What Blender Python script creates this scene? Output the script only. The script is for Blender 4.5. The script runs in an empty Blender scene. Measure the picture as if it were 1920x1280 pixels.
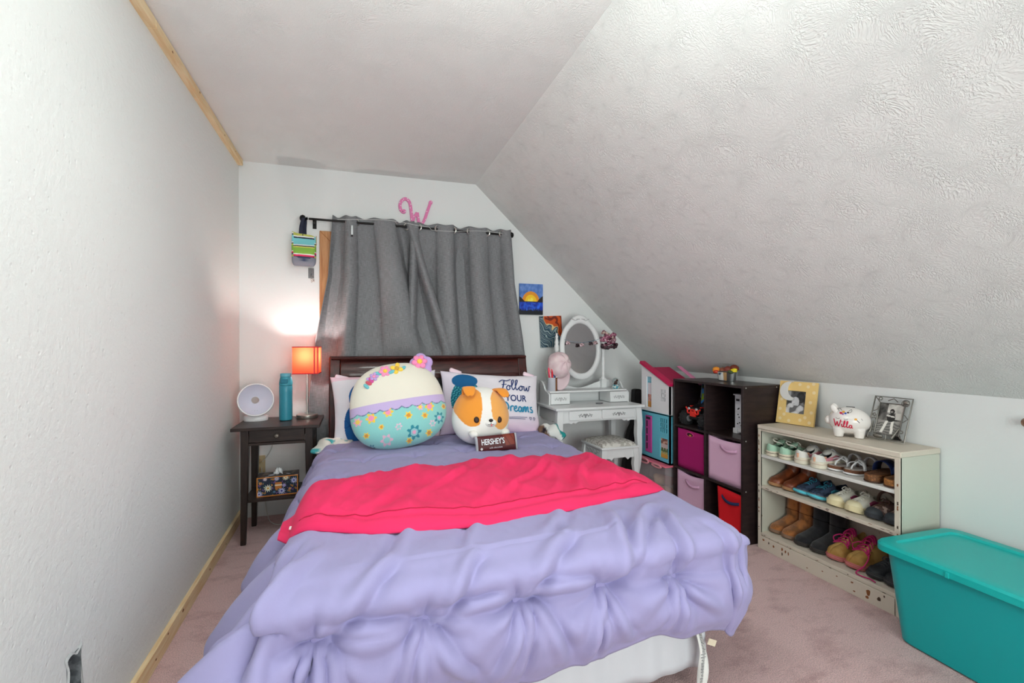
import bpy, bmesh, math, random
import numpy as np
from mathutils import Vector, Matrix
random.seed(7)
rng = np.random.default_rng(7)
scene = bpy.context.scene
col = scene.collection
R = math.radians
PI = math.pi

# ------------------------------------------------------------------ camera
FPX = 860.0
YAW = math.atan(292 / 860.0)
CAMZ = 1.137
cam = bpy.data.objects.new('camera', bpy.data.cameras.new('camera'))
col.objects.link(cam)
cam.data.sensor_width = 36.0
cam.data.lens = FPX / 1920 * 36.0
cam.data.shift_y = 6 / 1920
cam.data.clip_start = 0.02
cam.location = (0, 0, CAMZ)
cam.rotation_euler = (R(90), 0, -YAW)
scene.camera = cam

# ------------------------------------------------------------------ world, lights, exposure
world = bpy.data.worlds.new('world')
scene.world = world
world.use_nodes = True
world.node_tree.nodes['Background'].inputs[0].default_value = (0.75, 0.85, 1.0, 1)
world.node_tree.nodes['Background'].inputs[1].default_value = 0.6

def area_light(name, loc, rot, sx, sy, power, color=(1, 1, 1), shape='RECTANGLE'):
    d = bpy.data.lights.new(name, 'AREA')
    d.shape = shape; d.size = sx; d.size_y = sy; d.energy = power; d.color = color
    o = bpy.data.objects.new(name, d); col.objects.link(o)
    o.location = loc; o.rotation_euler = rot
    return o
def point_light(name, loc, power, size, color):
    d = bpy.data.lights.new(name, 'POINT'); d.energy = power; d.shadow_soft_size = size; d.color = color
    o = bpy.data.objects.new(name, d); col.objects.link(o); o.location = loc
    return o
point_light('added_fill_bulb', (0.16, 0.60, 1.64), 2.0, 0.12, (0.93, 1.0, 0.96))  # added fill bulb under the unseen pendant bowl
area_light('flush_ceiling_light', (0.20, 1.20, 2.300), (0, 0, 0), 0.34, 0.34, 6, (0.92, 1.0, 0.965), 'DISK')
area_light('added_uplight', (0.16, 0.60, 1.755), (PI, 0, 0), 0.32, 0.32, 20, (0.885, 1.0, 0.95), 'DISK')  # added uplight, bounces off the ceiling to brighten it
wd = area_light('added_rear_fill', (0.75, -1.25, 1.12), (R(-90 - 5), 0, PI), 1.7, 1.4, 20, (0.92, 1.0, 0.97))  # added daylight fill behind the viewer; no window stands there
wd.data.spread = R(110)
scene.view_settings.view_transform = 'Standard'
scene.view_settings.look = 'None'
scene.view_settings.gamma = 1.0
scene.view_settings.use_curve_mapping = False
scene.view_settings.exposure = 0.55
scene.cycles.max_bounces = 6
scene.cycles.diffuse_bounces = 4
scene.cycles.glossy_bounces = 3
scene.cycles.adaptive_threshold = 0.08
scene.cycles.caustics_reflective = False
scene.cycles.caustics_refractive = False

# ------------------------------------------------------------------ materials
def lin(c):
    out = []
    for v in c:
        v = v / 255.0
        out.append(v / 12.92 if v <= 0.04045 else ((v + 0.055) / 1.055) ** 2.4)
    return tuple(out)
_M = {}
def M(name, rgb=(200, 200, 200), rough=0.6, metal=0.0, bump=None, var=None, spec=0.4, trans=0.0, sheen=0.0,
      emit=None, coat=0.0, alpha=1.0, stretch=None, vcol=False, wave=None, subsurf=0.0, ior=1.45):
    """bump=(scale,strength,detail,distance)  var=(scale,rgb2,lo,hi)  stretch=(sx,sy,sz) of object coordinates"""
    if name in _M: return _M[name]
    m = bpy.data.materials.new(name); m.use_nodes = True
    nt = m.node_tree; b = nt.nodes['Principled BSDF']
    I = b.inputs
    I['Base Color'].default_value = (*lin(rgb), 1)
    I['Roughness'].default_value = rough
    I['Metallic'].default_value = metal
    I['Specular IOR Level'].default_value = spec
    I['Transmission Weight'].default_value = trans
    I['IOR'].default_value = ior
    I['Sheen Weight'].default_value = sheen
    I['Sheen Roughness'].default_value = 0.6
    I['Coat Weight'].default_value = coat
    I['Alpha'].default_value = alpha
    if emit: 
        I['Emission Color'].default_value = (*lin(emit[0]), 1); I['Emission Strength'].default_value = emit[1]
    tc = nt.nodes.new('ShaderNodeTexCoord'); src = tc.outputs['Object']
    if stretch:
        mp = nt.nodes.new('ShaderNodeMapping'); mp.inputs['Scale'].default_value = stretch
        nt.links.new(src, mp.inputs['Vector']); src = mp.outputs[0]
    base = None
    if vcol:
        at = nt.nodes.new('ShaderNodeAttribute'); at.attribute_name = 'Col'; base = at.outputs['Color']
    if var:
        n = nt.nodes.new('ShaderNodeTexNoise'); n.inputs['Scale'].default_value = var[0]; n.inputs['Detail'].default_value = 4
        nt.links.new(src, n.inputs['Vector'])
        mr = nt.nodes.new('ShaderNodeMapRange'); mr.inputs[1].default_value = var[2]; mr.inputs[2].default_value = var[3]
        nt.links.new(n.outputs['Fac'], mr.inputs[0])
        mx = nt.nodes.new('ShaderNodeMix'); mx.data_type = 'RGBA'
        nt.links.new(mr.outputs[0], mx.inputs[0])
        if base: nt.links.new(base, mx.inputs[6])
        else: mx.inputs[6].default_value = (*lin(rgb), 1)
        mx.inputs[7].default_value = (*lin(var[1]), 1)
        base = mx.outputs[2]
    if base: nt.links.new(base, I['Base Color'])
    if bump:
        n = nt.nodes.new('ShaderNodeTexNoise'); n.inputs['Scale'].default_value = bump[0]; n.inputs['Detail'].default_value = bump[2]
        nt.links.new(src, n.inputs['Vector'])
        bp = nt.nodes.new('ShaderNodeBump'); bp.inputs['Strength'].default_value = bump[1]
        bp.inputs['Distance'].default_value = bump[3] if len(bump) > 3 else 0.002
        nt.links.new(n.outputs['Fac'], bp.inputs['Height']); nt.links.new(bp.outputs[0], I['Normal'])
    _M[name] = m
    return m

# ------------------------------------------------------------------ mesh building
def V(*a): return Vector(a)
def rotz(a): return Matrix.Rotation(a, 3, 'Z')
class MB:
    def __init__(s): s.v = []; s.f = []; s.mi = []; s.cur = 0
    def add(s, vs, fs):
        o = len(s.v); s.v.extend([tuple(float(q) for q in v) for v in vs])
        for f in fs: s.f.append(tuple(int(o + i) for i in f)); s.mi.append(s.cur)
        return s
    def box(s, x0, x1, y0, y1, z0, z1):
        vs = [(x0,y0,z0),(x1,y0,z0),(x1,y1,z0),(x0,y1,z0),(x0,y0,z1),(x1,y0,z1),(x1,y1,z1),(x0,y1,z1)]
        return s.add(vs, [(0,3,2,1),(4,5,6,7),(0,1,5,4),(1,2,6,5),(2,3,7,6),(3,0,4,7)])
    def obox(s, c, size, M3=None):
        hx, hy, hz = (q / 2 for q in size); c = Vector(c)
        vs = [Vector(p) for p in [(-hx,-hy,-hz),(hx,-hy,-hz),(hx,hy,-hz),(-hx,hy,-hz),(-hx,-hy,hz),(hx,-hy,hz),(hx,hy,hz),(-hx,hy,hz)]]
        if M3 is not None: vs = [M3 @ p for p in vs]
        return s.add([p + c for p in vs], [(0,3,2,1),(4,5,6,7),(0,1,5,4),(1,2,6,5),(2,3,7,6),(3,0,4,7)])
    def tube(s, pts, r, n=8, closed=False, caps=True, flat=None):
        pts = [Vector(p) for p in pts]; N = len(pts)
        rr = r if isinstance(r, (list, tuple, np.ndarray)) else [r] * N
        vs = []; up = None
        for i in range(N):
            a = pts[(i - 1) % N] if (closed or i > 0) else pts[i]
            b = pts[(i + 1) % N] if (closed or i < N - 1) else pts[i]
            t = (b - a)
            t = t.normalized() if t.length > 1e-9 else Vector((0, 0, 1))
            if up is None:
                up = Vector((0, 0, 1)) if abs(t.z) < 0.9 else Vector((1, 0, 0))
            u = (up - t * up.dot(t))
            u = u.normalized() if u.length > 1e-6 else t.orthogonal().normalized()
            w = t.cross(u); up = u
            for k in range(n):
                a_ = 2 * PI * k / n
                fu, fw = (1, 1) if flat is None else flat
                vs.append(pts[i] + (u * math.cos(a_) * fu + w * math.sin(a_) * fw) * rr[i])
        fs = []
        for i in range(N if closed else N - 1):
            j = (i + 1) % N
            for k in range(n):
                k2 = (k + 1) % n
                fs.append((i*n+k, i*n+k2, j*n+k2, j*n+k))
        if caps and not closed:
            fs.append(tuple(range(n - 1, -1, -1))); fs.append(tuple((N-1)*n + k for k in range(n)))
        return s.add(vs, fs)
    def cyl(s, p0, p1, r0, r1=None, n=16): return s.tube([p0, p1], [r0, r0 if r1 is None else r1], n)
    def lathe(s, prof, c=(0,0,0), n=28, M3=None, sx=1, sy=1):
        c = Vector(c); vs = []; N = len(prof)
        for r, z in prof:
            for k in range(n):
                a = 2 * PI * k / n
                p = Vector((max(r, 1e-5) * math.cos(a) * sx, max(r, 1e-5) * math.sin(a) * sy, z))
                if M3 is not None: p = M3 @ p
                vs.append(p + c)
        fs = [(i*n+k, i*n+(k+1)%n, (i+1)*n+(k+1)%n, (i+1)*n+k) for i in range(N-1) for k in range(n)]
        fs.append(tuple(range(n-1, -1, -1))); fs.append(tuple((N-1)*n+k for k in range(n)))
        return s.add(vs, fs)
    def ell(s, c, rad, nu=24, nv=14, M3=None):
        prof = [(math.sin(PI * i / nv), -math.cos(PI * i / nv)) for i in range(nv + 1)]
        c = Vector(c); vs = []
        for r, z in prof:
            for k in range(nu):
                a = 2 * PI * k / nu
                p = Vector((max(r, 1e-4) * math.cos(a) * rad[0], max(r, 1e-4) * math.sin(a) * rad[1], z * rad[2]))
                if M3 is not None: p = M3 @ p
                vs.append(p + c)
        fs = [(i*nu+k, i*nu+(k+1)%nu, (i+1)*nu+(k+1)%nu, (i+1)*nu+k) for i in range(nv) for k in range(nu)]
        return s.add(vs, fs)
    def prism(s, poly, th, o=(0,0,0), ux=(1,0,0), uy=(0,1,0)):
        o = Vector(o); ux = Vector(ux).normalized(); uy = Vector(uy).normalized(); nn = ux.cross(uy) * th
        n = len(poly)
        a = [o + ux * x + uy * y for x, y in poly]
        vs = a + [p + nn for p in a]
        fs = [tuple(range(n - 1, -1, -1)), tuple(range(n, 2 * n))] + [(i, (i+1)%n, n+(i+1)%n, n+i) for i in range(n)]
        return s.add(vs, fs)
    def flatpoly(s, poly, o=(0,0,0), ux=(1,0,0), uy=(0,1,0), off=0.0):
        o = Vector(o); ux = Vector(ux).normalized(); uy = Vector(uy).normalized(); nn = ux.cross(uy) * off
        return s.add([o + ux * x + uy * y + nn for x, y in poly], [tuple(range(len(poly)))])
    def grid(s, P, cu=False, cv=False):
        P = np.asarray(P, float); nu, nv = P.shape[:2]
        fs = []
        for i in range(nu if cu else nu - 1):
            i2 = (i + 1) % nu
            for j in range(nv if cv else nv - 1):
                j2 = (j + 1) % nv
                fs.append((i*nv+j, i2*nv+j, i2*nv+j2, i*nv+j2))
        o = len(s.v)
        s.v.extend(map(tuple, P.reshape(-1, 3).tolist()))
        s.f.extend([(a+o, b+o, c+o, d+o) for a, b, c, d in fs]); s.mi.extend([s.cur] * len(fs))
        return s
    def mat(s, i): s.cur = i; return s
    def build(s, name, mats, parent=None, smooth=35, bevel=0, seg=2, sub=0, remesh=0, solid=0, world=True, rsmooth=0):
        me = bpy.data.meshes.new(name)
        vs = s.v
        if parent is not None and world:
            q = root_loc(parent); vs = [(a - q[0], b - q[1], c - q[2]) for a, b, c in vs]
        me.from_pydata(vs, [], s.f)
        if not isinstance(mats, (list, tuple)): mats = [mats]
        for m in mats: me.materials.append(m)
        if len(mats) > 1: me.polygons.foreach_set('material_index', s.mi)
        me.update()
        bm = bmesh.new(); bm.from_mesh(me)
        bmesh.ops.recalc_face_normals(bm, faces=bm.faces)
        bm.to_mesh(me); bm.free()
        if smooth: 
            me.shade_smooth()
            if smooth < 180: me.set_sharp_from_angle(angle=R(smooth))
        o = bpy.data.objects.new(name, me); col.objects.link(o)
        if parent is not None: o.parent = parent
        if remesh:
            d = o.modifiers.new('remesh', 'REMESH'); d.mode = 'VOXEL'; d.voxel_size = remesh; d.use_smooth_shade = True
        if rsmooth:
            d = o.modifiers.new('smooth', 'SMOOTH'); d.iterations = rsmooth; d.factor = 0.5
        if solid:
            d = o.modifiers.new('solid', 'SOLIDIFY'); d.thickness = solid; d.offset = 0
        if bevel:
            d = o.modifiers.new('bevel', 'BEVEL'); d.width = bevel; d.segments = seg; d.limit_method = 'ANGLE'; d.angle_limit = R(40)
            d.harden_normals = False
        if sub:
            d = o.modifiers.new('sub', 'SUBSURF'); d.levels = sub; d.render_levels = sub
        return o
def root_loc(o):
    q = Vector((0, 0, 0))
    while o is not None: q = q + o.location; o = o.parent
    return q
def thing(name, label, cat, loc=(0,0,0), rz=0, group=None):
    o = bpy.data.objects.new(name, None); col.objects.link(o)
    o.empty_display_size = 0.05
    o.location = loc; o.rotation_euler = (0, 0, rz)
    return tag(o, label, cat, group)
def tag(o, label=None, cat=None, group=None, kind=None):
    if label: o['label'] = label
    if cat: o['category'] = cat
    if group: o['group'] = group
    if kind: o['kind'] = kind
    return o
def copy_tree(o, parent=None):
    c = o.copy(); col.objects.link(c)
    if parent is not None: c.parent = parent
    for ch in list(o.children): copy_tree(ch, c)
    return c
def paint(o, fn):
    """per-vertex printed colour; fn takes an (n,3) array of local coordinates and gives sRGB 0..255"""
    me = o.data; n = len(me.vertices)
    co = np.empty(n * 3); me.vertices.foreach_get('co', co); co = co.reshape(-1, 3)
    rgb = np.asarray(fn(co), float) / 255.0
    L = np.where(rgb <= 0.04045, rgb / 12.92, ((rgb + 0.055) / 1.055) ** 2.4)
    at = me.color_attributes.new('Col', 'FLOAT_COLOR', 'POINT')
    at.data.foreach_set('color', np.concatenate([L, np.ones((n, 1))], 1).ravel())
def catmull(pts, k=6, closed=False):
    pts = [np.array(p, float) for p in pts]; n = len(pts); out = []
    for i in range(n if closed else n - 1):
        if closed: p0, p1, p2, p3 = pts[(i-1)%n], pts[i], pts[(i+1)%n], pts[(i+2)%n]
        else: p0, p1, p2, p3 = pts[max(i-1,0)], pts[i], pts[i+1], pts[min(i+2,n-1)]
        for j in range(k):
            t = j / k
            out.append(0.5*((2*p1)+(-p0+p2)*t+(2*p0-5*p1+4*p2-p3)*t*t+(-p0+3*p1-3*p2+p3)*t**3))
    if not closed: out.append(pts[-1])
    return out
def ribbon(mb, pts, w, surf):
    """a flat printed stroke laid on surf(x,y)->3D point"""
    pts = [np.array(p, float) for p in pts]; n = len(pts); vs = []; ww = w if hasattr(w, '__len__') else [w]*n
    for i in range(n):
        t = pts[min(i+1,n-1)] - pts[max(i-1,0)]
        l = np.hypot(*t) or 1.0; nn = np.array([-t[1], t[0]]) / l * ww[i] / 2
        for q in (pts[i]+nn, pts[i], pts[i]-nn): vs.append(surf(q[0], q[1]))
    fs = []
    for i in range(n-1):
        for k in range(2): fs.append((i*3+k, i*3+k+1, i*3+4+k, i*3+3+k))
    mb.add(vs, fs)
def disc_print(mb, cx, cy, rx, ry, surf, n=20, rings=3):
    vs = [surf(cx, cy)]; fs = []
    for j in range(1, rings+1):
        for k in range(n):
            a = 2*PI*k/n; vs.append(surf(cx+rx*j/rings*math.cos(a), cy+ry*j/rings*math.sin(a)))
    for k in range(n): fs.append((0, 1+k, 1+(k+1)%n))
    for j in range(rings-1):
        for k in range(n): fs.append((1+j*n+k, 1+(j+1)*n+k, 1+(j+1)*n+(k+1)%n, 1+j*n+(k+1)%n))
    mb.add(vs, fs)
def text_verts(s, size=1.0):
    cu = bpy.data.curves.new('lettering', 'FONT'); cu.body = s; cu.size = size; cu.align_x = 'CENTER'; cu.align_y = 'CENTER'; cu.resolution_u = 3
    o = bpy.data.objects.new('lettering', cu); col.objects.link(o)
    dg = bpy.context.evaluated_depsgraph_get(); e = o.evaluated_get(dg); me = e.to_mesh()
    vs = [(v.co.x, v.co.y) for v in me.vertices]; fs = [tuple(p.vertices) for p in me.polygons]
    e.to_mesh_clear(); bpy.data.objects.remove(o); bpy.data.curves.remove(cu)
    return vs, fs
def text_on(mb, s, size, cx, cy, surf, sx=1.0, bold=0.0):
    vs, fs = text_verts(s, size)
    offs = [(0, 0)] if not bold else [(0, 0), (bold, 0), (-bold, 0), (0, bold), (0, -bold)]
    for k, (ox, oy) in enumerate(offs):
        mb.add([surf(cx + x * sx + ox, cy + y + oy, k * 2e-5) for x, y in vs], fs)
def plane_surf(o, ux, uy, off=0.0006):
    o = Vector(o); ux = Vector(ux).normalized(); uy = Vector(uy).normalized(); nn = ux.cross(uy)
    return lambda x, y, e=0.0: o + ux * x + uy * y + nn * (off + e)
def smoothstep(a, b, x):
    t = np.clip((x - a) / (b - a), 0, 1); return t * t * (3 - 2 * t)
def snoise(x, y, seed=0, oct=4, f=1.0):
    """cheap smooth noise from rotated sines"""
    r = np.random.default_rng(seed); out = np.zeros_like(x, dtype=float); amp = 1.0; tot = 0
    for o in range(oct):
        for k in range(3):
            a = r.uniform(0, PI); ph = r.uniform(0, 2*PI); q = f * (2 ** o) * r.uniform(0.7, 1.3)
            out += amp * np.sin((x*math.cos(a)+y*math.sin(a))*q*2*PI + ph + 1.3*np.sin((y*math.cos(a)-x*math.sin(a))*q*3.1+ph*2))
        tot += amp * 1.8; amp *= 0.5
    return out / tot

# ================================================================== ROOM
YB = 3.414; YF = -1.35; XK = 2.40; ZK = 0.93; XC = 0.866; ZC = 2.362; ZL = 2.338
def xwall(y, z):      # the left wall is a little out of plumb
    xb = -0.683 - 0.0242 * (y - 1.88); xt = -0.728
    return xb + (xt - xb) * z / 2.34

def plaster(name, rgb, mode, strength=0.5, dist=0.004):
    m = bpy.data.materials.new(name); m.use_nodes = True
    nt = m.node_tree; N = nt.nodes; L = nt.links; b = N['Principled BSDF']
    b.inputs['Base Color'].default_value = (*lin(rgb), 1); b.inputs['Roughness'].default_value = 0.75; b.inputs['Specular IOR Level'].default_value = 0.25
    uv = N.new('ShaderNodeUVMap'); uv.uv_map = 'UVMap'
    bp = N.new('ShaderNodeBump'); bp.inputs['Strength'].default_value = strength; bp.inputs['Distance'].default_value = dist
    def noise(scale, detail=3, rough=0.5, dist_=0.0, vec=None):
        n = N.new('ShaderNodeTexNoise'); n.noise_dimensions = '2D' if vec is None else '3D'; n.inputs['Scale'].default_value = scale; n.inputs['Detail'].default_value = detail
        n.inputs['Roughness'].default_value = rough; n.inputs['Distortion'].default_value = dist_
        L.new(vec if vec is not None else uv.outputs[0], n.inputs['Vector']); return n.outputs['Fac']
    def math_(op, a, b_=None, c=None):
        n = N.new('ShaderNodeMath'); n.operation = op
        for i, q in enumerate((a, b_, c)):
            if q is None: continue
            if isinstance(q, (int, float)): n.inputs[i].default_value = q
            else: L.new(q, n.inputs[i])
        return n.outputs[0]
    if mode == 'stomp':      # crow's-foot brush texture: short ridges that radiate from scattered centres
        wn = N.new('ShaderNodeTexNoise'); wn.noise_dimensions = '2D'; wn.inputs['Scale'].default_value = 7; wn.inputs['Detail'].default_value = 1
        L.new(uv.outputs[0], wn.inputs['Vector'])
        ma = N.new('ShaderNodeVectorMath'); ma.operation = 'MULTIPLY_ADD'; ma.inputs[1].default_value = (0.10, 0.10, 0)
        L.new(wn.outputs['Color'], ma.inputs[0]); L.new(uv.outputs[0], ma.inputs[2])
        vo = N.new('ShaderNodeTexVoronoi'); vo.voronoi_dimensions = '2D'; vo.inputs['Scale'].default_value = 8.5
        L.new(ma.outputs[0], vo.inputs['Vector'])
        sb = N.new('ShaderNodeVectorMath'); sb.operation = 'SUBTRACT'; L.new(ma.outputs[0], sb.inputs[0]); L.new(vo.outputs['Position'], sb.inputs[1])
        nm = N.new('ShaderNodeVectorMath'); nm.operation = 'NORMALIZE'; L.new(sb.outputs[0], nm.inputs[0])
        zz = N.new('ShaderNodeCombineXYZ'); L.new(math_('MULTIPLY', vo.outputs['Distance'], 4.2), zz.inputs[2])
        sc1 = N.new('ShaderNodeVectorMath'); sc1.operation = 'MULTIPLY_ADD'; sc1.inputs[1].default_value = (2.6, 2.6, 2.6)
        L.new(nm.outputs[0], sc1.inputs[0]); L.new(zz.outputs[0], sc1.inputs[2])
        ad = N.new('ShaderNodeVectorMath'); ad.operation = 'MULTIPLY_ADD'; ad.inputs[1].default_value = (37, 53, 71)
        L.new(vo.outputs['Position'], ad.inputs[0]); L.new(sc1.outputs[0], ad.inputs[2])
        r = noise(2.3, 2.2, 0.6, 0.0, ad.outputs[0])
        r = math_('SUBTRACT', 1.0, math_('MULTIPLY', math_('ABSOLUTE', math_('SUBTRACT', r, 0.5)), 8.0))
        r = math_('MAXIMUM', r, 0.0)
        h = math_('MULTIPLY', r, math_('MAXIMUM', math_('SUBTRACT', math_('MULTIPLY', wn.outputs['Fac'], 2.6), 0.75), 0.38))
    elif mode == 'peel':
        a = noise(46, 3, 0.65)
        spk = N.new('ShaderNodeTexVoronoi'); spk.voronoi_dimensions = '2D'; spk.inputs['Scale'].default_value = 17; L.new(uv.outputs[0], spk.inputs['Vector'])
        d = math_('MULTIPLY', math_('MAXIMUM', math_('SUBTRACT', 0.09, spk.outputs['Distance']), 0.0), 6.0)
        h = math_('ADD', a, d)
    else:
        h = noise(60, 1)
    L.new(h, bp.inputs['Height']); L.new(bp.outputs[0], b.inputs['Normal'])
    return m
P_LEFT = plaster('plaster_left', (228, 229, 227), 'peel', 0.5, 0.0038)
P_SLOPE = plaster('plaster_slope', (227, 228, 226), 'stomp', 0.42, 0.0044)
P_CEIL = plaster('plaster_ceiling', (229, 229, 227), 'stomp', 0.36, 0.004)
P_BACK = plaster('plaster_back', (228, 229, 229), 'smooth', 0.18, 0.0025)
P_RIGHT = plaster('plaster_right', (228, 229, 229), 'smooth', 0.18, 0.0025)

def uvquads(name, quads, m, th=0.0):
    """quads of (p, uv) corners as one structure mesh"""
    vs = []; fs = []; uvs = []
    for q in quads:
        o = len(vs)
        for p, u in q: vs.append(p); uvs.append(u)
        fs.append(tuple(range(o, o + len(q))))
    me = bpy.data.meshes.new(name); me.from_pydata(vs, [], fs); me.materials.append(m)
    ul = me.uv_layers.new(name='UVMap')
    for lp in me.loops: ul.data[lp.index].uv = uvs[lp.vertex_index]
    me.update()
    o = bpy.data.objects.new(name, me); col.objects.link(o); tag(o, kind='structure')
    return o
def holed(a0, a1, b0, b1, holes):
    """rects covering [a0,a1]x[b0,b1] minus the hole rects"""
    A = sorted({a0, a1, *[h[0] for h in holes], *[h[1] for h in holes]}); B = sorted({b0, b1, *[h[2] for h in holes], *[h[3] for h in holes]})
    for i in range(len(A)-1):
        for j in range(len(B)-1):
            ca, cb = (A[i]+A[i+1])/2, (B[j]+B[j+1])/2
            if any(h[0] < ca < h[1] and h[2] < cb < h[3] for h in holes): continue
            yield A[i], A[i+1], B[j], B[j+1]
# left wall with the open electrical box cut into it
HOLE = (1.432, 1.492, 0.235, 0.352)
q = []
for y0, y1, z0, z1 in holed(YF, YB, 0, 2.42, [HOLE]):
    q.append([((xwall(y, z), y, z), (y, z)) for y, z in ((y0,z0),(y0,z1),(y1,z1),(y1,z0))])
wl = uvquads('wall_left', q, P_LEFT); tag(wl, 'grey textured drywall along the bed, with an open electrical box cut out')
# back wall with the window opening behind the curtains
WIN = (-0.15, 0.98, 0.95, 1.83)
q = []
for x0, x1, z0, z1 in holed(-0.80, XK + 0.05, 0, 2.45, [WIN]):
    q.append([((x, YB, z), (x, z)) for x, z in ((x0,z0),(x1,z0),(x1,z1),(x0,z1))])
wb = uvquads('wall_back', q, P_BACK); tag(wb, 'smooth pale grey wall behind the headboard')
wr = uvquads('wall_right', [[((XK, y, z), (y, z)) for y, z in ((YF,0),(YB,0),(YB,ZK),(YF,ZK))]], P_RIGHT); tag(wr, 'low white knee wall below the sloped ceiling')
# closed wall behind the viewer; no window is cut into it
REAR_RECT = (-0.2, 1.3, 0.65, 2.05)
q = []
for x0, x1, z0, z1 in holed(-0.80, XK + 0.05, 0, 2.45, []):
    q.append([((x, YF, z), (x, z)) for x, z in ((x0,z0),(x0,z1),(x1,z1),(x1,z0))])
wf = uvquads('wall_front', q, P_BACK); tag(wf, 'plain wall behind the viewer')
ce = uvquads('ceiling', [[((x, y, z), (x, y)) for x, y, z in ((-0.80, YF, ZL), (-0.80, YB, ZL), (XC, YB, ZC), (XC, YF, ZC))]], P_CEIL); tag(ce, 'flat grey ceiling with a brushed plaster texture')
SL = math.hypot(XK - XC, ZC - ZK)
sl = uvquads('ceiling_slope', [[((x, y, z), (u, y)) for x, y, z, u in ((XC, YF, ZC, 3), (XC, YB, ZC, 3), (XK, YB, ZK, 3+SL), (XK, YF, ZK, 3+SL))]], P_SLOPE); tag(sl, 'sloped grey ceiling with a coarse brushed plaster texture')

# carpet
cm = bpy.data.materials.new('carpet'); cm.use_nodes = True
nt = cm.node_tree; b = nt.nodes['Principled BSDF']; b.inputs['Roughness'].default_value = 0.95; b.inputs['Specular IOR Level'].default_value = 0.1
b.inputs['Sheen Weight'].default_value = 0.25
tc = nt.nodes.new('ShaderNodeTexCoord')
mp = nt.nodes.new('ShaderNodeMapping'); mp.inputs['Rotation'].default_value = (0, 0, R(25)); mp.inputs['Scale'].default_value = (1, 1.7, 1); nt.links.new(tc.outputs['Object'], mp.inputs['Vector'])
n1 = nt.nodes.new('ShaderNodeTexNoise'); n1.inputs['Scale'].default_value = 5.5; n1.inputs['Detail'].default_value = 8; n1.inputs['Roughness'].default_value = 0.7; nt.links.new(mp.outputs[0], n1.inputs['Vector'])
n2 = nt.nodes.new('ShaderNodeTexNoise'); n2.inputs['Scale'].default_value = 260; n2.inputs['Detail'].default_value = 2; nt.links.new(tc.outputs['Object'], n2.inputs['Vector'])
rp = nt.nodes.new('ShaderNodeValToRGB'); rp.color_ramp.elements[0].position = 0.34; rp.color_ramp.elements[0].color = (*lin((198, 158, 157)), 1)
rp.color_ramp.elements[1].position = 0.50; rp.color_ramp.elements[1].color = (*lin((226, 188, 187)), 1); nt.links.new(n1.outputs['Fac'], rp.inputs[0])
mr = nt.nodes.new('ShaderNodeMapRange'); mr.inputs[1].default_value = 0.3; mr.inputs[2].default_value = 0.7; mr.inputs[3].default_value = 0.62; mr.inputs[4].default_value = 1.14; nt.links.new(n2.outputs['Fac'], mr.inputs[0])
mx = nt.nodes.new('ShaderNodeMix'); mx.data_type = 'RGBA'; mx.blend_type = 'MULTIPLY'; mx.inputs[0].default_value = 1.0
nt.links.new(rp.outputs[0], mx.inputs[6]); nt.links.new(mr.outputs[0], mx.inputs[7]); nt.links.new(mx.outputs[2], b.inputs['Base Color'])
bp = nt.nodes.new('ShaderNodeBump'); bp.inputs['Strength'].default_value = 0.8; bp.inputs['Distance'].default_value = 0.006
nt.links.new(n2.outputs['Fac'], bp.inputs['Height']); nt.links.new(bp.outputs[0], b.inputs['Normal'])
fl = MB().box(-0.80, XK + 0.05, YF, YB, -0.03, 0.0).build('floor', cm, smooth=0); tag(fl, 'mauve pink cut-pile carpet with brushed patches', kind='structure')

# raw pine strips on the left wall
def pine(name, dark=False):
    m = M(name, (238, 214, 174), 0.6, var=(9, (228, 194, 146), 0.42, 0.62), stretch=(9, 0.7, 9), bump=(60, 0.15, 3, 0.001))
    return m
PINE = pine('raw_pine'); KNOT = M('pine_knot', (150, 96, 52), 0.6, var=(90, (110, 66, 36), 0.4, 0.6))
def strip(name, label, y_joints, zlo, zhi, th, knots):
    root = bpy.data.objects.new(name, None); col.objects.link(root); tag(root, label, kind='structure')
    for a, b_ in zip(y_joints[:-1], y_joints[1:]):
        mb = MB(); vs = []
        for y in (a + 0.0012, b_ - 0.0012):
            for z in (zlo, zhi): vs += [(xwall(y, z) - 0.002, y, z), (xwall(y, z) + th, y, z)]
        mb.add(vs, [(0,1,3,2),(4,6,7,5),(0,4,5,1),(2,3,7,6),(1,5,7,3),(0,2,6,4)])
        mb.build('plank', PINE, root, smooth=0, bevel=0.002)
    for (y, z, r) in knots:
        MB().ell((xwall(y, z) + th, y, z), (0.0012, r, r * 0.6), 14, 8).build('knot', KNOT, root)
    return root
strip('baseboard_left', 'raw pine baseboard strip along the textured wall', [YF, 1.02, 2.18, 3.40], 0.0, 0.062, 0.018,
      [(2.22, 0.045, 0.010), (2.62, 0.030, 0.008), (2.05, 0.05, 0.006), (2.95, 0.02, 0.006), (1.93, .03, .006)])
strip('trim_1', 'raw pine strip where the left wall meets the ceiling', [YF, 2.02, 2.53, 3.39], 2.300, 2.336, 0.030,
      [(2.18, 2.31, 0.007), (2.52, 2.325, 0.007), (2.95, 2.31, 0.006), (3.2, 2.32, 0.005)])
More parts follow.
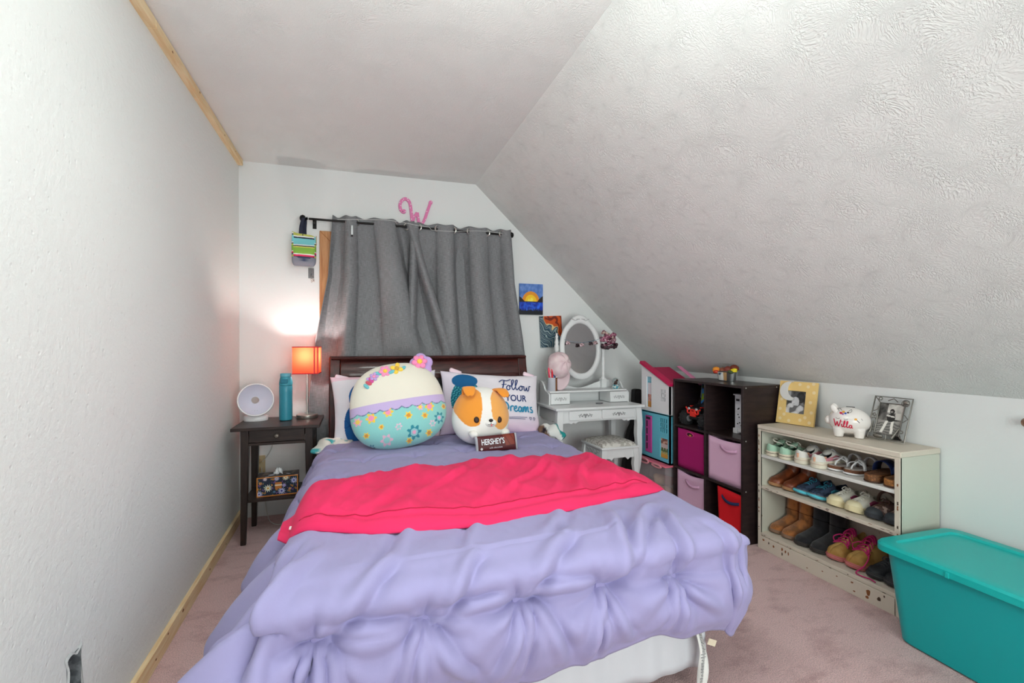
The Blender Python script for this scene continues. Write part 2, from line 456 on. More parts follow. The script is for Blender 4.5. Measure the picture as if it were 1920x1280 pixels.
# open electrical box in the left wall
xb = xwall(1.46, 0.3)
EB = thing('electrical_box', 'open steel electrical box with torn drywall paper in grey wall', 'electrical box', (xb, 1.462, 0.235))
STEEL = M('galvanised_steel', (150, 154, 158), 0.5, 0.25, bump=(80, 0.2, 3), var=(40, (96, 99, 104), 0.4, 0.6))
PAPER = M('torn_paper', (196, 198, 198), 0.9)
DARKPAPER = M('torn_paper_shadow', (74, 74, 74), 0.9)
y0, y1, z0, z1 = HOLE
mb = MB(); D = 0.05
mb.add([(xb-D,y0,z0),(xb-D,y1,z0),(xb-D,y1,z1),(xb-D,y0,z1)], [(0,1,2,3)])
for (ya, za, yb, zb) in ((y0,z0,y1,z0),(y1,z0,y1,z1),(y1,z1,y0,z1),(y0,z1,y0,z0)):
    mb.add([(xb+.001,ya,za),(xb+.001,yb,zb),(xb-D,yb,zb),(xb-D,ya,za)], [(0,1,2,3)])
mb.build('box_shell', STEEL, EB, smooth=0, solid=0.0012)
mb = MB(); mb.obox((xb-.035, (y0+y1)/2, z0+.03), (.006, .035, .012)); mb.obox((xb-.035, (y0+y1)/2, z1-.03), (.006, .035, .012)); mb.cyl((xb-.03,(y0+y1)/2,z0+.06),(xb-.05,(y0+y1)/2,z0+.06),.009)
mb.build('clamp', M('clamp_steel', (150, 152, 155), 0.35, 0.9), EB, bevel=0.001)
edge = [(y0-.004,z0-.004),(y0+.02,z0+.006),(y0+.035,z0-.006),(y1+.004,z0-.003),(y1+.002,z0+.03),(y1-.004,z1-.02),(y1+.004,z1+.004),(y0+.04,z1-.006),(y0+.018,z1+.006),(y0-.004,z1+.001),(y0+.004,z1-.03),(y0-.002,z0+.04)]
edge = [tuple(p) for p in catmull(edge, 3, True)]
mb = MB(); n = len(edge)
vo = [(xwall(y,z)+.0012, (y-1.462)*1.13+1.462, (z-.294)*1.09+.294) for y,z in edge]; vi = [(xwall(y,z)+.0045, (y-1.462)*.98+1.462, (z-.294)*.97+.294) for y,z in edge]
mb.add(vo+vi, [(i,(i+1)%n,n+(i+1)%n,n+i) for i in range(n)]); mb.build('torn_edge', PAPER, EB, smooth=0)
mb = MB(); mb.add([(xb+.003,y0,z0+.012),(xb+.006,y0+.03,z0+.028),(xb+.004,y1,z0+.016),(xb+.003,y1,z0+.002),(xb+.003,y0,z0-.004)], [(0,1,2,3,4)]); mb.build('paper_flap', PAPER, EB, smooth=0, solid=0.001)

# ------------------------------------------------------------------ window behind the curtains
OAK = M('honey_oak', (196, 140, 92), 0.45, var=(5, (172, 112, 66), 0.4, 0.62), stretch=(14, 14, 1.2), bump=(40, 0.1, 3), coat=0.15)
W1 = bpy.data.objects.new('window_1', None); col.objects.link(W1); W1.location = (0.41, YB, 0.87); tag(W1, 'honey oak window casing mostly hidden by the grey curtains', kind='structure')
x0, x1, z0, z1 = WIN; c = 0.088
mb = MB(); mb.prism([(x0-c, z0-c), (x0, z0), (x0, z1), (x0-c, z1+c)], 0.018, (0, YB, 0), (1,0,0), (0,0,1)); mb.build('casing', OAK, W1, smooth=0, bevel=0.003)
mb = MB(); mb.prism([(x1+c, z0-c), (x1, z0), (x1, z1), (x1+c, z1+c)], 0.018, (0, YB, 0), (1,0,0), (0,0,1)); mb.build('casing', OAK, W1, smooth=0, bevel=0.003)
mb = MB(); mb.prism([(x0-c, z1+c), (x0, z1), (x1, z1), (x1+c, z1+c)], 0.018, (0, YB, 0), (1,0,0), (0,0,1)); mb.build('casing', OAK, W1, smooth=0, bevel=0.003)
mb = MB(); mb.prism([(x0-c, z0-c), (x0, z0), (x1, z0), (x1+c, z0-c)], 0.018, (0, YB, 0), (1,0,0), (0,0,1)); mb.build('casing', OAK, W1, smooth=0, bevel=0.003)
mb = MB()
for (a0, a1, b0, b1) in ((x0, x0+.02, z0, z1), (x1-.02, x1, z0, z1), (x0, x1, z0, z0+.02), (x0, x1, z1-.02, z1)): mb.box(a0, a1, YB-.004, YB+.09, b0, b1)
mb.build('jamb', OAK, W1, smooth=0)
VINYL = M('white_vinyl', (225, 226, 226), 0.35); GLASS = M('window_glass', (235, 240, 242), 0.05, trans=0.95)
zm = (z0 + z1) / 2
for (b0, b1, yy) in ((z0+.02, zm+.02, YB+.05), (zm-.02, z1-.02, YB+.075)):
    mb = MB(); a0, a1 = x0+.02, x1-.02; w = 0.035
    for r in ((a0, a0+w, b0, b1), (a1-w, a1, b0, b1), (a0+w, a1-w, b0, b0+w), (a0+w, a1-w, b1-w, b1)): mb.box(r[0], r[1], yy-.012, yy+.012, r[2], r[3])
    sh = mb.build('sash', VINYL, W1, smooth=0, bevel=0.002)
    MB().box(a0+w, a1-w, yy-.003, yy+.003, b0+w, b1-w).build('pane', GLASS, sh, smooth=0)
# outlet behind the nightstand, hook, brown knob
OUT = thing('wall_outlet', 'almond wall outlet low on the wall behind the nightstand', 'outlet', (-0.606, YB, 0.29))
ALM = M('almond_plastic', (196, 178, 140), 0.4)
MB().box(-.64, -.572, YB-.006, YB, .29, .404).build('cover_plate', ALM, OUT, bevel=.002)
for z in (.32, .368): MB().lathe([(.0155, 0), (.0155, .003), (.013, .004)], (-.606, YB-.006, z), 20, Matrix.Rotation(R(90), 3, 'X')).build('socket', M('almond_dark', (176, 156, 118), .4), OUT)
HK = thing('adhesive_hook', 'small clear adhesive hook on wall under the striped bag', 'hook', (-.292, YB, 1.60))
CLR = M('clear_plastic', (236, 238, 240), .15, trans=.75, ior=1.2)
MB().obox((-.292, YB-.004, 1.625), (.036, .006, .07)).build('hook_plate', CLR, HK, bevel=.002)
MB().tube([(-.292,YB-.006,1.62),(-.292,YB-.012,1.60),(-.291,YB-.022,1.592),(-.290,YB-.030,1.60)], .004).build('hook_arm', CLR, HK)
MB().obox((-.285, YB-.0042, 1.586), (.024, .001, .045), Matrix.Rotation(R(-12), 3, 'Y')).build('printed_strip', M('paper_print', (222, 214, 208), .7, var=(160, (150, 140, 138), .5, .56)), HK, smooth=0)
KB = thing('coat_peg', 'small brown wooden peg on the white knee wall', 'peg', (XK, 1.003, .845))
MB().lathe([(.014, 0), (.010, .004), (.008, .012), (.016, .018), (.019, .026), (.015, .033), (.004, .036)], (XK, 1.003, .845), 18, Matrix.Rotation(R(-90), 3, 'Y')).build('peg_body', M('knob_brown', (150, 116, 96), .5, var=(60, (110, 82, 66), .4, .6)), KB)
# added unseen pendant bowl that brightens room and ceiling, just above the frame
CFX = thing('added_pendant', 'added unseen white bowl pendant light above the viewer', 'pendant light', (.16, .60, 2.34))
WEN = M('white_enamel', (230, 230, 228), .4)
MB().lathe([(.07, 0), (.07, -.014), (.055, -.022), (.01, -.024)], (.16, .60, 2.355), 32).build('canopy', WEN, CFX)
for k in range(3): MB().cyl((.16, .60, 2.33), (.16 + .17*math.cos(k*2.1), .60 + .17*math.sin(k*2.1), 1.79), .002, n=6).build('chain', WEN, CFX)
MB().lathe([(.02, 1.70), (.10, 1.72), (.16, 1.76), (.178, 1.79), (.172, 1.79), (.10, 1.735), (.02, 1.715)], (.16, .60, 0), 36).build('bowl', WEN, CFX)
FLU = thing('flush_light', 'round white flush ceiling light over the foot of the bed', 'ceiling light', (.20, 1.20, 2.35))
MB().lathe([(.19, 2.352), (.19, 2.325), (.178, 2.308), (.02, 2.306)], (.20, 1.20, 0), 40).build('fixture_body', WEN, FLU)

# ================================================================== BED
CHERRY = M('cherry_wood', (74, 30, 26), 0.38, var=(6, (52, 20, 18), 0.4, 0.62), stretch=(1.5, 10, 10), coat=0.25, bump=(30, 0.05, 2))
CHERRYV = M('cherry_wood_upright', (72, 29, 26), 0.38, var=(6, (50, 20, 18), 0.4, 0.62), stretch=(10, 10, 1.5), coat=0.25)
BED = thing('bed', 'dark cherry wood sleigh bed with slatted headboard below the curtains', 'bed', (0.52, 3.2, 0))
HX0, HX1 = -0.168, 1.208
def sleigh_profile(t):   # y, z of the curled headboard front, t 0..1 bottom to top
    z = 0.15 + 0.91 * t
    y = 3.185 + 0.055 * smoothstep(0.72, 1.0, t)
    return y, z
for x in (HX0, HX1 - 0.07):
    pts = []
    for i in range(25):
        t = i / 24; y, z = sleigh_profile(t); pts.append((y - 0.012, z if i else 0.0))
    back = [(y + 0.062, z) for y, z in reversed(pts)]
    mb = MB(); mb.prism(pts + back, 0.07, (x, 0, 0), (0,1,0), (0,0,1)); mb.build('post', CHERRYV, BED, bevel=0.008, seg=3)
mb = MB(); P = []
prof = [(3.196, .928), (3.198, .955), (3.206, .99), (3.22, 1.02), (3.232, 1.04), (3.252, 1.04), (3.243, 1.0), (3.23, .95), (3.222, .928)]
mb.prism(prof, HX1 - HX0 - .14, (HX0 + .07, 0, 0), (0,1,0), (0,0,1)); mb.build('upper_panel', CHERRY, BED, bevel=.003)
mb = MB(); mb.prism([(3.215 + .022*math.cos(a)*1.3, 1.048 + .013*math.sin(a)) for a in np.linspace(0, 2*PI, 20, endpoint=False)], HX1 - HX0 - .03, (HX0 + .015, 0, 0), (0,1,0), (0,0,1)); mb.build('top_rail', CHERRY, BED, bevel=.002)
MB().box(HX0+.07, HX1-.07, 3.19, 3.225, .905, .932).build('middle_rail', CHERRY, BED, bevel=.004)
MB().box(HX0+.07, HX1-.07, 3.19, 3.225, .40, .48).build('lower_rail', CHERRY, BED, bevel=.004)
nsl = 15
for i in range(nsl):
    x = HX0 + .07 + (HX1 - HX0 - .14) * (i + .5) / nsl
    MB().box(x - .021, x + .021, 3.198, 3.216, .475, .91).build('slat', CHERRYV, BED, bevel=.003)
for x in (HX0 + .02, HX1 - .05):
    MB().box(x, x + .03, 1.40, 3.19, .20, .30).build('side_rail', CHERRY, BED, bevel=.004)
for x in (-.06, 1.04):
    MB().box(x, x + .05, 1.42, 1.47, 0, .20).build('leg', CHERRY, BED, bevel=.004)

SHEETW = M('sheet_cotton', (226, 228, 226), .85, bump=(18, .3, 3, .006), vcol=True)
BXS = tag(MB().box(-.12, 1.12, 1.34, 3.15, .30, .335).build('box_spring', M('ticking', (214, 214, 212), .85), bevel=.012), 'thin white foundation board under the mattress', 'foundation')
mb = MB(); NX, NY = 48, 60
def rbox(nx, ny, x0, x1, y0, y1, z0, z1, r):
    P = []
    xs = np.linspace(-1, 1, nx); ring = np.linspace(0, 2*PI, ny, endpoint=False)
    return P
mb.box(-.135, 1.18, 1.36, 3.15, .335, .525)
mt = mb.build('mattress', SHEETW, bevel=.035, seg=4)
paint(mt, lambda c: np.tile([228, 230, 229], (len(c), 1)))
tag(mt, 'white sheeted mattress showing at the corners beside the pillows', 'mattress')

# ---------------------------------------------------------------- comforter
CX0, CX1, CY0, CY1 = -0.215, 1.235, 1.205, 2.93      # outer extents at the top edge
TOPZ = 0.545; RR = 0.085; DROP = 0.335
def make_comforter():
    ax0, ax1, ay0 = CX0 + RR, CX1 - RR, CY0 + RR
    L = RR * PI / 2 + DROP - RR
    ns, nt_ = 330, 270
    s = np.linspace(ax0 - L, ax1 + L, ns); t = np.linspace(ay0 - L, CY1, nt_)
    S, T = np.meshgrid(s, t, indexing='ij')
    ex = np.where(S < ax0, S - ax0, np.where(S > ax1, S - ax1, 0.0)); ey = np.where(T < ay0, T - ay0, 0.0)
    bx = np.clip(S, ax0, ax1); by = np.maximum(T, ay0)
    m = np.maximum(np.abs(ex), np.abs(ey)); aex, aey = np.abs(ex), np.abs(ey)
    with np.errstate(divide='ignore', invalid='ignore'):
        th = np.where(aex >= aey, (PI/4) * np.nan_to_num(aey/np.maximum(aex, 1e-9)), PI/2 - (PI/4) * np.nan_to_num(aex/np.maximum(aey, 1e-9)))
    dx = np.cos(th) * np.sign(ex + 1e-12); dy = -np.sin(th)
    dx = np.where(aey < 1e-9, np.sign(ex), dx); dy = np.where(aey < 1e-9, 0, dy)
    dx = np.where((aex < 1e-9) & (aey > 1e-9), 0, dx); dy = np.where((aex < 1e-9) & (aey > 1e-9), -1, dy)
    arc = np.minimum(m, RR * PI / 2); rest = np.maximum(m - RR * PI / 2, 0)
    rest_n = rest / (DROP - RR)
    # how far each side swings out as it hangs
    wl = smoothstep(0.2, -0.9, dx) * np.clip(-dx, 0, 1); wr_ = np.clip(dx, 0, 1); wf_ = np.clip(-dy, 0, 1)
    foot = smoothstep(2.6, 1.5, by)
    flare = wl * (0.10 + 0.10 * foot) + wr_ * (0.02 - .03 * foot) + wf_ * 0.015 + 2.2 * wl * wf_ * 0.10 + 1.3 * wr_ * wf_ * .04
    out = RR * np.sin(arc / RR) + flare * rest_n ** 0.8 + 0.016 * np.sin(np.clip(rest_n, 0, 1) * PI) 
    out = out - 0.02 * smoothstep(.75, 1.0, rest_n)
    dn = RR * (1 - np.cos(arc / RR)) + rest
    Z = TOPZ - dn
    X = bx + dx * out; Y = by + dy * out
    # top: gentle crown and lower towards the pillows' left side
    Z += np.where(m < 1e-9, 0.006 * np.sin(PI * np.clip((bx - ax0) / (ax1 - ax0), 0, 1)), 0)
    P = np.stack([X, Y, Z], -1)
    gu = np.gradient(P, axis=0); gv = np.gradient(P, axis=1); Nn = np.cross(gu, gv); Nn /= np.linalg.norm(Nn, axis=-1, keepdims=True) + 1e-12
    d = np.zeros_like(S)
    tu = []
    f_ = ay0 - RR * PI / 2 - 0.038      # t of the row of tufts on the foot face (z about 0.42)
    for k, x in enumerate((-0.091, 0.17, 0.435, 0.693, 0.957)): tu.append((x, f_ + (-.004, .0, .004, .002, -.016)[k], 1.0))
    for row in range(7):
        for k in range(-1, 7):
            x = -0.091 + 0.262 * k + (0.131 if row % 2 == 0 else 0); y = f_ + 0.27 * (row + 1) + (.045 if row == 0 else 0)
            if row == 0: continue
            if CX0 - .22 < x < CX1 + .18 and y < CY1 - .03: tu.append((x, y, 0.55))
    rr = np.random.default_rng(3)
    for i, (x, y, a) in enumerate(tu):
        rx, ry = S - x, T - y; rho = np.hypot(rx, ry) + 1e-6; ang = np.arctan2(ry, rx); ph = rr.uniform(0, 6.28)
        d -= a * 0.040 * np.exp(-(rho / 0.05) ** 2)
        star = np.cos(5 * ang + ph + 0.5 * np.sin(2 * ang + ph)) + 0.6 * np.cos(9 * ang + 2 * ph)
        d += a * 0.011 * star * np.exp(-rho / 0.075) * smoothstep(0.006, 0.03, rho)
        # gathered pleat running sideways from the button
        d -= a * 0.014 * np.exp(-(ry / 0.011) ** 2) * np.exp(-np.abs(rx) / 0.11)
        if a == 1.0: d += 0.013 * np.cos(9 * ang + ph) * np.exp(-rho / 0.16) * smoothstep(0.0, -0.03, ry) * smoothstep(.01, .05, rho)
        d += a * 0.006 * np.exp(-((np.abs(ry) - 0.03) / 0.02) ** 2) * np.exp(-np.abs(rx) / 0.10)
    # puffed channels between the rows on the foot face
    inf = smoothstep(ay0 - 0.02, ay0 - 0.12, T)
    d += inf * 0.036 * np.exp(-((T - (f_ + 0.075)) / 0.045) ** 2)
    d += inf * 0.018 * np.exp(-((T - (f_ - 0.09)) / 0.05) ** 2)
    def crease(x0, y0, x1, y1, w, amp, side=1.0):
        nonlocal d
        vx, vy = x1 - x0, y1 - y0; l = math.hypot(vx, vy); vx, vy = vx / l, vy / l
        a = (S - x0) * vx + (T - y0) * vy; q = -(S - x0) * vy + (T - y0) * vx
        q = q + 0.012 * np.sin(a * 14 + x0 * 9)
        tap = smoothstep(-0.02, 0.05, a) * smoothstep(l + 0.02, l - 0.10, a)
        d += amp * tap * 1.25 * (np.exp(-(q / (.72 * w)) ** 2) - 0.95 * np.exp(-((q - side * 1.15 * w) / (.7 * w)) ** 2))
    F = f_
    # long folds thrown up from each button across the roll of the foot, and pleats down to the hem
    for (a, b, c_, e, w, am, sd) in (
        (-.091, F, .10, F + .20, .028, .016, -1), (.17, F, .36, F + .17, .026, .016, -1), (.435, F, .64, F + .22, .03, .018, -1),
        (.693, F, .86, F + .30, .032, .020, -1), (.72, F + .02, 1.05, F + .33, .026, .015, -1), (.957, F, 1.05, F + .26, .022, .014, 1),
        (-.091, F + .01, .16, F + .015, .022, .016, 1), (.17, F + .01, .42, F + .012, .022, .016, 1), (.435, F + .01, .68, F + .03, .022, .016, 1),
        (-.091, F, -.20, F - .20, .018, .011, 1), (-.091, F, -.07, F - .20, .016, .010, 1), (-.091, F, .03, F - .20, .02, .012, 1),
        (.17, F, .14, F - .20, .016, .010, 1), (.17, F, .30, F - .22, .024, .015, 1), (.17, F, .07, F - .2, .018, .010, -1),
        (.435, F, .42, F - .22, .018, .012, 1), (.435, F, .59, F - .20, .026, .018, 1), (.435, F, .35, F - .2, .018, .012, -1),
        (.693, F, .63, F - .22, .02, .014, 1), (.693, F, .80, F - .2, .02, .010, 1), (.693, F, .70, F - .22, .016, .010, -1),
        (.957, F, .93, F - .20, .018, .012, 1), (.957, F - .03, 1.10, F - .14, .022, .013, -1), (.957, F, .87, F - .2, .018, .010, -1),
        (-.22, F + .02, -.10, F + .33, .03, .016, 1), (-.30, F - .10, -.14, F + .22, .028, .020, 1), (-.33, F + .10, -.18, F + .42, .024, .014, -1),
        (1.20, F - .12, 1.12, F + .16, .024, .012, 1), (1.30, F - .05, 1.22, F + .24, .024, .012, 1),
        (.05, F + .12, .20, F + .42, .03, .008, 1), (.30, F + .16, .42, F + .40, .026, .007, 1), (.55, F + .16, .70, F + .42, .03, .008, -1)):
        crease(a, b, c_, e, w, am, sd)
    # hanging folds down both sides
    side = smoothstep(0.02, 0.16, np.abs(ex)) * (np.abs(ey) < 0.05)
    d += side * (0.014 * np.sin(T * 21 + 0.6 * np.sin(T * 6)) + 0.008 * np.sin(T * 37 + 1.3))
    d += 0.004 * snoise(S, T, 5, 4, 1.6) + 0.0022 * snoise(S * 2.2, T * 2.2, 9, 3, 2.4)
    # tight little wrinkles near the pillows, mostly across the bed
    d += smoothstep(2.1, 2.5, T) * 0.0035 * snoise(S * 0.7, T * 3.0, 21, 4, 1.8)
    P = P + Nn * d[..., None] * np.sign(Nn[ns//2, nt_-20, 2])
    P[..., 2] += smoothstep(F + .1, F - .2, T) * 0.0
    # uneven hem
    hem = smoothstep(0.5, 1.0, rest_n)
    P[..., 2] += hem * (0.020 * np.sin(S * 9 + T * 7) + 0.010 * np.sin(S * 23 + 1))
    # higher hem toward the right end of the foot
    P[..., 2] = np.maximum(P[..., 2], 0.03)
    def at(x, y):
        i = int(np.argmin(abs(s - x))); j = int(np.argmin(abs(t - y)))
        sg = np.sign(Nn[ns//2, nt_-20, 2])
        return Vector(P[i, j]), Vector(Nn[i, j] * sg)
    return P, at, tu
CP, cat_at, tufts = make_comforter()
LAV = M('lavender_cotton', (156, 150, 192), .82, bump=(140, .12, 3, .0015), sheen=.12, spec=.2)
CF_ = thing('comforter', 'lavender button-tufted comforter draped over the bed', 'comforter', (0.52, 1.9, .2))
mb = MB(); mb.grid(CP); cm_ = mb.build('quilted_cover', LAV, CF_, smooth=180, solid=0.012)
LAVB = M('lavender_button', (150, 143, 186), .75, spec=.25)
for i, (x, y, a) in enumerate(tufts):
    p, nn = cat_at(x, y)
    zax = nn.normalized(); q = zax.to_track_quat('Z', 'Y').to_matrix()
    if a == 1.0: MB().lathe([(.017, -.004), (.0185, .002), (.015, .008), (.006, .011), (.0005, .0115)], p + zax * .002, 18, q).build('button', LAVB, CF_)
    else:
        mb = MB()
        for k in range(5): mb.ell(p + zax * .002 + q @ V(-.014 + .007 * k, .003 * (k % 2), 0), (.0045, .004, .003), 8, 6, q)
        mb.build('stitched_tuck', LAVB, CF_)

# white bed skirt and care label under the foot of the comforter
SK = M('skirt_cotton', (206, 208, 214), .85, bump=(70, .15, 3, .002), spec=.2)
pts = []
for x in np.linspace(-.17, 1.10, 150): pts.append((x, 1.262 + .006 * math.sin(x * 26) + .004 * math.sin(x * 61 + 1)))
for y in np.linspace(1.285, 3.1, 120): pts.append((1.118 + .006 * math.sin(y * 31), y))
P = np.zeros((len(pts), 12, 3))
for i, (x, y) in enumerate(pts):
    for j in range(12):
        v = j / 11; P[i, j] = (x + (0.012 * v if i < 150 and x > 1 else 0), y - .012 * v * (1 if i < 150 else 0), .335 - (.335 - .052 - .012 * math.sin(x * 5 + 2 + y)) * v)
sk = MB().grid(P).build('bed_skirt', SK, smooth=180, solid=.003); tag(sk, 'white cotton bed skirt hanging under the lavender comforter', 'bed skirt')
# its right return also closes the left side
P = np.zeros((120, 12, 3))
for i, y in enumerate(np.linspace(1.27, 3.1, 120)):
    for j in range(12): P[i, j] = (-.175 + .006 * math.sin(y * 29) - .01 * j / 11, y, .335 - .28 * j / 11)
MB().grid(P).build('side_drop', SK, sk, smooth=180, solid=.003, world=False)
CTG = M('care_label_cloth', (226, 226, 222), .8)
ct = thing('care_label', 'long white printed care label hanging beside the bed skirt', 'label', (1.075, 1.205, .03))
path = [(1.062, 1.236, .225), (1.066, 1.226, .18), (1.070, 1.214, .13), (1.062, 1.206, .08), (1.050, 1.202, .03)]
path = [Vector(p) for p in catmull(path, 6)]; P = np.zeros((len(path), 3, 3))
for i, p in enumerate(path):
    tw = .018 - .006 * i / len(path)
    for j in range(3): P[i, j] = p + V((j - 1) * tw, .010 * (j - 1) * math.sin(i * .25), 0)
MB().grid(P).build('ribbon', CTG, ct, smooth=180, solid=.0008)
mb = MB(); 
for i in range(2, len(path) - 2):
    p = path[i]; w = .010 * random.uniform(.5, 1)
    mb.obox(p + V(-.002, -.0012 + 0, 0), (2 * w, .0006, .0022))
    p2 = (path[i] + path[i+1]) / 2; w = .010 * random.uniform(.4, 1); mb.obox(p2 + V(0, -.0012, 0), (2 * w, .0006, .0018))
mb.build('printed_lines', M('ink_grey', (120, 120, 122), .8), ct, smooth=0)
mb = MB(); mb.obox((1.115, 1.225, .152), (.034, .002, .02), Matrix.Rotation(R(25), 3, 'Y')); tag(mb.build('fabric_tab', M('cream_tab', (224, 212, 188), .8), smooth=0), 'short cream fabric tab under the right comforter corner', 'tab')

# ---------------------------------------------------------------- pink folded blanket
def make_pink():
    fx = [-.245, -.22, .05, .4, .79, 1.16, 1.215]; fy = [1.70, 1.615, 1.475, 1.425, 1.475, 1.545, 1.60]
    bx_ = [-.245, -.14, .1, .43, .8, 1.1, 1.215]; byy = [1.80, 1.99, 2.06, 2.13, 2.135, 2.06, 1.70]
    nu, nv = 170, 60
    U = np.linspace(-.245, 1.215, nu); P = np.zeros((nu, 2 * nv, 3))
    f = np.interp(U, fx, fy); b_ = np.interp(U, bx_, byy)
    k = np.ones(9) / 9
    fs_ = np.convolve(np.pad(f, 4, 'edge'), k, 'valid'); bs_ = np.convolve(np.pad(b_, 4, 'edge'), k, 'valid')
    for i in range(nu):
        x = U[i]
        v = np.linspace(0, 1, nv); y = fs_[i] + (bs_[i] - fs_[i]) * v
        drop = RR * (1 - np.sqrt(np.clip(1 - np.clip((CX0 + RR - x) / RR, 0, 1) ** 2, 0, 1))) + RR * (1 - np.sqrt(np.clip(1 - np.clip((x - CX1 + RR) / RR, 0, 1) ** 2, 0, 1)))
        drop = min(drop, .055)
        base = TOPZ + .008 - drop + 0 * y
        endt = smoothstep(0, .10, x + .245) * smoothstep(0, .16, 1.215 - x)
        th = (.018 + .052 * endt) * (np.clip(1 - np.abs(2 * v - 1) ** 2.6, 0, 1) ** .5) * (.72 + .36 * v)
        xs = np.full(nv, x)
        wr = .011 * snoise(xs * 1.1 + y * .9, y * .5, 31, 4, 1.5) + .007 * snoise(xs * 2.6 - y * 1.6, y * 1.0, 33, 3, 1.7) + .004 * snoise(xs * 5, y * 3, 35, 3, 1.5)
        ridge = 0
        for (cx_, sl_, w_, am_) in ((.12, .55, .030, .010), (.30, .75, .022, .008), (.52, .5, .034, .012), (.66, .85, .020, .010), (.78, .45, .026, .012), (.92, .6, .022, .013), (1.04, .35, .026, .012), (-.05, .5, .026, .007)):
            q = (xs - cx_) - sl_ * (y - 1.75) + .02 * np.sin(y * 16 + cx_ * 20)
            ridge = ridge + am_ * (np.exp(-(q / w_) ** 2) - .8 * np.exp(-((q - 1.8 * w_) / (1.2 * w_)) ** 2)) * smoothstep(1.50, 1.62, y)
        hemline = -.012 * np.exp(-((y - fs_[i] - .055) / .010) ** 2) * smoothstep(0, .1, 1.215 - x)
        edge = np.clip(1 - np.abs(2 * v - 1) ** 6, 0, 1)
        top = base + th + (wr + ridge + hemline) * edge * (.35 + .65 * endt)
        bot = base - .002 + .0 * y
        yb = y
        P[i, :nv] = np.stack([xs, y, np.maximum(top, base + .002)], 1)
        P[i, nv:] = np.stack([xs, yb[::-1], bot[::-1]], 1)
    return P
PINK = M('hot_pink_cotton', (226, 46, 96), .8, bump=(150, .10, 3, .0015), sheen=.03, spec=.2)
PK = thing('folded_blanket', 'hot pink folded blanket laid across the lavender comforter', 'blanket', (.5, 1.75, .55))
PP = make_pink(); mb = MB(); mb.grid(PP, cv=True); pkb = mb.build('blanket_body', PINK, PK, smooth=180)
mb = MB(); pts = [tuple(PP[i, 7] + np.array([0, 0, .0015])) for i in range(8, 160, 2)]
mb.tube(pts, .0016, 5); mb.build('seam', M('pink_seam', (180, 30, 64), .8), PK)
p = PP[5, 12]; MB().obox((p[0] - .004, p[1], p[2] + .004), (.006, .02, .004)).build('white_tag', M('white_tag', (240, 236, 236), .8), PK, smooth=0)

# ================================================================== CURTAINS
YR = 3.325; ZR = 1.975
BLK = M('black_iron', (34, 32, 32), .45, .6)
ROD = thing('curtain_rod', 'thin black iron curtain rod with round finials above the window', 'curtain rod', (.40, YR, ZR))
MB().cyl((-.30, YR, ZR), (1.115, YR, ZR), .0075, n=12).build('rod', BLK, ROD)
for x, sg in ((-.335, -1), (1.122, 1)):
    MB().lathe([(.006, -.03), (.012, -.024), (.006, -.018), (.018, -.012), (.0235, 0), (.018, .014), (.006, .02)], (x, YR, ZR), 10, Matrix.Rotation(R(90 * sg), 3, 'Y')).build('finial', BLK, ROD, smooth=20)
for x in (-.27, 1.105):
    mb = MB(); mb.box(x - .012, x + .012, YB - .006, YB, ZR - .045, ZR + .015); mb.tube([(x, YB, ZR - .012), (x, YR + .02, ZR - .016), (x, YR, ZR - .014), (x, YR - .012, ZR - .004)], .006); mb.build('bracket', BLK, ROD, bevel=.001)
LINEN = bpy.data.materials.new('grey_linen'); LINEN.use_nodes = True
nt = LINEN.node_tree; b = nt.nodes['Principled BSDF']; b.inputs['Roughness'].default_value = .8; b.inputs['Specular IOR Level'].default_value = .25; b.inputs['Sheen Weight'].default_value = .0
uvn = nt.nodes.new('ShaderNodeUVMap'); uvn.uv_map = 'UVMap'
acc = None
for sc_ in ((760, 22, 1), (26, 760, 1)):
    mp = nt.nodes.new('ShaderNodeMapping'); mp.inputs['Scale'].default_value = sc_; nt.links.new(uvn.outputs[0], mp.inputs['Vector'])
    n = nt.nodes.new('ShaderNodeTexNoise'); n.inputs['Scale'].default_value = 1; n.inputs['Detail'].default_value = 3; nt.links.new(mp.outputs[0], n.inputs['Vector'])
    if acc is None: acc = n.outputs['Fac']
    else:
        a = nt.nodes.new('ShaderNodeMath'); a.operation = 'ADD'; nt.links.new(acc, a.inputs[0]); nt.links.new(n.outputs['Fac'], a.inputs[1]); acc = a.outputs[0]
rp = nt.nodes.new('ShaderNodeMapRange'); rp.inputs[1].default_value = .75; rp.inputs[2].default_value = 1.3; nt.links.new(acc, rp.inputs[0])
mx = nt.nodes.new('ShaderNodeMix'); mx.data_type = 'RGBA'; mx.inputs[6].default_value = (*lin((102, 103, 106)), 1); mx.inputs[7].default_value = (*lin((152, 152, 155)), 1)
nt.links.new(rp.outputs[0], mx.inputs[0]); nt.links.new(mx.outputs[2], b.inputs['Base Color'])
bpn = nt.nodes.new('ShaderNodeBump'); bpn.inputs['Strength'].default_value = .25; bpn.inputs['Distance'].default_value = .001; nt.links.new(acc, bpn.inputs['Height']); nt.links.new(bpn.outputs[0], b.inputs['Normal'])
CHROME = M('brushed_nickel', (205, 203, 198), .28, .95)
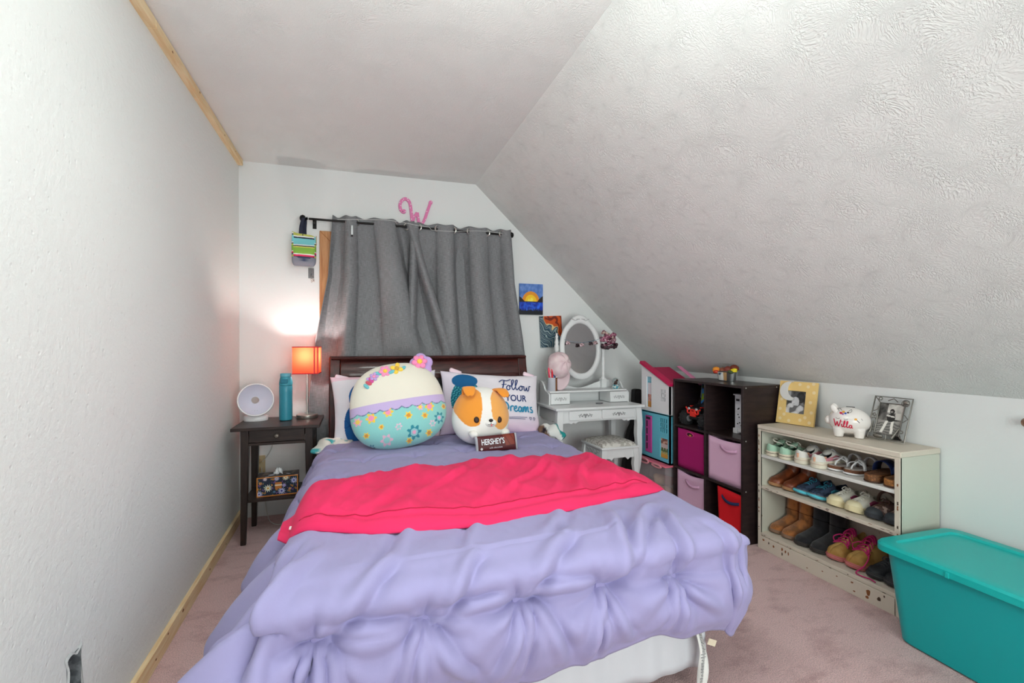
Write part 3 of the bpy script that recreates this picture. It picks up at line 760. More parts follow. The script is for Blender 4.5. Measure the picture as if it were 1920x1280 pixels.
def curtain(name, label, tops, zero_x, left_path, right_path, ztop, ybase, amp, lead, bow):
    """tops: X of the two top corners; zero_x: eyelet positions where the cloth crosses the rod; paths: [(z, X)] of the side edges"""
    root = thing(name, label, 'curtain', ((tops[0] + tops[1]) / 2, ybase, .5), group='grey grommet curtains')
    nu, nv = 220, 110
    zb = min(p[0] for p in left_path + right_path)
    lz = sorted(left_path); rz_ = sorted(right_path)
    P = np.zeros((nu, nv, 3)); UVs = np.zeros((nu, nv, 2))
    zx = [tops[0]] + list(zero_x) + [tops[1]]
    for i in range(nu):
        u = i / (nu - 1); xt = tops[0] + (tops[1] - tops[0]) * u
        # phase: pi per eyelet interval
        ph = np.interp(xt, zx, np.arange(len(zx)) * PI) + lead
        for j in range(nv):
            v = j / (nv - 1); z = ztop + (zb - ztop) * v
            xl = np.interp(z, [p[0] for p in lz], [p[1] for p in lz]); xr = np.interp(z, [p[0] for p in rz_], [p[1] for p in rz_])
            x = xl + (xr - xl) * u
            a = amp * (1 + 1.2 * smoothstep(.0, .20, v) - 1.2 * smoothstep(.52, .64, v))
            wob = .010 * math.sin(u * 9 + v * 4) * v + .008 * math.sin(u * 17 - v * 6 + 1) * v
            sn = math.sin(ph + .5 * v * math.sin(u * 5 + zero_x[0] * 7)); y = ybase + a * math.copysign(abs(sn) ** .7, sn) * (.80 + .30 * math.sin(ph * .5 + 1)) + wob - bow(u, v)
            zz = z + .006 * math.cos(2 * ph) * (1 - v) ** 12
            P[i, j] = (x + .006 * math.cos(ph) * (1 - v), min(y, YB - .032), zz); UVs[i, j] = (u * (tops[1] - tops[0]) * 1.7, z)
    mb = MB(); mb.grid(P); o = mb.build('cloth_panel', LINEN, root, smooth=180, solid=.0022)
    ul = o.data.uv_layers.new(name='UVMap'); fl_ = UVs.reshape(-1, 2)
    vi = np.empty(len(o.data.loops), int); o.data.loops.foreach_get('vertex_index', vi); ul.data.foreach_set('uv', fl_[vi].ravel())
    for k, x in enumerate(zero_x):
        ang = R(38) * (1 if k % 2 else -1)
        Mx = Matrix.Rotation(ang, 3, 'Z') @ Matrix.Rotation(R(90), 3, 'X')
        ring = [V(x, YR, ZR) + Mx @ V(.0215 * math.cos(a), .0215 * math.sin(a), 0) for a in np.linspace(0, 2*PI, 26, endpoint=False)]
        mb = MB(); mb.tube(ring, .0055, 8, closed=True, flat=(1, 1)); mb.build('grommet', CHROME, root)
    return root
curtain('window_curtain', 'grey linen grommet curtain panel lit from below by the red lamp', (-.157, .385),
        (-.06, .0, .123, .256, .34), [(2.02, -.157), (1.60, -.185), (1.16, -.262), (.75, -.30), (.45, -.315)], [(2.02, .385), (1.7, .47), (1.35, .58), (1.08, .665), (.45, .69)], 2.012, YR, .034, 0.2,
        lambda u, v: .035 * v + .03 * u ** 3 * v)
curtain('window_curtain', 'grey linen grommet curtain panel next to the sunset painting', (.37, 1.12),
        (.423, .557, .674, .794, .93, 1.043), [(2.02, .37), (1.2, .34), (.45, .33)], [(2.02, 1.115), (1.6, 1.145), (1.08, 1.235), (.45, 1.27)], 2.008, YR + .004, .034, PI,
        lambda u, v: .012 * v)
# thin white cord and clip along the curtain top
CORD = thing('string_cord', 'thin white string strung along the curtain tops with a silver clip', 'string', (-.03, 3.285, 1.9))
mb = MB(); pts = []
for x in np.linspace(-.12, 1.04, 60): pts.append((x, 3.283 + .004 * math.sin(x * 20), 1.985 + .012 * math.sin(x * 8.5) - .02 * (x > .5)))
mb.tube(pts, .0013, 5); mb.build('string', M('white_string', (225, 225, 222), .7), CORD)
mb = MB(); mb.obox((-.027, 3.277, 1.905), (.017, .012, .075)); mb.build('clip', M('clip_silver', (176, 176, 178), .35, .6), CORD, bevel=.003)
MB().obox((-.027, 3.272, 1.872), (.013, .006, .012)).build('clip_end', BLK, CORD, bevel=.002)

# ------------------------------------------------------------------ letter W
WP = M('letter_pink', (226, 128, 178), .5)
def wdots(c):
    out = np.tile([226, 120, 174], (len(c), 1)).astype(float); return out
LW = thing('wall_letter', 'pink polka-dot wooden letter W hung above the curtains', 'letter', (.41, YB - .012, 2.02))
curl = catmull([(.331, 2.099), (.318, 2.100), (.304, 2.118), (.300, 2.150), (.312, 2.180), (.338, 2.196), (.362, 2.182), (.374, 2.150), (.380, 2.10), (.388, 2.028)], 6)
strokes = [(curl, .021), ([(.388, 2.028), (.403, 2.075), (.424, 2.104)], .021), ([(.424, 2.104), (.428, 2.07), (.436, 2.022)], .021), ([(.436, 2.022), (.462, 2.03), (.478, 2.06), (.497, 2.12), (.520, 2.188)], .021)]
mb = MB()
for si, (st, w) in enumerate(strokes):
    yo = YB - .012 - .0007 * (3 - si)
    st = [np.array(p) for p in st]; n = len(st); lft = []; rgt = []
    for i in range(n):
        t = st[min(i+1, n-1)] - st[max(i-1, 0)]; t /= np.hypot(*t); nn = np.array([-t[1], t[0]]) * w / 2
        lft.append(st[i] + nn); rgt.append(st[i] - nn)
    P = np.zeros((n, 4, 3))
    for i in range(n):
        P[i, 0] = (lft[i][0], yo, lft[i][1]); P[i, 1] = (rgt[i][0], yo, rgt[i][1]); P[i, 2] = (rgt[i][0], YB - .001, rgt[i][1]); P[i, 3] = (lft[i][0], YB - .001, lft[i][1])
    mb.grid(P, cv=True); mb.add([P[0, k] for k in range(4)], [(0, 1, 2, 3)]); mb.add([P[-1, k] for k in range(4)], [(3, 2, 1, 0)])
mb.lathe([(.014, 0), (.014, .0125)], (.521, YB, 2.188), 16, Matrix.Rotation(R(90), 3, 'X')); mb.lathe([(.015, 0), (.015, .0125)], (.328, YB, 2.104), 16, Matrix.Rotation(R(90), 3, 'X'))
mb.build('letter_body', WP, LW, bevel=.0015)
mb = MB(); sf = plane_surf((0, YB - .0152, 0), (1, 0, 0), (0, 0, 1), .0006)
k = 0
for st, w in strokes:
    for i in range(0, len(st), 4 if len(st) > 12 else 1):
        q = st[i]; disc_print(mb, q[0] + .005 * (-1) ** k, q[1] + .003 * (-1) ** (k // 2), .0034, .0034, sf, 10, 1); k += 1
mb.build('polka_dots', M('dot_white', (246, 236, 242), .6), LW, smooth=0)

# ------------------------------------------------------------------ striped bag
BG = thing('striped_bag', 'small striped canvas bag hanging from the curtain rod end', 'bag', (-.325, 3.29, 1.655), R(6))
def bagP(nu=40, nv=60):
    P = np.zeros((nu, nv, 3))
    for j in range(nv):
        v = j / (nv - 1); z = .205 * (1 - v)
        w = .070 + .004 * math.sin(v * 3); dpt = .012 + .040 * smoothstep(0, .65, v) ** 1.0
        if v > .86: k = (v - .86) / .14; w *= math.sqrt(max(1 - (k * .55) ** 2, 0)); dpt *= math.sqrt(max(1 - (k * .9) ** 2, 0.05))
        for i in range(nu):
            a = 2 * PI * i / nu; ca, sa = math.cos(a), math.sin(a)
            x = w * math.copysign(abs(ca) ** .35, ca); y = dpt * math.copysign(abs(sa) ** .45, sa)
            P[i, j] = (x, y + .006 * math.sin(v * 9 + ca * 2), z - .012 * ca * (1 - v))
    return P
mb = MB(); BP = bagP(60, 120); mb.grid(BP, cu=True); mb.add([tuple(BP[i, -1]) for i in range(60)], [tuple(range(60))])
bo = mb.build('bag_body', M('bag_canvas', (255, 255, 255), .75, vcol=True, bump=(120, .15, 2, .001)), BG, smooth=70, world=False)
def bagcol(c):
    z = c[:, 2] + .012 * c[:, 0] / .07 * 0 ; v = 1 - z / .205
    out = np.zeros((len(c), 3)); bands = [(-.1, (190, 190, 96)), (.065, (235, 238, 238)), (.10, (36, 40, 60)), (.145, (128, 206, 214)), (.36, (235, 238, 238)), (.395, (36, 40, 60)), (.43, (226, 220, 110)), (.465, (140, 186, 76)), (.665, (240, 240, 238)), (.695, (222, 52, 96)), (.745, (36, 40, 60)), (.765, (128, 130, 142))]
    for t, rgb in bands: out[v >= t] = rgb
    sd = (np.abs(c[:, 0]) > .062) & (v < .765)
    vv = (v * 1.0 + .09) % .8
    for t, rgb in bands: out[sd & (vv >= t)] = rgb
    flap = (v > .765) & (np.abs(c[:, 0]) < .045 * (1 - (v - .765) / .13)) & (c[:, 1] < 0)
    out[flap] = (60, 70, 98)
    return out
paint(bo, bagcol)
NAVY = M('navy_webbing', (44, 48, 66), .8, bump=(300, .2, 1, .001))
mb = MB(); path = [(-.018, -.008, .19), (-.016, -.016, .25), (-.006, -.006, .300), (0, .026, .322), (.008, .050, .308), (.004, .032, .25), (.004, .012, .19)]
path = catmull(path, 6); P = np.zeros((len(path), 2, 3))
for i, p in enumerate(path):
    w = .0135 - .003 * math.sin(i / (len(path) - 1) * PI); P[i, 0] = p - np.array([w, 0, 0]); P[i, 1] = p + np.array([w, 0, 0])
mb.grid(P); mb.build('strap', NAVY, BG, smooth=180, solid=.003, world=False)
mb = MB(); mb.obox((.074, .0, .17), (.004, .02, .06)); mb.build('zipper_pull', M('brass_pull', (150, 136, 84), .4, .7), BG, world=False, bevel=.001)

# ================================================================== PAINTINGS
def canvas(name, label, x0, x1, z0, z1, rot):
    t = thing(name, label, 'painting', ((x0 + x1) / 2, YB - .002, z0))
    t.rotation_euler = (0, rot, 0)
    return t
PNT = lambda n, c: M('paint_' + n, c, .55, bump=(90, .3, 3, .001))
w_, h_ = .198, .244
P1 = canvas('sunset_painting', 'small canvas of an orange sun setting over blue water', 1.216, 1.414, 1.375, 1.62, 0)
nx, ny = 70, 86
G = np.zeros((nx, ny, 3))
for i in range(nx):
    for j in range(ny): G[i, j] = (-w_/2 + w_ * i/(nx-1), -.016, h_ * j/(ny-1))
mb = MB(); mb.grid(G); mb.box(-w_/2, w_/2, -.0158, 0, 0, h_)
o = mb.build('canvas', M('sunset_paint', (255, 255, 255), .5, vcol=True, bump=(120, .35, 3, .001)), P1, smooth=0, world=False)
def sunset(c):
    x = c[:, 0] / w_ + .5; y = c[:, 2] / h_; n = snoise(x, y, 3, 4, 3)
    out = np.zeros((len(c), 3))
    out[:] = np.array([92, 130, 200]) + n[:, None] * np.array([26, 22, 16])
    hz = .42
    r = np.hypot((x - .48) * 1.0 , (y - hz) * 1.1)
    out[(r < .37)] = (236, 150, 40); q = r < .25; out[q] = np.array([252, 206, 40]); out[(r < .14) & (n > -.1)] = (255, 236, 90)
    mt_ = (y < hz + .20 * np.clip((x - .76) / .24, 0, 1) ** .7 + .17 * np.clip((.22 - x) / .22, 0, 1) ** .8) & (y >= hz)
    out[mt_] = (40, 30, 26)
    q = (y < hz); out[q] = np.array([24, 70, 190]) + np.clip(n[q, None], -1, 1) * np.array([20, 40, 50])
    q = (y < hz + .012) & (y > hz - .012); out[q] = (40, 40, 60)
    ref = (y < hz - .03) & (np.abs(x - .48) < .2) & (snoise(x * .6, y * 3.2, 8, 3, 4) > .55) ; out[ref] = (60, 110, 220)
    reed = y < .12 + .10 * np.abs(snoise(x * 4, y * .2, 11, 3, 5)); out[reed] = (18, 22, 34)
    return np.clip(out, 0, 255)
paint(o, sunset)
P2 = canvas('swirl_painting', 'small poured-paint canvas of teal, black and rust orange swirls', 1.395, 1.592, 1.118, 1.37, R(-3))
mb = MB(); G2 = np.zeros((90, 110, 3)); w2, h2 = .190, .250
for i in range(90):
    for j in range(110): G2[i, j] = (-w2/2 + w2*i/89, -.016, h2*j/109)
mb.grid(G2); mb.box(-w2/2, w2/2, -.0158, 0, 0, h2)
o = mb.build('canvas', M('swirl_paint', (255, 255, 255), .35, vcol=True, coat=.2), P2, smooth=0, world=False)
def swirl(c):
    x = c[:, 0] / w2 + .5; y = c[:, 2] / h2
    for k in range(3):
        a = snoise(x, y, 40 + k, 2, 1.1); b_ = snoise(x, y, 50 + k, 2, 1.1); x = x + .12 * a; y = y + .12 * b_
    t = np.sin((x * 1.2 + y * 1.6) * 15); out = np.zeros((len(c), 3)); out[:] = (54, 86, 104)
    out[t > .35] = (38, 48, 58); out[t > .8] = (148, 168, 172); out[t < -.75] = (112, 126, 132)
    q = (x * .95 + y * .6 > .93) & (y > .36); out[q] = (206, 84, 30); q2 = q & (np.sin((x + y * .7) * 22) > .55); out[q2] = (120, 40, 24)
    q3 = (np.abs(x * .9 + y * .6 - .92) < .022) & (y > .36); out[q3] = (226, 196, 140)
    return out
paint(o, swirl)

# ================================================================== NIGHTSTAND AND WHAT STANDS ON IT
ESP = M('espresso_wood', (52, 38, 34), .42, var=(5, (38, 27, 25), .4, .62), stretch=(2, 14, 14), coat=.12, bump=(40, .08, 3))
ESPV = M('espresso_wood_upright', (50, 37, 33), .42, var=(5, (37, 27, 25), .4, .62), stretch=(14, 14, 2), coat=.12)
NS = thing('nightstand', 'dark brown wooden nightstand with drawer and shelf in the corner', 'nightstand', (-.43, 3.1, 0))
NX0, NX1, NY0, NY1, NZ = -.662, -.203, 2.905, 3.30, .67
mb = MB(); mb.prism([(NX0, NY0), (NX1, NY0), (NX1, NY1), (NX0, NY1)], .018, (0, 0, NZ - .018)); mb.build('top', ESP, NS, bevel=.003)
lx0, lx1, ly0, ly1 = -.620, -.245, 2.945, 3.262
for x, sx in ((lx0, 1), (lx1, -1)):
    for y, sy in ((ly0, 1), (ly1, -1)):
        mb = MB(); a, t = .040, .026
        def cn(w, z): return [(x, y, z), (x + sx*w, y, z), (x + sx*w, y + sy*w, z), (x, y + sy*w, z)]
        mb.add(cn(t, 0) + cn(a, .50) + cn(a, NZ - .018), [(0,1,2,3), (8,9,10,11)] + [(k*4+i, k*4+(i+1)%4, k*4+4+(i+1)%4, k*4+4+i) for k in range(2) for i in range(4)])
        mb.build('leg', ESPV, NS, bevel=.002)
MB().box(lx0+.006, lx0+.022, ly0+.04, ly1-.04, .56, NZ-.018).build('apron', ESP, NS, bevel=.001)
MB().box(lx1-.022, lx1-.006, ly0+.04, ly1-.04, .56, NZ-.018).build('apron', ESP, NS, bevel=.001)
MB().box(lx0+.04, lx1-.04, ly1-.022, ly1-.006, .56, NZ-.018).build('apron', ESP, NS, bevel=.001)
MB().box(lx0+.04, lx1-.04, ly0+.004, ly0+.022, .560, .575).build('front_rail', ESP, NS, bevel=.001)
dr = MB().box(lx0+.043, lx1-.043, ly0+.001, ly0+.02, .578, NZ-.020).build('drawer', ESP, NS, bevel=.002)
MB().lathe([(.006, 0), (.006, .01), (.013, .016), (.014, .021), (.009, .026), (.001, .027)], (-.4325, ly0+.001, .614), 18, Matrix.Rotation(R(90), 3, 'X')).build('knob', M('pewter', (120, 112, 104), .4, .8), dr)
MB().box(lx0+.01, lx1-.01, ly0+.012, ly1-.012, .235, .25).build('shelf', ESP, NS, bevel=.002)

# red table lamp
LP = thing('table_lamp', 'small table lamp with glowing red square shade on nightstand', 'lamp', (-.298, 3.205, NZ))
NICK = M('satin_nickel', (196, 190, 182), .3, .9)
MB().lathe([(.062, 0), (.064, .003), (.064, .020), (.061, .024), (.010, .0255), (.004, .026)], (-.298, 3.205, NZ), 40).build('base', NICK, LP)
MB().cyl((-.298, 3.205, NZ+.02), (-.298, 3.205, .99), .0058, n=14).build('pole', NICK, LP)
MB().lathe([(.012, .0), (.016, .005), (.016, .03), (.011, .034)], (-.298, 3.205, .982), 18).build('socket', M('socket_white', (226, 222, 214), .5), LP)
sh = bpy.data.materials.new('lamp_shade_paper'); sh.use_nodes = True; nt = sh.node_tree
for n in list(nt.nodes): nt.nodes.remove(n)
om = nt.nodes.new('ShaderNodeOutputMaterial'); df = nt.nodes.new('ShaderNodeBsdfDiffuse'); tl = nt.nodes.new('ShaderNodeBsdfTranslucent'); mixs = nt.nodes.new('ShaderNodeMixShader')
df.inputs[0].default_value = (*lin((184, 62, 58)), 1); tl.inputs[0].default_value = (*lin((206, 96, 58)), 1); mixs.inputs[0].default_value = .26
nt.links.new(df.outputs[0], mixs.inputs[1]); nt.links.new(tl.outputs[0], mixs.inputs[2]); nt.links.new(mixs.outputs[0], om.inputs[0])
hw = .074; sz0, sz1 = .955, 1.122; RM = rotz(R(-4)); LC = V(-.298, 3.205, 0)
def shell(mb, h, z0, z1, n=10):
    cs = [(-h, -h), (h, -h), (h, h), (-h, h)]
    for k in range(4):
        a, b_ = cs[k], cs[(k+1) % 4]; P = np.zeros((n, 6, 3))
        for i in range(n):
            for j in range(6):
                u = i/(n-1); P[i, j] = LC + RM @ V(a[0]+(b_[0]-a[0])*u, a[1]+(b_[1]-a[1])*u, z0+(z1-z0)*j/5)
        mb.grid(P)
mb = MB(); shell(mb, hw, sz0, sz1); mb.build('lamp_shade', sh, LP, smooth=0)
REDT = M('red_binding', (206, 34, 54), .6)
mb = MB()
for z in (sz0, sz1): mb.tube([LC + RM @ V(sx*hw, sy*hw, z) for sx, sy in ((-1,-1),(1,-1),(1,1),(-1,1))], .0028, 6, closed=True)
for sx, sy in ((1, -1), (.72, -1.003)): mb.obox(LC + RM @ V(sx*hw, sy*hw, (sz0+sz1)/2), (.006, .002, sz1 - sz0), RM)
mb.build('binding', REDT, LP, smooth=0)
mb = MB(); 
for sx in (-1, 1): mb.cyl(LC + RM @ V(0, 0, 1.0), LC + RM @ V(sx*hw, 0, .975), .0016, n=6)
mb.build('shade_spider', NICK, LP)
MB().ell((-.298, 3.205, 1.036), (.018, .018, .022), 18, 12).build('bulb', M('warm_bulb', (255, 230, 190), .4, emit=((255, 206, 140), 4.0)), LP)
pl = bpy.data.lights.new('bedside_bulb', 'POINT'); pl.energy = 4.8; pl.color = (1.0, .96, .90); pl.shadow_soft_size = .02
po = bpy.data.objects.new('bedside_bulb', pl); col.objects.link(po); po.parent = LP; po.location = (0, 0, 1.068 - NZ)
mb = MB(); cp = catmull([(-.36, 3.25, NZ + .004), (-.42, 3.29, NZ + .003), (-.47, 3.31, NZ - .03), (-.53, 3.36, .45), (-.585, 3.39, .365)], 5); mb.tube(cp, .0022, 6); mb.build('power_cord', M('cord_white', (214, 212, 206), .5), LP)
mb = MB(); cp = catmull([(-.59, 3.385, .33), (-.575, 3.375, .18), (-.545, 3.33, .03), (-.50, 3.24, .006), (-.44, 3.21, .005), (-.36, 3.26, .006), (-.28, 3.31, .006)], 6); mb.tube(cp, .0025, 6)
tag(mb.build('loose_cord', M('cord_white', (214, 212, 206), .5)), 'thin white cord trailing on the carpet under the nightstand', 'cord')

# round white light ring / cone lamp
DL = thing('round_light', 'round white dish light with centre hole on the nightstand', 'light', (-.588, 3.20, NZ))
WPL = M('white_plastic', (232, 228, 230), .32, coat=.2); LPL = M('pale_lilac_plastic', (214, 210, 226), .28, coat=.3)
DC = V(-.578, 3.14, .802); DM = Matrix.Rotation(R(14), 3, 'Z') @ Matrix.Rotation(R(82), 3, 'X')   # dish axis toward the room
rim_ = MB().lathe([(.021, -.052), (.024, -.044), (.05, -.030), (.075, -.012), (.091, .004), (.093, .010), (.097, .010), (.100, .004), (.096, -.008), (.074, -.028), (.045, -.048), (.024, -.060), (.020, -.058)], DC, 56, DM).build('rim_shell', WPL, DL)
dish_ = MB().lathe([(.022, -.042), (.05, -.028), (.075, -.010), (.0905, .006)], DC, 56, DM).build('dish', LPL, DL)
for ob in (dish_,):
    me = ob.data; bm = bmesh.new(); bm.from_mesh(me); bmesh.ops.delete(bm, geom=[f for f in bm.faces if len(f.verts) > 8], context='FACES'); bm.to_mesh(me); bm.free()
ring_ = MB().lathe([(.0205, -.050), (.0225, -.046), (.0225, -.040), (.0205, -.038)], DC, 30, DM).build('centre_ring', WPL, DL)
for ob in (rim_, ring_):
    me = ob.data; bm = bmesh.new(); bm.from_mesh(me); bmesh.ops.delete(bm, geom=[f for f in bm.faces if len(f.verts) > 8], context='FACES'); bm.to_mesh(me); bm.free()
mb = MB(); mb.lathe([(.066, 0), (.068, .004), (.067, .026), (.060, .034), (.02, .036)], (-.586, 3.19, NZ), 40, None, 1.0, .72); mb.build('stand', WPL, DL)
mb = MB(); mb.obox((-.586, 3.185, NZ+.045), (.05, .035, .04)); mb.build('neck', WPL, DL, bevel=.008)
mb = MB(); 
for k in range(4): mb.ell(DC + DM @ V(-.02 + .014*k, -.066, -.0165), (.0035, .0035, .001), 10, 6, DM)
mb.build('touch_keys', M('key_grey', (190, 188, 200), .4), DL)

# teal bottle
BT = thing('water_bottle', 'teal water bottle with flip lid on the nightstand', 'bottle', (-.413, 3.14, NZ))
TEALB = M('teal_bottle', (52, 138, 158), .38, coat=.15); TEALL = M('teal_lid', (60, 146, 164), .45)
MB().lathe([(.030, 0), (.0365, .004), (.0375, .012), (.0375, .10), (.0365, .14), (.0375, .18), (.0375, .212), (.036, .215)], (-.413, 3.14, NZ), 36).build('body', TEALB, BT)
MB().lathe([(.0355, .216), (.0378, .218), (.0378, .232), (.035, .252), (.0315, .265), (.0305, .268)], (-.413, 3.14, NZ), 36).build('collar', TEALL, BT)
MB().lathe([(.0285, .268), (.032, .270), (.032, .286), (.030, .290), (.012, .2915), (.001, .2915)], (-.413, 3.14, NZ), 32).build('flip_lid', M('teal_lid_light', (96, 168, 186), .45), BT)
mb = MB(); RB_ = rotz(R(-7)); mb.obox(V(-.413, 3.14, NZ+.243) + RB_ @ V(0, -.036, 0), (.040, .010, .026), RB_ @ Matrix.Rotation(R(-8), 3, 'X')); mb.build('latch', M('teal_dark', (40, 116, 138), .45), BT, bevel=.004)
# tissue box
TB = thing('tissue_box', 'orange and navy daisy-print tissue box on the nightstand shelf', 'tissue box', (-.442, 3.06, .25), R(3))
bw, bd, bh = .218, .115, .112
G = np.zeros((150, 80, 3))
for i in range(150):
    for j in range(80): G[i, j] = (-bw/2 + bw*i/149, -bd/2 - .0004, bh*j/79)
G3 = np.zeros((60, 40, 3))
for i in range(60):
    for j in range(40): G3[i, j] = (bw/2 + .0004, -bd/2 + bd*i/59, bh*j/39)
mb = MB(); mb.grid(G); mb.grid(G3); mb.box(-bw/2, bw/2, -bd/2, bd/2, 0, bh)
o = mb.build('carton', M('tissue_print', (255,255,255), .5, vcol=True), TB, smooth=0, world=False)
rt = np.random.default_rng(4); FLW = [(.27, .42, .20, (240, 238, 214), (214, 160, 60)), (.60, .22, .19, (196, 200, 238), (70, 74, 150)), (.9, .72, .17, (196, 202, 240), (60, 66, 140)), (.48, .88, .13, (186, 190, 230), (200, 170, 90)), (.70, .90, .15, (240, 236, 214), (214, 150, 60)), (.66, .5, .10, (190, 180, 230), (120, 110, 190)), (.06, .15, .17, (200, 206, 236), (80, 84, 150)), (.2, .9, .10, (230, 220, 230), (200, 140, 80)), (.80, .3, .08, (230, 170, 110), (200, 120, 50)), (.09, .7, .09, (220, 160, 100), (190, 110, 50)), (.42, .2, .07, (110, 150, 190), (60, 90, 130))]
def tissue(c):
    front = c[:, 1] < -bd/2 + .0002; side = c[:, 0] > bw/2 + .0002
    u = np.where(side, (c[:, 1] + bd/2) / bh, (c[:, 0] + bw/2) / bh); v = c[:, 2] / bh; U = bw / bh
    out = np.tile([38, 48, 66], (len(c), 1)).astype(float)
    n = snoise(u, v, 17, 4, 3.0); out[n > .35] = (56, 92, 96); out[n > .62] = (196, 122, 52); out[n < -.62] = (112, 80, 140)
    for (fx, fy, fr, pc, cc) in FLW:
        dx, dy = u - fx * U, v - fy; r = np.hypot(dx, dy); a = np.arctan2(dy, dx); q = r < fr * (.72 + .28 * np.cos(a * 11)); out[q] = pc; out[r < fr * .26] = cc
    q = (np.abs(u - .52 * U) < .16) & (np.abs(v - .52) < .17); out[q] = (206, 128, 60); q = (np.abs(u - .52 * U) < .17) & (np.abs(v - .54) < .035); out[q] = (240, 220, 190)
    ed = (v < .045) | (v > .955) | (u < .04) | (u > np.where(side, bd/bh, U) - .04); out[ed] = (226, 142, 60)
    top = c[:, 2] > bh - 1e-4; out[top & ~front & ~side] = (70, 62, 62)
    return out
paint(o, tissue)
G = np.zeros((80, 44, 3))
for i in range(80):
    for j in range(44): G[i, j] = (-bw/2 + bw*i/79, -bd/2 + bd*j/43, bh + .0005)
o = MB().grid(G).build('printed_top', M('tissue_print', (255,255,255), .5, vcol=True), TB, smooth=0, world=False)
def ttop(c):
    n = snoise(c[:, 0]*9, c[:, 1]*9, 19, 3, 1.2); out = np.tile([66, 60, 60], (len(c), 1)).astype(float); out[n > .3] = (120, 104, 92); out[n < -.5] = (190, 190, 200); return out
paint(o, ttop)
mb = MB(); P = np.zeros((14, 10, 3))
for i in range(14):
    for j in range(10):
        u, v = i/13*2-1, j/9; P[i, j] = (u * (.026 - .012*v) + .004*math.sin(v*7+u*3), .010*math.sin(u*5+v*4)*(1-v*.5), bh + .036*v*(1-.35*u*u) + .004*math.sin(u*11))
mb.grid(P); mb.build('tissue', M('tissue_white', (244, 244, 246), .9), TB, smooth=180, solid=.004, world=False)

# ================================================================== PILLOWS AND PLUSH
def pillow_grid(w, h, th, n=70, side=1, corner=.06):
    u = np.linspace(-1, 1, n); U, Vv = np.meshgrid(u, u, indexing='ij')
    t = th / 2 * (np.clip(1 - np.abs(U) ** 2.6, 0, 1) * np.clip(1 - np.abs(Vv) ** 2.6, 0, 1)) ** .42
    x = U * w / 2 * (1 - corner * (1 - Vv ** 2) * np.abs(U)); y = Vv * h / 2 * (1 - corner * 1.4 * (1 - U ** 2) * np.abs(Vv))
    t = t + .004 * snoise(U, Vv, 61, 3, .9) * np.clip(t * 30, 0, 1) + .006 * np.sin(9 * np.arctan2(Vv, U)) * np.clip((U**2 + Vv**2) - .35, 0, 1) * np.clip(t * 20, 0, 1)
    return np.stack([x, -side * t, y], -1)
def pillow(name, label, w, h, th, loc, rot, rgbfn, group, n=220):
    root = thing(name, label, 'pillow', loc, 0, group); root.rotation_euler = rot
    mb = MB(); mb.grid(pillow_grid(w, h, th, n, 1)); mb.grid(pillow_grid(w, h, th, 40, -1))
    o = mb.build('pillowcase', M('printed_cotton', (255, 255, 255), .85, vcol=True, bump=(25, .15, 3, .003)), root, smooth=180, world=False)
    paint(o, rgbfn)
    return root
def left_print(c):
    x, y = c[:, 0] / .33, c[:, 2] / .22
    out = np.tile([232, 228, 236], (len(c), 1)).astype(float)
    out[y < -.8] = (238, 214, 228); out[(y > .86) & (x < -.3)] = (240, 208, 222)
    hair = ((x + .42) / .26) ** 2 + ((y - .30) / .44) ** 2 < 1; hair |= ((x + .62) / .16) ** 2 + ((y + .45) / .52) ** 2 < 1; hair |= ((x + .46) / .12) ** 2 + ((y + .6) / .42) ** 2 < 1
    out[hair] = (24, 92, 156); q = hair & (np.abs(snoise(x, y * .4, 71, 2, 2.5)) < .05); out[q] = (12, 70, 134)
    face = ((x + .26) / .17) ** 2 + ((y - .05) / .42) ** 2 < 1; out[face] = (240, 178, 132)
    e = ((x + .33) / .055) ** 2 + ((y - .26) / .10) ** 2; out[face & (e < 1)] = (250, 226, 180); out[face & (e < .35)] = (30, 60, 110)
    sl = ((x + .36) / .09) ** 2 + ((y + .38) / .13) ** 2 < 1; out[sl] = (150, 214, 228)
    tail = (y < -.45) & (np.abs(x + .30 + .1 * y) < .05); out[tail] = (60, 160, 180)
    out[c[:, 1] > 1e-4] = (226, 224, 232)
    return out
PLg = 'printed pillows against the headboard'
PLL = pillow('bed_pillow', 'white printed pillow with blue figure behind the flower-topped cushion', .66, .45, .17, (.185, 3.03, .735), (R(-17), R(-3), 0), left_print, PLg)
SEQ = M('teal_sequins', (28, 120, 140), .22, .75, bump=(220, .9, 1, .004), var=(60, (70, 190, 196), .46, .56))
def right_print(c):
    x, y = c[:, 0] / .33, c[:, 2] / .22
    out = np.tile([234, 228, 236], (len(c), 1)).astype(float)
    n = snoise(x, y, 75, 3, 1.0); k = smoothstep(-.2, -.95, y)[:, None]; out = out * (1 - k) + np.array([236, 206, 226]) * k
    a = smoothstep(-.55, -.9, x)[:, None] * .5; out = out * (1 - a) + np.array([226, 214, 236]) * a
    blob = ((x + .60) / .26) ** 2 + ((y - .62) / .22) ** 2 < 1; out[blob] = (26, 98, 150)
    sq = ((x + .58) / .30) ** 2 + ((y - .05) / .60) ** 2 < 1; out[sq & ~blob] = (24, 108, 132)
    s2 = sq & ~blob & (snoise(x * 9, y * 7, 77, 3, 2.2) > .35); out[s2] = (84, 190, 200)
    out[c[:, 1] > 1e-4] = (228, 222, 232)
    return out
PLR = pillow('bed_pillow', 'white pillow lettered in navy and teal script behind the dog plush', .70, .43, .17, (.87, 3.0, .735), (R(-20), R(4), 0), right_print, PLg)
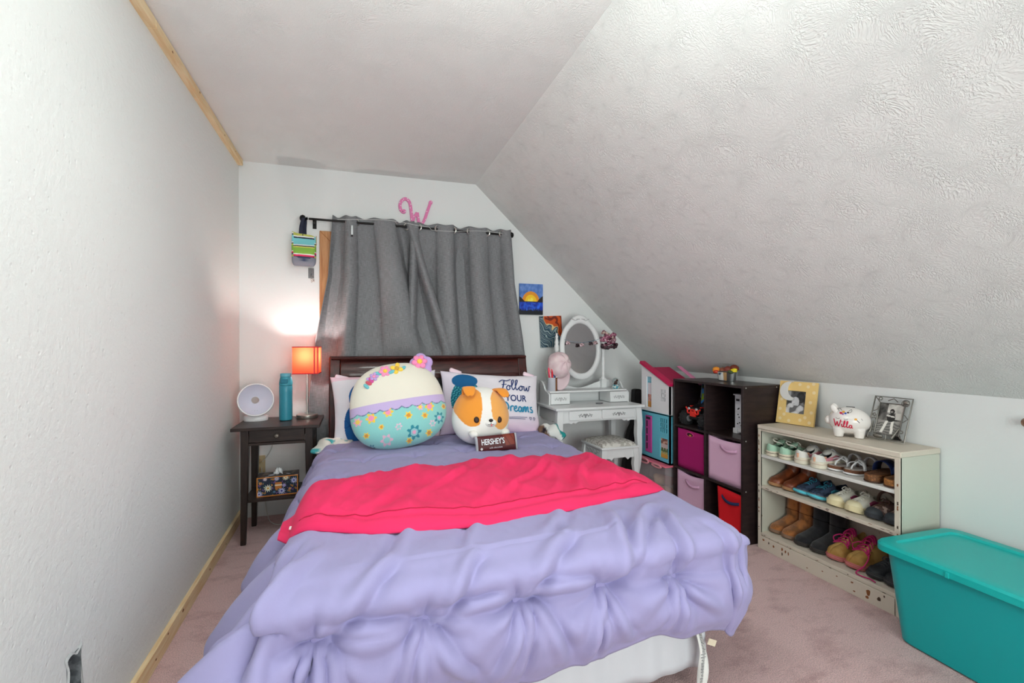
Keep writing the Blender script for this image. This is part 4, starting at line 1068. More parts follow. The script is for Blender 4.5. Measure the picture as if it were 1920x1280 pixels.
# lettering follows the pillow's bulge
def pil_surf(w, h, th, off=.0012):
    def f(x, z, e=0.0):
        U = min(max(x / (w / 2), -.98), .98); W = min(max(z / (h / 2), -.98), .98)
        t = th / 2 * ((1 - abs(U) ** 2.6) * (1 - abs(W) ** 2.6)) ** .42
        cx = x * (1 - .06 * (1 - W * W) * abs(U)); cz = z * (1 - .084 * (1 - U * U) * abs(W))
        t = t + .0075 * float(np.clip(U * U + W * W - .35, 0, 1)) + .004
        return V(cx, -t - off - e, cz)
    return f
sf = pil_surf(.70, .43, .17)
NAV = M('ink_navy', (34, 56, 112), .8); TEA = M('ink_teal', (42, 138, 176), .8)
mb = MB()
def scribble(mb, pts, w, ox, oy, s, k=5):
    ribbon(mb, [(ox + p[0] * s, oy + p[1] * s) for p in catmull(pts, k)], w, sf)
# "Follow"
ox, oy, s = .035, .095, .052
scribble(mb, [(.0, .9), (.5, 1.25), (1.1, 1.15), (1.7, 1.4)], .007, ox, oy, s); scribble(mb, [(.75, 1.2), (.6, .5), (.35, -.3), (.1, -.35)], .008, ox, oy, s); scribble(mb, [(.35, .5), (.75, .55), (1.05, .6)], .006, ox, oy, s)
scribble(mb, [(1.25, .45), (1.0, .1), (1.15, -.25), (1.45, -.1), (1.45, .3), (1.25, .45), (1.7, .3)], .007, ox, oy, s)
for lx in (1.75, 2.3): scribble(mb, [(lx, .3), (lx + .35, 1.1), (lx + .3, 1.35), (lx + .08, 1.1), (lx + .02, .2), (lx + .2, -.2), (lx + .5, .15)], .007, ox, oy, s)
scribble(mb, [(3.1, .4), (2.85, .1), (2.98, -.25), (3.3, -.1), (3.3, .25), (3.1, .4), (3.6, .3)], .007, ox, oy, s)
scribble(mb, [(3.6, .4), (3.62, -.1), (3.8, -.25), (4.0, .2), (4.05, -.2), (4.3, -.2), (4.45, .4), (4.65, .35)], .007, ox, oy, s)
mb.build('script_follow', NAV, PLR, smooth=0, world=False)
mb = MB(); text_on(mb, 'YOUR', .062, .155, .022, sf, .95, .0012); mb.build('lettering_your', NAV, PLR, smooth=0, world=False)
mb = MB(); ox, oy, s = .045, -.068, .050
scribble(mb, [(.2, 1.3), (.15, .6), (.1, .0), (.6, .05), (1.0, .5), (.8, 1.1), (.2, 1.3)], .010, ox, oy, s)
scribble(mb, [(1.3, .7), (1.3, .0)], .010, ox, oy, s); scribble(mb, [(1.3, .5), (1.5, .75), (1.75, .65)], .009, ox, oy, s)
scribble(mb, [(1.85, .35), (2.2, .5), (2.15, .75), (1.9, .6), (1.85, .2), (2.1, .0), (2.4, .2)], .009, ox, oy, s)
scribble(mb, [(2.9, .65), (2.6, .6), (2.5, .2), (2.7, .0), (2.95, .3), (2.95, .65), (2.95, .1), (3.15, .05)], .010, ox, oy, s)
scribble(mb, [(3.25, .7), (3.2, .0), (3.4, .55), (3.6, .7), (3.6, .0), (3.85, .6), (4.05, .65), (4.02, .1), (4.2, .05)], .010, ox, oy, s)
scribble(mb, [(4.75, .7), (4.45, .65), (4.5, .4), (4.75, .3), (4.75, .0), (4.35, .0)], .009, ox, oy, s)
mb.build('script_dreams', TEA, PLR, smooth=0, world=False)
mb = MB(); ribbon(mb, [(-.02, -.108), (.06, -.112), (.15, -.108), (.235, -.106)], .0035, sf); ribbon(mb, [(.02, -.122), (.12, -.119), (.22, -.118)], .003, sf)
for hx in (.262, .292): ribbon(mb, [(hx + .011 * a, -.112 + .011 * b_) for a, b_ in catmull([(0, -1), (-.8, .2), (-.5, .8), (0, .4), (.5, .8), (.8, .2), (0, -1)], 4)], .003, sf)
mb.build('printed_doodles', NAV, PLR, smooth=0, world=False)
for P_, x_ in ((PLL, -.26), (PLR, -.25), (PLR, .28)):
    mb = MB(); mb.obox((x_, -.012, .212), (.085, .022, .030), Matrix.Rotation(R(18), 3, 'Y')); mb.build('folded_hem', M('hem_pink', (240, 214, 226), .85), P_, bevel=.010, seg=3, world=False)

# sheet bunched beside the pillows
def bunch(name, label, pts, rad, mat_, fn):
    P = []; path = [np.array(p) for p in catmull(pts, 8)]; n = len(path)
    mb = MB(); mb.tube(path, [rad * (1 + .25 * math.sin(i * .9)) * (.35 + .65 * math.sin(PI * min(max(i / (n - 1), .04), .96))) for i in range(n)], 16, flat=(.42, 1.5))
    o = mb.build(name, mat_, None, smooth=180); paint(o, fn); tag(o, label, 'sheet'); return o
def sheetcol(c):
    n = snoise(c[:, 0] * 6, c[:, 1] * 6 + c[:, 2] * 4, 81, 3, 1.0); out = np.tile([230, 226, 218], (len(c), 1)).astype(float); out[n > .55] = (70, 172, 178); return out
bunch('rumpled_sheet', 'rumpled white and teal sheet edge beside the nightstand', [(-.225, 2.84, .520), (-.17, 2.93, .553), (-.10, 2.935, .556), (-.03, 2.90, .552)], .040, SHEETW, sheetcol)
def sheetcol2(c):
    out = np.tile([228, 230, 226], (len(c), 1)).astype(float); out[(c[:, 0] > 1.262)] = (30, 140, 140); out[c[:, 0] < 1.205] = (120, 92, 74); q = np.hypot(c[:, 0] - 1.19, c[:, 1] - 2.84) < .018; out[q] = (44, 34, 46); return out
bunch('rumpled_sheet', 'white, brown and teal sheet edge at the pillow end by the vanity', [(1.17, 2.80, .53), (1.20, 2.86, .56), (1.235, 2.80, .565), (1.27, 2.70, .535)], .034, SHEETW, sheetcol2)

# ------------------------------------------------------------------ big round plush cushion (plain, flower topped)
FELT = lambda n, c: M('felt_' + n, c, .9, bump=(120, .25, 3, .002), sheen=.3)
CU = thing('plush_cushion', 'large round cream and turquoise flower-print plush cushion', 'cushion', (.262, 2.66, .555)); CU.rotation_euler = (R(-14), R(-7), R(3))
n1, n2 = 340, 240
def plush_body(w, h, d, n1, n2, px=2.3, flat=.08):
    th = np.linspace(0, PI, n2); ph = np.linspace(0, 2 * PI, n1, endpoint=False)
    P = np.zeros((n1, n2, 3))
    for j, t in enumerate(th):
        y = -math.cos(t); r = (max(1 - abs(y) ** px, 0)) ** (1 / px)
        P[:, j, 0] = np.cos(ph) * r * w / 2; P[:, j, 2] = h / 2 + y * h / 2
        sy = np.sign(np.sin(ph)) * np.abs(np.sin(ph)) ** .9
        P[:, j, 1] = sy * r * d / 2 * (.78 + .22 * r)
    # wider below the middle
    k = 1 + .05 * np.cos(np.clip(P[..., 2] / h, 0, 1) * PI); P[..., 0] *= k
    return P
CW, CH, CD = .535, .485, .27
mb = MB(); mb.grid(plush_body(CW, CH, CD, n1, n2, 2.5), cu=True)
o = mb.build('stuffed_body', M('plush_print', (255, 255, 255), .95, vcol=True, sheen=.35, bump=(160, .3, 3, .002)), CU, smooth=180, world=False)
r5 = np.random.default_rng(12)
PF = [(.05, .07, .042, 'T'), (.205, .125, .034, 'T'), (-.165, .185, .03, 'Y'), (.03, .165, .022, 'y'), (-.2, .10, .018, 'y'), (.135, .052, .022, 'y'), (.155, .195, .03, 'Y'), (-.075, .20, .028, 'Y'), (-.10, .055, .034, 'P'), (.12, .15, .02, 'y'), (-.03, .115, .02, 'P'), (.245, .185, .018, 'y'), (-.235, .18, .024, 'p'), (.10, .20, .02, 'p'), (-.18, .03, .02, 'T'), (.02, .03, .018, 'y'), (-.12, .13, .016, 'y'), (.16, .10, .02, 'P'), (-.24, .06, .016, 'P')]
def plushcol(c):
    x, z = c[:, 0], c[:, 2]
    out = np.tile([232, 227, 212], (len(c), 1)).astype(float)
    lo = .232 - .013 * np.abs(np.sin(x * PI / .058))
    band = (z < .258) & (z >= lo - .012); out[band] = (198, 178, 222)
    low = z < lo - .012; out[low] = (142, 210, 204)
    line = np.abs(z - (lo - .012)) < .0022; out[line] = (96, 116, 150)
    for (fx, fz, fr, k) in PF:
        dx, dz = x - fx, z - fz; r = np.hypot(dx, dz); a = np.arctan2(dz, dx); q = low & (c[:, 1] < .05) & (r < fr * (.80 + .20 * np.cos(a * (7 if k == 'T' else 6))))
        pc, cc = {'T': ((36, 140, 156), (150, 206, 210)), 'Y': ((246, 206, 60), (240, 150, 190)), 'y': ((248, 212, 70), (222, 150, 60)), 'P': ((236, 190, 208), (150, 212, 206)), 'p': ((242, 170, 200), (246, 214, 90))}[k]
        out[q] = pc; out[low & (c[:, 1] < .05) & (r < fr * .5)] = cc
        if k == 'T': out[low & (c[:, 1] < .05) & (r < fr * .26)] = (240, 170, 200)
    return out
paint(o, plushcol)
def surf_plush(x, z):
    t = math.acos(max(min(-(z - CH/2) / (CH/2), 1), -1)); y = -math.cos(t); r = max(1 - abs(y) ** 2.5, 0) ** (1/2.5)
    k = 1 + .05 * math.cos(min(max(z / CH, 0), 1) * PI); cx = min(abs(x / k / (r * CW / 2 + 1e-6)), .999)
    s_ = math.sqrt(1 - cx * cx) ** .9
    return V(x, -s_ * r * CD / 2 * (.78 + .22 * r), z)
def felt_flower(parent, name, c, r, npet, pm, cm, tilt=0, th=.010, lift=.004, front=True):
    c = Vector(c); Mx = Matrix.Rotation(R(tilt), 3, 'Y') @ Matrix.Rotation(R(78), 3, 'X')
    mb = MB()
    for k in range(npet):
        a = 2 * PI * k / npet; p = c + Mx @ V(math.cos(a) * r * .58, math.sin(a) * r * .58, lift)
        mb.ell(p, (r * .44, r * .36, th * .5), 16, 8, Mx @ Matrix.Rotation(a, 3, 'Z'))
    o = mb.build(name, pm, parent, world=False)
    mb = MB(); mb.ell(c + Mx @ V(0, 0, lift + th * .35), (r * .36, r * .36, th * .55), 16, 8, Mx); mb.build('flower_centre', cm, o, world=False)
    return o
fp, fy_, fl_, ft, fm, fr_ = FELT('pink', (240, 148, 190)), FELT('yellow', (246, 206, 70)), FELT('lilac', (190, 160, 216)), FELT('teal', (110, 190, 200)), FELT('magenta', (206, 76, 150)), FELT('red', (206, 84, 100))
def on(x, z): q = surf_plush(x, z); return V(q.x, q.y - .006, q.z)
felt_flower(CU, 'pink_flower', on(-.055, .432), .034, 6, fp, fy_)
felt_flower(CU, 'yellow_flower', on(.010, .438), .036, 4, fy_, FELT('amber', (206, 160, 60)), 20)
felt_flower(CU, 'lilac_flower', on(-.118, .410), .026, 5, fl_, fp)
for (x, z, a, m_) in ((-.092, .425, 30, ft), (-.022, .422, -20, ft), (-.135, .392, 60, fm), (-.150, .378, 35, fr_), (-.165, .362, 50, ft), (.045, .436, -30, ft), (-.142, .402, 10, fl_)):
    q = on(x, z); MB().ell(q, (.020, .005, .010), 14, 8, Matrix.Rotation(R(a), 3, 'Y')).build('felt_leaf', m_, CU, world=False)
# large padded flower at the upper right
bigc = V(.155, -.035, .462)
mb = MB()
for k in range(5):
    a = 2 * PI * k / 5 + .3; mb.ell(bigc + V(math.cos(a) * .036 + .012, .022, math.sin(a) * .036 - .006), (.036, .022, .036), 18, 12)
mb.build('lilac_petals', FELT('lilac_plush', (196, 164, 224)), CU, remesh=.004, world=False, rsmooth=4)
felt_flower(CU, 'pink_petals', bigc + V(-.004, -.014, .004), .046, 6, FELT('pink_plush', (244, 140, 188)), FELT('yellow_plush', (250, 208, 70)), 0, .022, .006)

# ------------------------------------------------------------------ dog plush with the chocolate bar
DG = thing('dog_plush', 'round white and orange puppy plush leaning beside the turquoise cushion', 'plush toy', (.69, 2.585, .556)); DG.rotation_euler = (R(-10), 0, R(-4))
DW, DH, DD = .335, .335, .27
mb = MB(); mb.grid(plush_body(DW, DH, DD, 280, 200, 2.2), cu=True)
o = mb.build('plush_body', M('plush_print', (255,255,255), .95), DG, smooth=180, world=False)
def dogcol(c):
    x, z = c[:, 0], c[:, 2]; out = np.tile([240, 238, 232], (len(c), 1)).astype(float)
    z0 = z - .105
    l = (x < -.012 - .02 * np.clip((.10 - z0) / .1, 0, 1)) & (z0 > .045 * np.abs((x + .065) / .07) ** 2.2 - .0) & (((x + .075) / .085) ** 2 + ((z0 - .105) / .125) ** 2 < 1); out[l] = (236, 152, 50)
    r = (x > .040 + .012 * np.clip((.08 - z0) / .08, 0, 1)) & (((x - .098) / .068) ** 2 + ((z0 - .095) / .118) ** 2 < 1); out[r] = (238, 168, 84)
    out[(c[:, 1] > .02)] = (236, 160, 70); out[(c[:, 1] > .02) & (z < .12)] = (238, 236, 230)
    return out
paint(o, dogcol)
def surf_dog(x, z):
    y = (z - DH/2) / (DH/2); r = max(1 - abs(y) ** 2.2, 0) ** (1/2.2); k = 1 + .05 * math.cos(min(max(z / DH, 0), 1) * PI); cx = min(abs(x / k / (r * DW / 2 + 1e-6)), .999)
    return V(x, -(math.sqrt(1 - cx * cx) ** .9) * r * DD / 2 * (.78 + .22 * r), z)
EYE = M('embroidered_brown', (46, 26, 20), .5); NOSE = M('nose_black', (28, 24, 26), .4); ORA = M('orange_plush', (234, 146, 42), .95, sheen=.3, bump=(160, .3, 3, .002)); WHP = M('white_plush', (240, 238, 232), .95, sheen=.35, bump=(160, .3, 3, .002))
for x, z, w in ((-.047, .142, .016), (.085, .138, .015)):
    q = surf_dog(x, z); MB().ell(q, (w, .006, .018), 18, 10, Matrix.Rotation(R(0), 3, 'Z')).build('eye', EYE, DG, world=False)
q = surf_dog(.033, .122); mz = MB().ell(q + V(0, .012, 0), (.036, .034, .024), 24, 14).build('muzzle', WHP, DG, world=False)
MB().ell(q + V(-.003, -.021, .013), (.0125, .007, .009), 18, 10).build('nose', NOSE, DG, world=False)
mb = MB(); 
for sg in (-1, 1): mb.tube([q + V(-.003 + sg * t * .017, -.0235 + .006 * t, -.004 - .006 * math.sin(t * PI * .8)) for t in np.linspace(0, 1, 8)], .0012, 5)
mb.tube([q + V(-.003, -.023, .006), q + V(-.003, -.0235, -.004)], .0012, 5); mb.build('mouth', NOSE, DG, world=False)
MB().ell(q + V(0, -.022, -.013), (.0045, .003, .006), 12, 8).build('tongue', M('tongue_pink', (236, 120, 130), .7), DG, world=False)
def ear(pts, wid, lab=None):
    P = []; path = catmull(pts, 6); n = len(path); mb = MB(); G = np.zeros((n, 9, 3))
    for i, p in enumerate(path):
        t = i / (n - 1); w = wid * (1.0 if t < .6 else math.sqrt(max(1 - ((t - .6) / .4) ** 2, .02)))
        for j in range(9):
            u = j / 4 - 1; G[i, j] = (p[0] + u * w, p[1] - .004 * (1 - u * u), p[2] + .004 * (1 - u * u))
    mb.grid(G); return mb.build('ear', ORA, DG, smooth=180, solid=.014, world=False, sub=1)
ear([(-.078, -.035, .285), (-.080, -.058, .318), (-.080, -.094, .322), (-.081, -.116, .300), (-.081, -.124, .272)], .036)
e2 = ear([(.078, -.02, .288), (.094, -.045, .310), (.112, -.078, .306), (.124, -.098, .282), (.130, -.106, .262)], .030)
for x in (-.062, .128):
    q = surf_dog(x, .062); MB().ell(q + V(0, -.012, 0), (.028, .036, .024), 18, 12, Matrix.Rotation(R(20 if x < 0 else -20), 3, 'Y')).build('paw', WHP, DG, world=False)
# toy chocolate bar
CB = thing('toy_chocolate_bar', 'brown toy chocolate bar lettered in silver held by the puppy plush', 'toy', (.735, 2.415, .552)); CB.rotation_euler = (R(-16), R(-3), R(-4))
bw, bh, bt = .235, .088, .034
def barP(n=60, m=24, side=1):
    U, W = np.meshgrid(np.linspace(-1, 1, n), np.linspace(-1, 1, m), indexing='ij')
    t = bt / 2 * (np.clip(1 - np.abs(U) ** 8, 0, 1) * np.clip(1 - np.abs(W) ** 3, 0, 1)) ** .5
    return np.stack([U * bw / 2, -side * t, bh / 2 + W * bh / 2 * (1 + .04 * np.abs(U) ** 3)], -1)
mb = MB(); mb.grid(barP(110, 44)); mb.grid(barP(40, 16, -1))
o = mb.build('wrapper', M('satin_print', (255,255,255), .45, vcol=True, bump=(30, .25, 2, .003)), CB, smooth=180, world=False)
def barcol(c):
    out = np.tile([82, 24, 28], (len(c), 1)).astype(float); x = c[:, 0] / (bw/2); z = c[:, 2] / bh
    ch = (x > .30 + .16 * (1 - z)) & (x < .84) & (z > .30) & (c[:, 1] < .002); out[ch] = (128, 54, 40); out[ch & (np.abs((x * 3 + z * 1.2) % .9 - .45) < .05)] = (92, 34, 28)
    out[np.abs(x) > .90] = (182, 184, 190); return out
paint(o, barcol)
def sb(x, z, e=0.0):
    U = min(max(x / (bw/2), -.99), .99); W = min(max((z - bh/2) / (bh/2), -.99), .99)
    return V(x, -bt/2 * ((1 - abs(U) ** 8) * (1 - abs(W) ** 3)) ** .5 - .0008 - e, z)
mb = MB(); text_on(mb, "HERSHEY'S", .044, -.022, .052, sb, .62, .0006); mb.build('lettering', M('silver_ink', (214, 216, 222), .4, .3), CB, smooth=0, world=False)
mb = MB(); text_on(mb, 'milk chocolate', .0125, -.008, .020, sb, 1.0); mb.build('small_lettering', M('silver_ink', (214, 216, 222), .4, .3), CB, smooth=0, world=False)
mb = MB(); disc_print(mb, -.088, .018, .008, .0085, sb, 4, 2); mb.build('corner_mark', M('mark_white', (226, 222, 222), .5), CB, smooth=0, world=False)

# ================================================================== VANITY
WV = M('white_lacquer', (226, 227, 228), .38, coat=.15); WVS = M('carved_grey', (150, 150, 152), .5)
VA = thing('vanity_table', 'white vanity table with carved drawers and oval mirror', 'vanity', (1.64, 3.06, 0))
vx0, vx1, vy0, vy1, vz = 1.288, 1.995, 2.855, 3.285, .70
mb = MB(); mb.box(vx0, vx1, vy0, vy1, vz - .018, vz); mb.build('table_top', WV, VA, bevel=.005, seg=3)
def cabriole(x, y, sx, sy, zt, w=.045):
    G = []; zs = np.linspace(0, zt, 22); n = len(zs); P = np.zeros((n, 4, 3))
    for i, z in enumerate(zs):
        t = z / zt
        off = .020 * math.sin(PI * np.clip((t - .0) / 1, 0, 1) * 1.15 + .1) * 1.0 - .024 * math.exp(-((t - .18) / .16) ** 2) + (.014 if t > .7 else 0) * smoothstep(.7, .85, t)
        ww = w * (.52 + .48 * smoothstep(.25, .8, t) + .12 * smoothstep(.06, 0, t))
        o = off * .55
        cx, cy = x - sx * o * -1.0, y - sy * o * -1.0
        P[i] = [(cx - ww/2, cy - ww/2, z), (cx + ww/2, cy - ww/2, z), (cx + ww/2, cy + ww/2, z), (cx - ww/2, cy + ww/2, z)]
    mb = MB(); mb.grid(P, cv=True); mb.add(P[0], [(3, 2, 1, 0)]); mb.add(P[-1], [(0, 1, 2, 3)]); return mb
for x, sx in ((vx0 + .042, -1), (vx1 - .042, 1)):
    for y, sy in ((vy0 + .042, -1), (vy1 - .042, 1)): cabriole(x, y, sx, sy, vz - .018).build('leg', WV, VA, smooth=60, bevel=.003)
fy = vy0 + .026
pts = [(vx0+.06, .585), (vx0+.06, .682), (vx1-.06, .682), (vx1-.06, .585)]
bot = [(vx1-.06, .59), (vx1-.11, .592), (vx1-.125, .583), (vx1-.14, .594), (vx1-.16, .586), (vx1-.18, .60), (vx0+.18, .60), (vx0+.16, .586), (vx0+.14, .594), (vx0+.125, .583), (vx0+.11, .592), (vx0+.06, .59)]
mb = MB(); mb.prism([(vx0+.06, .682), (vx1-.06, .682)] + bot, .016, (0, fy + .016, 0), (1,0,0), (0,0,1)); mb.build('front_apron', WV, VA, smooth=30, bevel=.001)
mb = MB(); mb.prism([(vy0+.06, .682), (vy1-.06, .682), (vy1-.06, .60), (vy1-.12, .598), (vy1-.14, .588), (vy0+.14, .588), (vy0+.12, .598), (vy0+.06, .60)], .016, (vx0+.026, 0, 0), (0,1,0), (0,0,1)); mb.build('side_apron', WV, VA, smooth=30)
mb = MB(); mb.prism([(vy0+.06, .682), (vy1-.06, .682), (vy1-.06, .60), (vy0+.06, .60)], .016, (vx1-.042, 0, 0), (0,1,0), (0,0,1)); mb.build('side_apron', WV, VA, smooth=30)
MB().box(vx0+.06, vx1-.06, vy1-.05, vy1-.035, .60, .682).build('rear_apron', WV, VA)
def carving(parent, cx, cz, y, w, mat_=WVS):
    mb = MB()
    for sg in (-1, 1):
        mb.tube([V(cx + sg * w * t, y - .002, cz + .006 * math.sin(t * 9) * (1 - t * .5)) for t in np.linspace(.08, 1, 16)], [.0028 * (1.1 - .6 * t) for t in np.linspace(0, 1, 16)], 6)
        for k in range(4):
            t = .22 + .2 * k; mb.ell((cx + sg * w * t, y - .002, cz + .007 * (-1) ** k), (.006, .003, .0035), 10, 6, Matrix.Rotation(R(30 * sg * (-1) ** k), 3, 'Y'))
    mb.ell((cx, y - .003, cz), (.010, .005, .009), 14, 8); mb.ell((cx - .009, y - .002, cz + .006), (.006, .003, .005), 10, 6); mb.ell((cx + .009, y - .002, cz + .006), (.006, .003, .005), 10, 6)
    mb.ell((cx, y - .002, cz - .012), (.006, .003, .006), 10, 6)
    mb.build('carved_pull', mat_, parent)
for (a, b_) in ((1.392, 1.640), (1.650, 1.918)):
    d_ = MB().box(a, b_, fy - .012, fy + .006, .612, .676).build('drawer', WV, VA, bevel=.002)
    carving(d_, (a + b_) / 2, .644, fy - .012, .055)
hx0, hx1, hy0, hy1 = 1.318, 1.985, 3.05, 3.245
for x in (hx0, hx1 - .012):
    mb = MB(); side = [(hy0, vz), (hy1, vz), (hy1, .865)] + [tuple(p) for p in catmull([(hy1, .865), (hy1-.05, .862), (hy1-.09, .835), (hy1-.12, .80), (hy0+.02, .785), (hy0, .77)], 4)][1:]
    mb.prism(side, .012, (x, 0, 0), (0,1,0), (0,0,1)); mb.build('hutch_side', WV, VA, smooth=30, bevel=.001)
mb = MB(); arc = [tuple(p) for p in catmull([(hx1, .84), (hx1-.06, .86), (hx1-.16, .845), ((hx0+hx1)/2, .80), (hx0+.16, .845), (hx0+.06, .86), (hx0, .84)], 5)]
mb.prism([(hx0, vz), (hx1, vz)] + arc, .012, (0, hy1, 0), (1,0,0), (0,0,1)); mb.build('hutch_back', WV, VA, smooth=30)
MB().box(hx0+.012, hx1-.012, hy0+.012, hy1-.012, .785, .797).build('hutch_shelf', WV, VA, bevel=.002)
for (a, b_) in ((hx0+.014, hx0+.165), (hx1-.165, hx1-.014)):
    d_ = MB().box(a, b_, hy0 - .004, hy0 + .16, vz + .003, .782).build('hutch_drawer', WV, VA, bevel=.002)
    carving(d_, (a + b_) / 2, .742, hy0 - .004, .05, M('carved_pale', (186, 186, 188), .5))
# mirror on its posts
mc = V(1.655, 3.215, 1.108)
MM = Matrix.Rotation(R(-4), 3, 'X')
def oval(rx, rz, n=64): return [(rx * math.cos(a), rz * math.sin(a)) for a in np.linspace(0, 2*PI, n, endpoint=False)]
P = np.zeros((72, 10, 3))
for i, a in enumerate(np.linspace(0, 2*PI, 72, endpoint=False)):
    top = math.exp(-((a - PI/2) / .42) ** 2); sh_ = math.exp(-((abs(a - PI/2) - .62) / .16) ** 2) if a < PI else 0
    ro = (.178 + .0 , .245 + .020 * top - .010 * sh_); ri = (.138, .194)
    for j, (f, dy) in enumerate(((0, -.006), (.08, -.014), (.3, -.019), (.55, -.018), (.8, -.016), (.95, -.010), (1, 0), (.9, .012), (.1, .012), (0, .004))):
        rx = ri[0] + (ro[0] - ri[0]) * f; rz_ = ri[1] + (ro[1] - ri[1]) * f; P[i, j] = mc + MM @ V(rx * math.cos(a), dy, rz_ * math.sin(a))
mr_ = MB().grid(P, cu=True, cv=True).build('mirror_frame', WV, VA, smooth=50)
mb = MB(); n = 64; pv = [mc + MM @ V(x, -.003, z) for x, z in oval(.139, .195)]; mb.add(pv, [tuple(range(n))]); mb.build('mirror_glass', M('mirror_silver', (205, 208, 210), .03, 1.0), mr_, smooth=0)
mb = MB(); 
for sg in (-1, 1):
    mb.tube([mc + MM @ V(sg * .075 * t, -.019, .222 + .006 * math.sin(t * 8)) for t in np.linspace(.1, 1, 12)], .003, 6)
    mb.ell(mc + MM @ V(sg * .028, -.019, .225), (.010, .004, .005), 10, 6)
mb.build('carved_crest', M('carved_pale', (186, 186, 188), .5), mr_)
for x, sg in ((1.455, 1), (1.858, -1)):
    prof = [(.020, 0), (.020, .02), (.013, .03), (.016, .05), (.012, .07), (.017, .14), (.012, .22), (.018, .235), (.018, .275), (.012, .285), (.016, .30), (.012, .315), (.009, .33), (.013, .345), (.006, .356), (.010, .366), (.001, .372)]
    MB().lathe(prof, (x, 3.22, .855), 20).build('mirror_post', WV, VA, smooth=60)
    MB().box(x - .022, x + .022, 3.20, 3.245, .797, .87).build('post_block', WV, VA, bevel=.003)
    MB().cyl((x, 3.22, 1.11), (x + sg * .03, 3.218, 1.11), .006, n=10).build('pivot', NICK, VA)

# stool
ST = thing('vanity_stool', 'low white stool with padded damask seat tucked under the vanity', 'stool', (1.745, 2.96, 0))
sx0, sx1, sy0, sy1, sz = 1.595, 1.895, 2.78, 3.09, .425
MB().box(sx0, sx1, sy0, sy1, sz - .016, sz).build('seat_board', WV, ST, bevel=.004)
DAM = M('damask', (214, 210, 204), .6, var=(46, (176, 170, 162), .48, .53), bump=(60, .2, 3, .002))
U, W_ = np.meshgrid(np.linspace(-1, 1, 40), np.linspace(-1, 1, 40), indexing='ij')
t_ = .034 * (np.clip(1 - np.abs(U) ** 5, 0, 1) * np.clip(1 - np.abs(W_) ** 5, 0, 1)) ** .45
G = np.stack([(sx0+sx1)/2 + U * (sx1-sx0-.02)/2, (sy0+sy1)/2 + W_ * (sy1-sy0-.02)/2, sz + t_], -1)
MB().grid(G).build('seat_pad', DAM, ST, smooth=180)
for x, sx in ((sx0+.028, -1), (sx1-.028, 1)):
    for y, sy in ((sy0+.028, -1), (sy1-.028, 1)): cabriole(x, y, sx, sy, sz - .016, .038).build('leg', WV, ST, smooth=60, bevel=.002)
ap = [(0, .409), (1, .409), (1, .345), (.86, .343), (.80, .33), (.72, .348), (.28, .348), (.20, .33), (.14, .343), (0, .345)]
L_ = sx1 - sx0 - .08
mb = MB(); mb.prism([(sx0+.04+a*L_, z) for a, z in ap], .012, (0, sy0+.026, 0), (1,0,0), (0,0,1)); mb.build('apron', WV, ST, smooth=30)
mb = MB(); mb.prism([(sx0+.04+a*L_, z) for a, z in ap], .012, (0, sy1-.014, 0), (1,0,0), (0,0,1)); mb.build('apron', WV, ST, smooth=30)
L2 = sy1 - sy0 - .08
for x in (sx0+.014, sx1-.026):
    mb = MB(); mb.prism([(sy0+.04+a*L2, z) for a, z in ap], .012, (x, 0, 0), (0,1,0), (0,0,1)); a_ = mb.build('apron', WV, ST, smooth=30)
mb = MB()
for k in range(7): mb.ell((sx0+.012, sy0+.08+.025*k, .378+.006*(-1)**k), (.003, .012, .008), 10, 6, Matrix.Rotation(R(25*(-1)**k), 3, 'X'))
mb.build('carving', M('carved_pale', (186, 186, 188), .5), ST)

# ================================================================== ON THE VANITY
CUP = thing('pencil_cup', 'grey and wood-look pencil cup on the vanity hutch', 'pencil cup', (1.372, 3.115, .797))
mb = MB(); mb.lathe([(.036, 0), (.037, .002), (.037, .098), (.034, .098), (.034, .006), (.001, .005)], (0, 0, 0), 36)
o = mb.build('cup', M('cup_print', (255,255,255), .5, vcol=True), CUP, world=False)
def cupcol(c):
    a = np.arctan2(c[:, 1], c[:, 0]); out = np.tile([190, 190, 198], (len(c), 1)).astype(float); q = (a > -1.25) & (a < .6); n = snoise(a, c[:, 2] * 12, 91, 3, 1.2); out[q] = (84, 50, 36); out[q & (n > .3)] = (150, 96, 56); return out
paint(o, cupcol)
pens = [(-.020, -.006, .165, (230, 60, 90), -6, .0055), (-.012, .010, .172, (236, 110, 70), -3, .005), (-.004, -.012, .178, (226, 40, 60), -1, .006), (.004, .012, .16, (40, 46, 70), 2, .005), (.010, -.008, .172, (60, 90, 150), 3, .005), (.016, .006, .168, (60, 120, 96), 5, .004), (.021, -.010, .176, (236, 236, 232), 8, .0055), (.024, .010, .15, (110, 110, 180), 12, .004), (-.024, .010, .15, (120, 130, 110), -12, .004), (.008, .018, .17, (90, 60, 46), 4, .005)]
nm = ['pink', 'coral', 'red', 'navy', 'blue', 'green', 'white', 'violet', 'olive', 'brown']
for k, (x, y, h, c, t, r) in enumerate(pens):
    pe = thing('pen', f'{nm[k]} pen standing in the pencil cup on the vanity', 'pen', (1.372 + x, 3.115 + y, .8035), group='pens in the pencil cup')
    d = V(math.sin(R(t)) * .7, 0, 1).normalized()
    p0 = V(1.372 + x, 3.115 + y, .8035)
    MB().cyl(p0, p0 + d * h * .8, r, n=10).build('barrel', M('pen_' + nm[k], c, .4), pe)
    MB().tube([p0 + d * h * .8, p0 + d * h * .81, p0 + d * h * .97, p0 + d * h], [r * 1.1, r * 1.12, r * 1.05, r * .5], 10).build('cap', M('pencap_' + nm[k], tuple(min(255, q + 18) for q in c), .35), pe)
SGL = thing('snow_globe', 'small snow globe with teal base at the vanity hutch end', 'snow globe', (1.918, 3.13, .797))
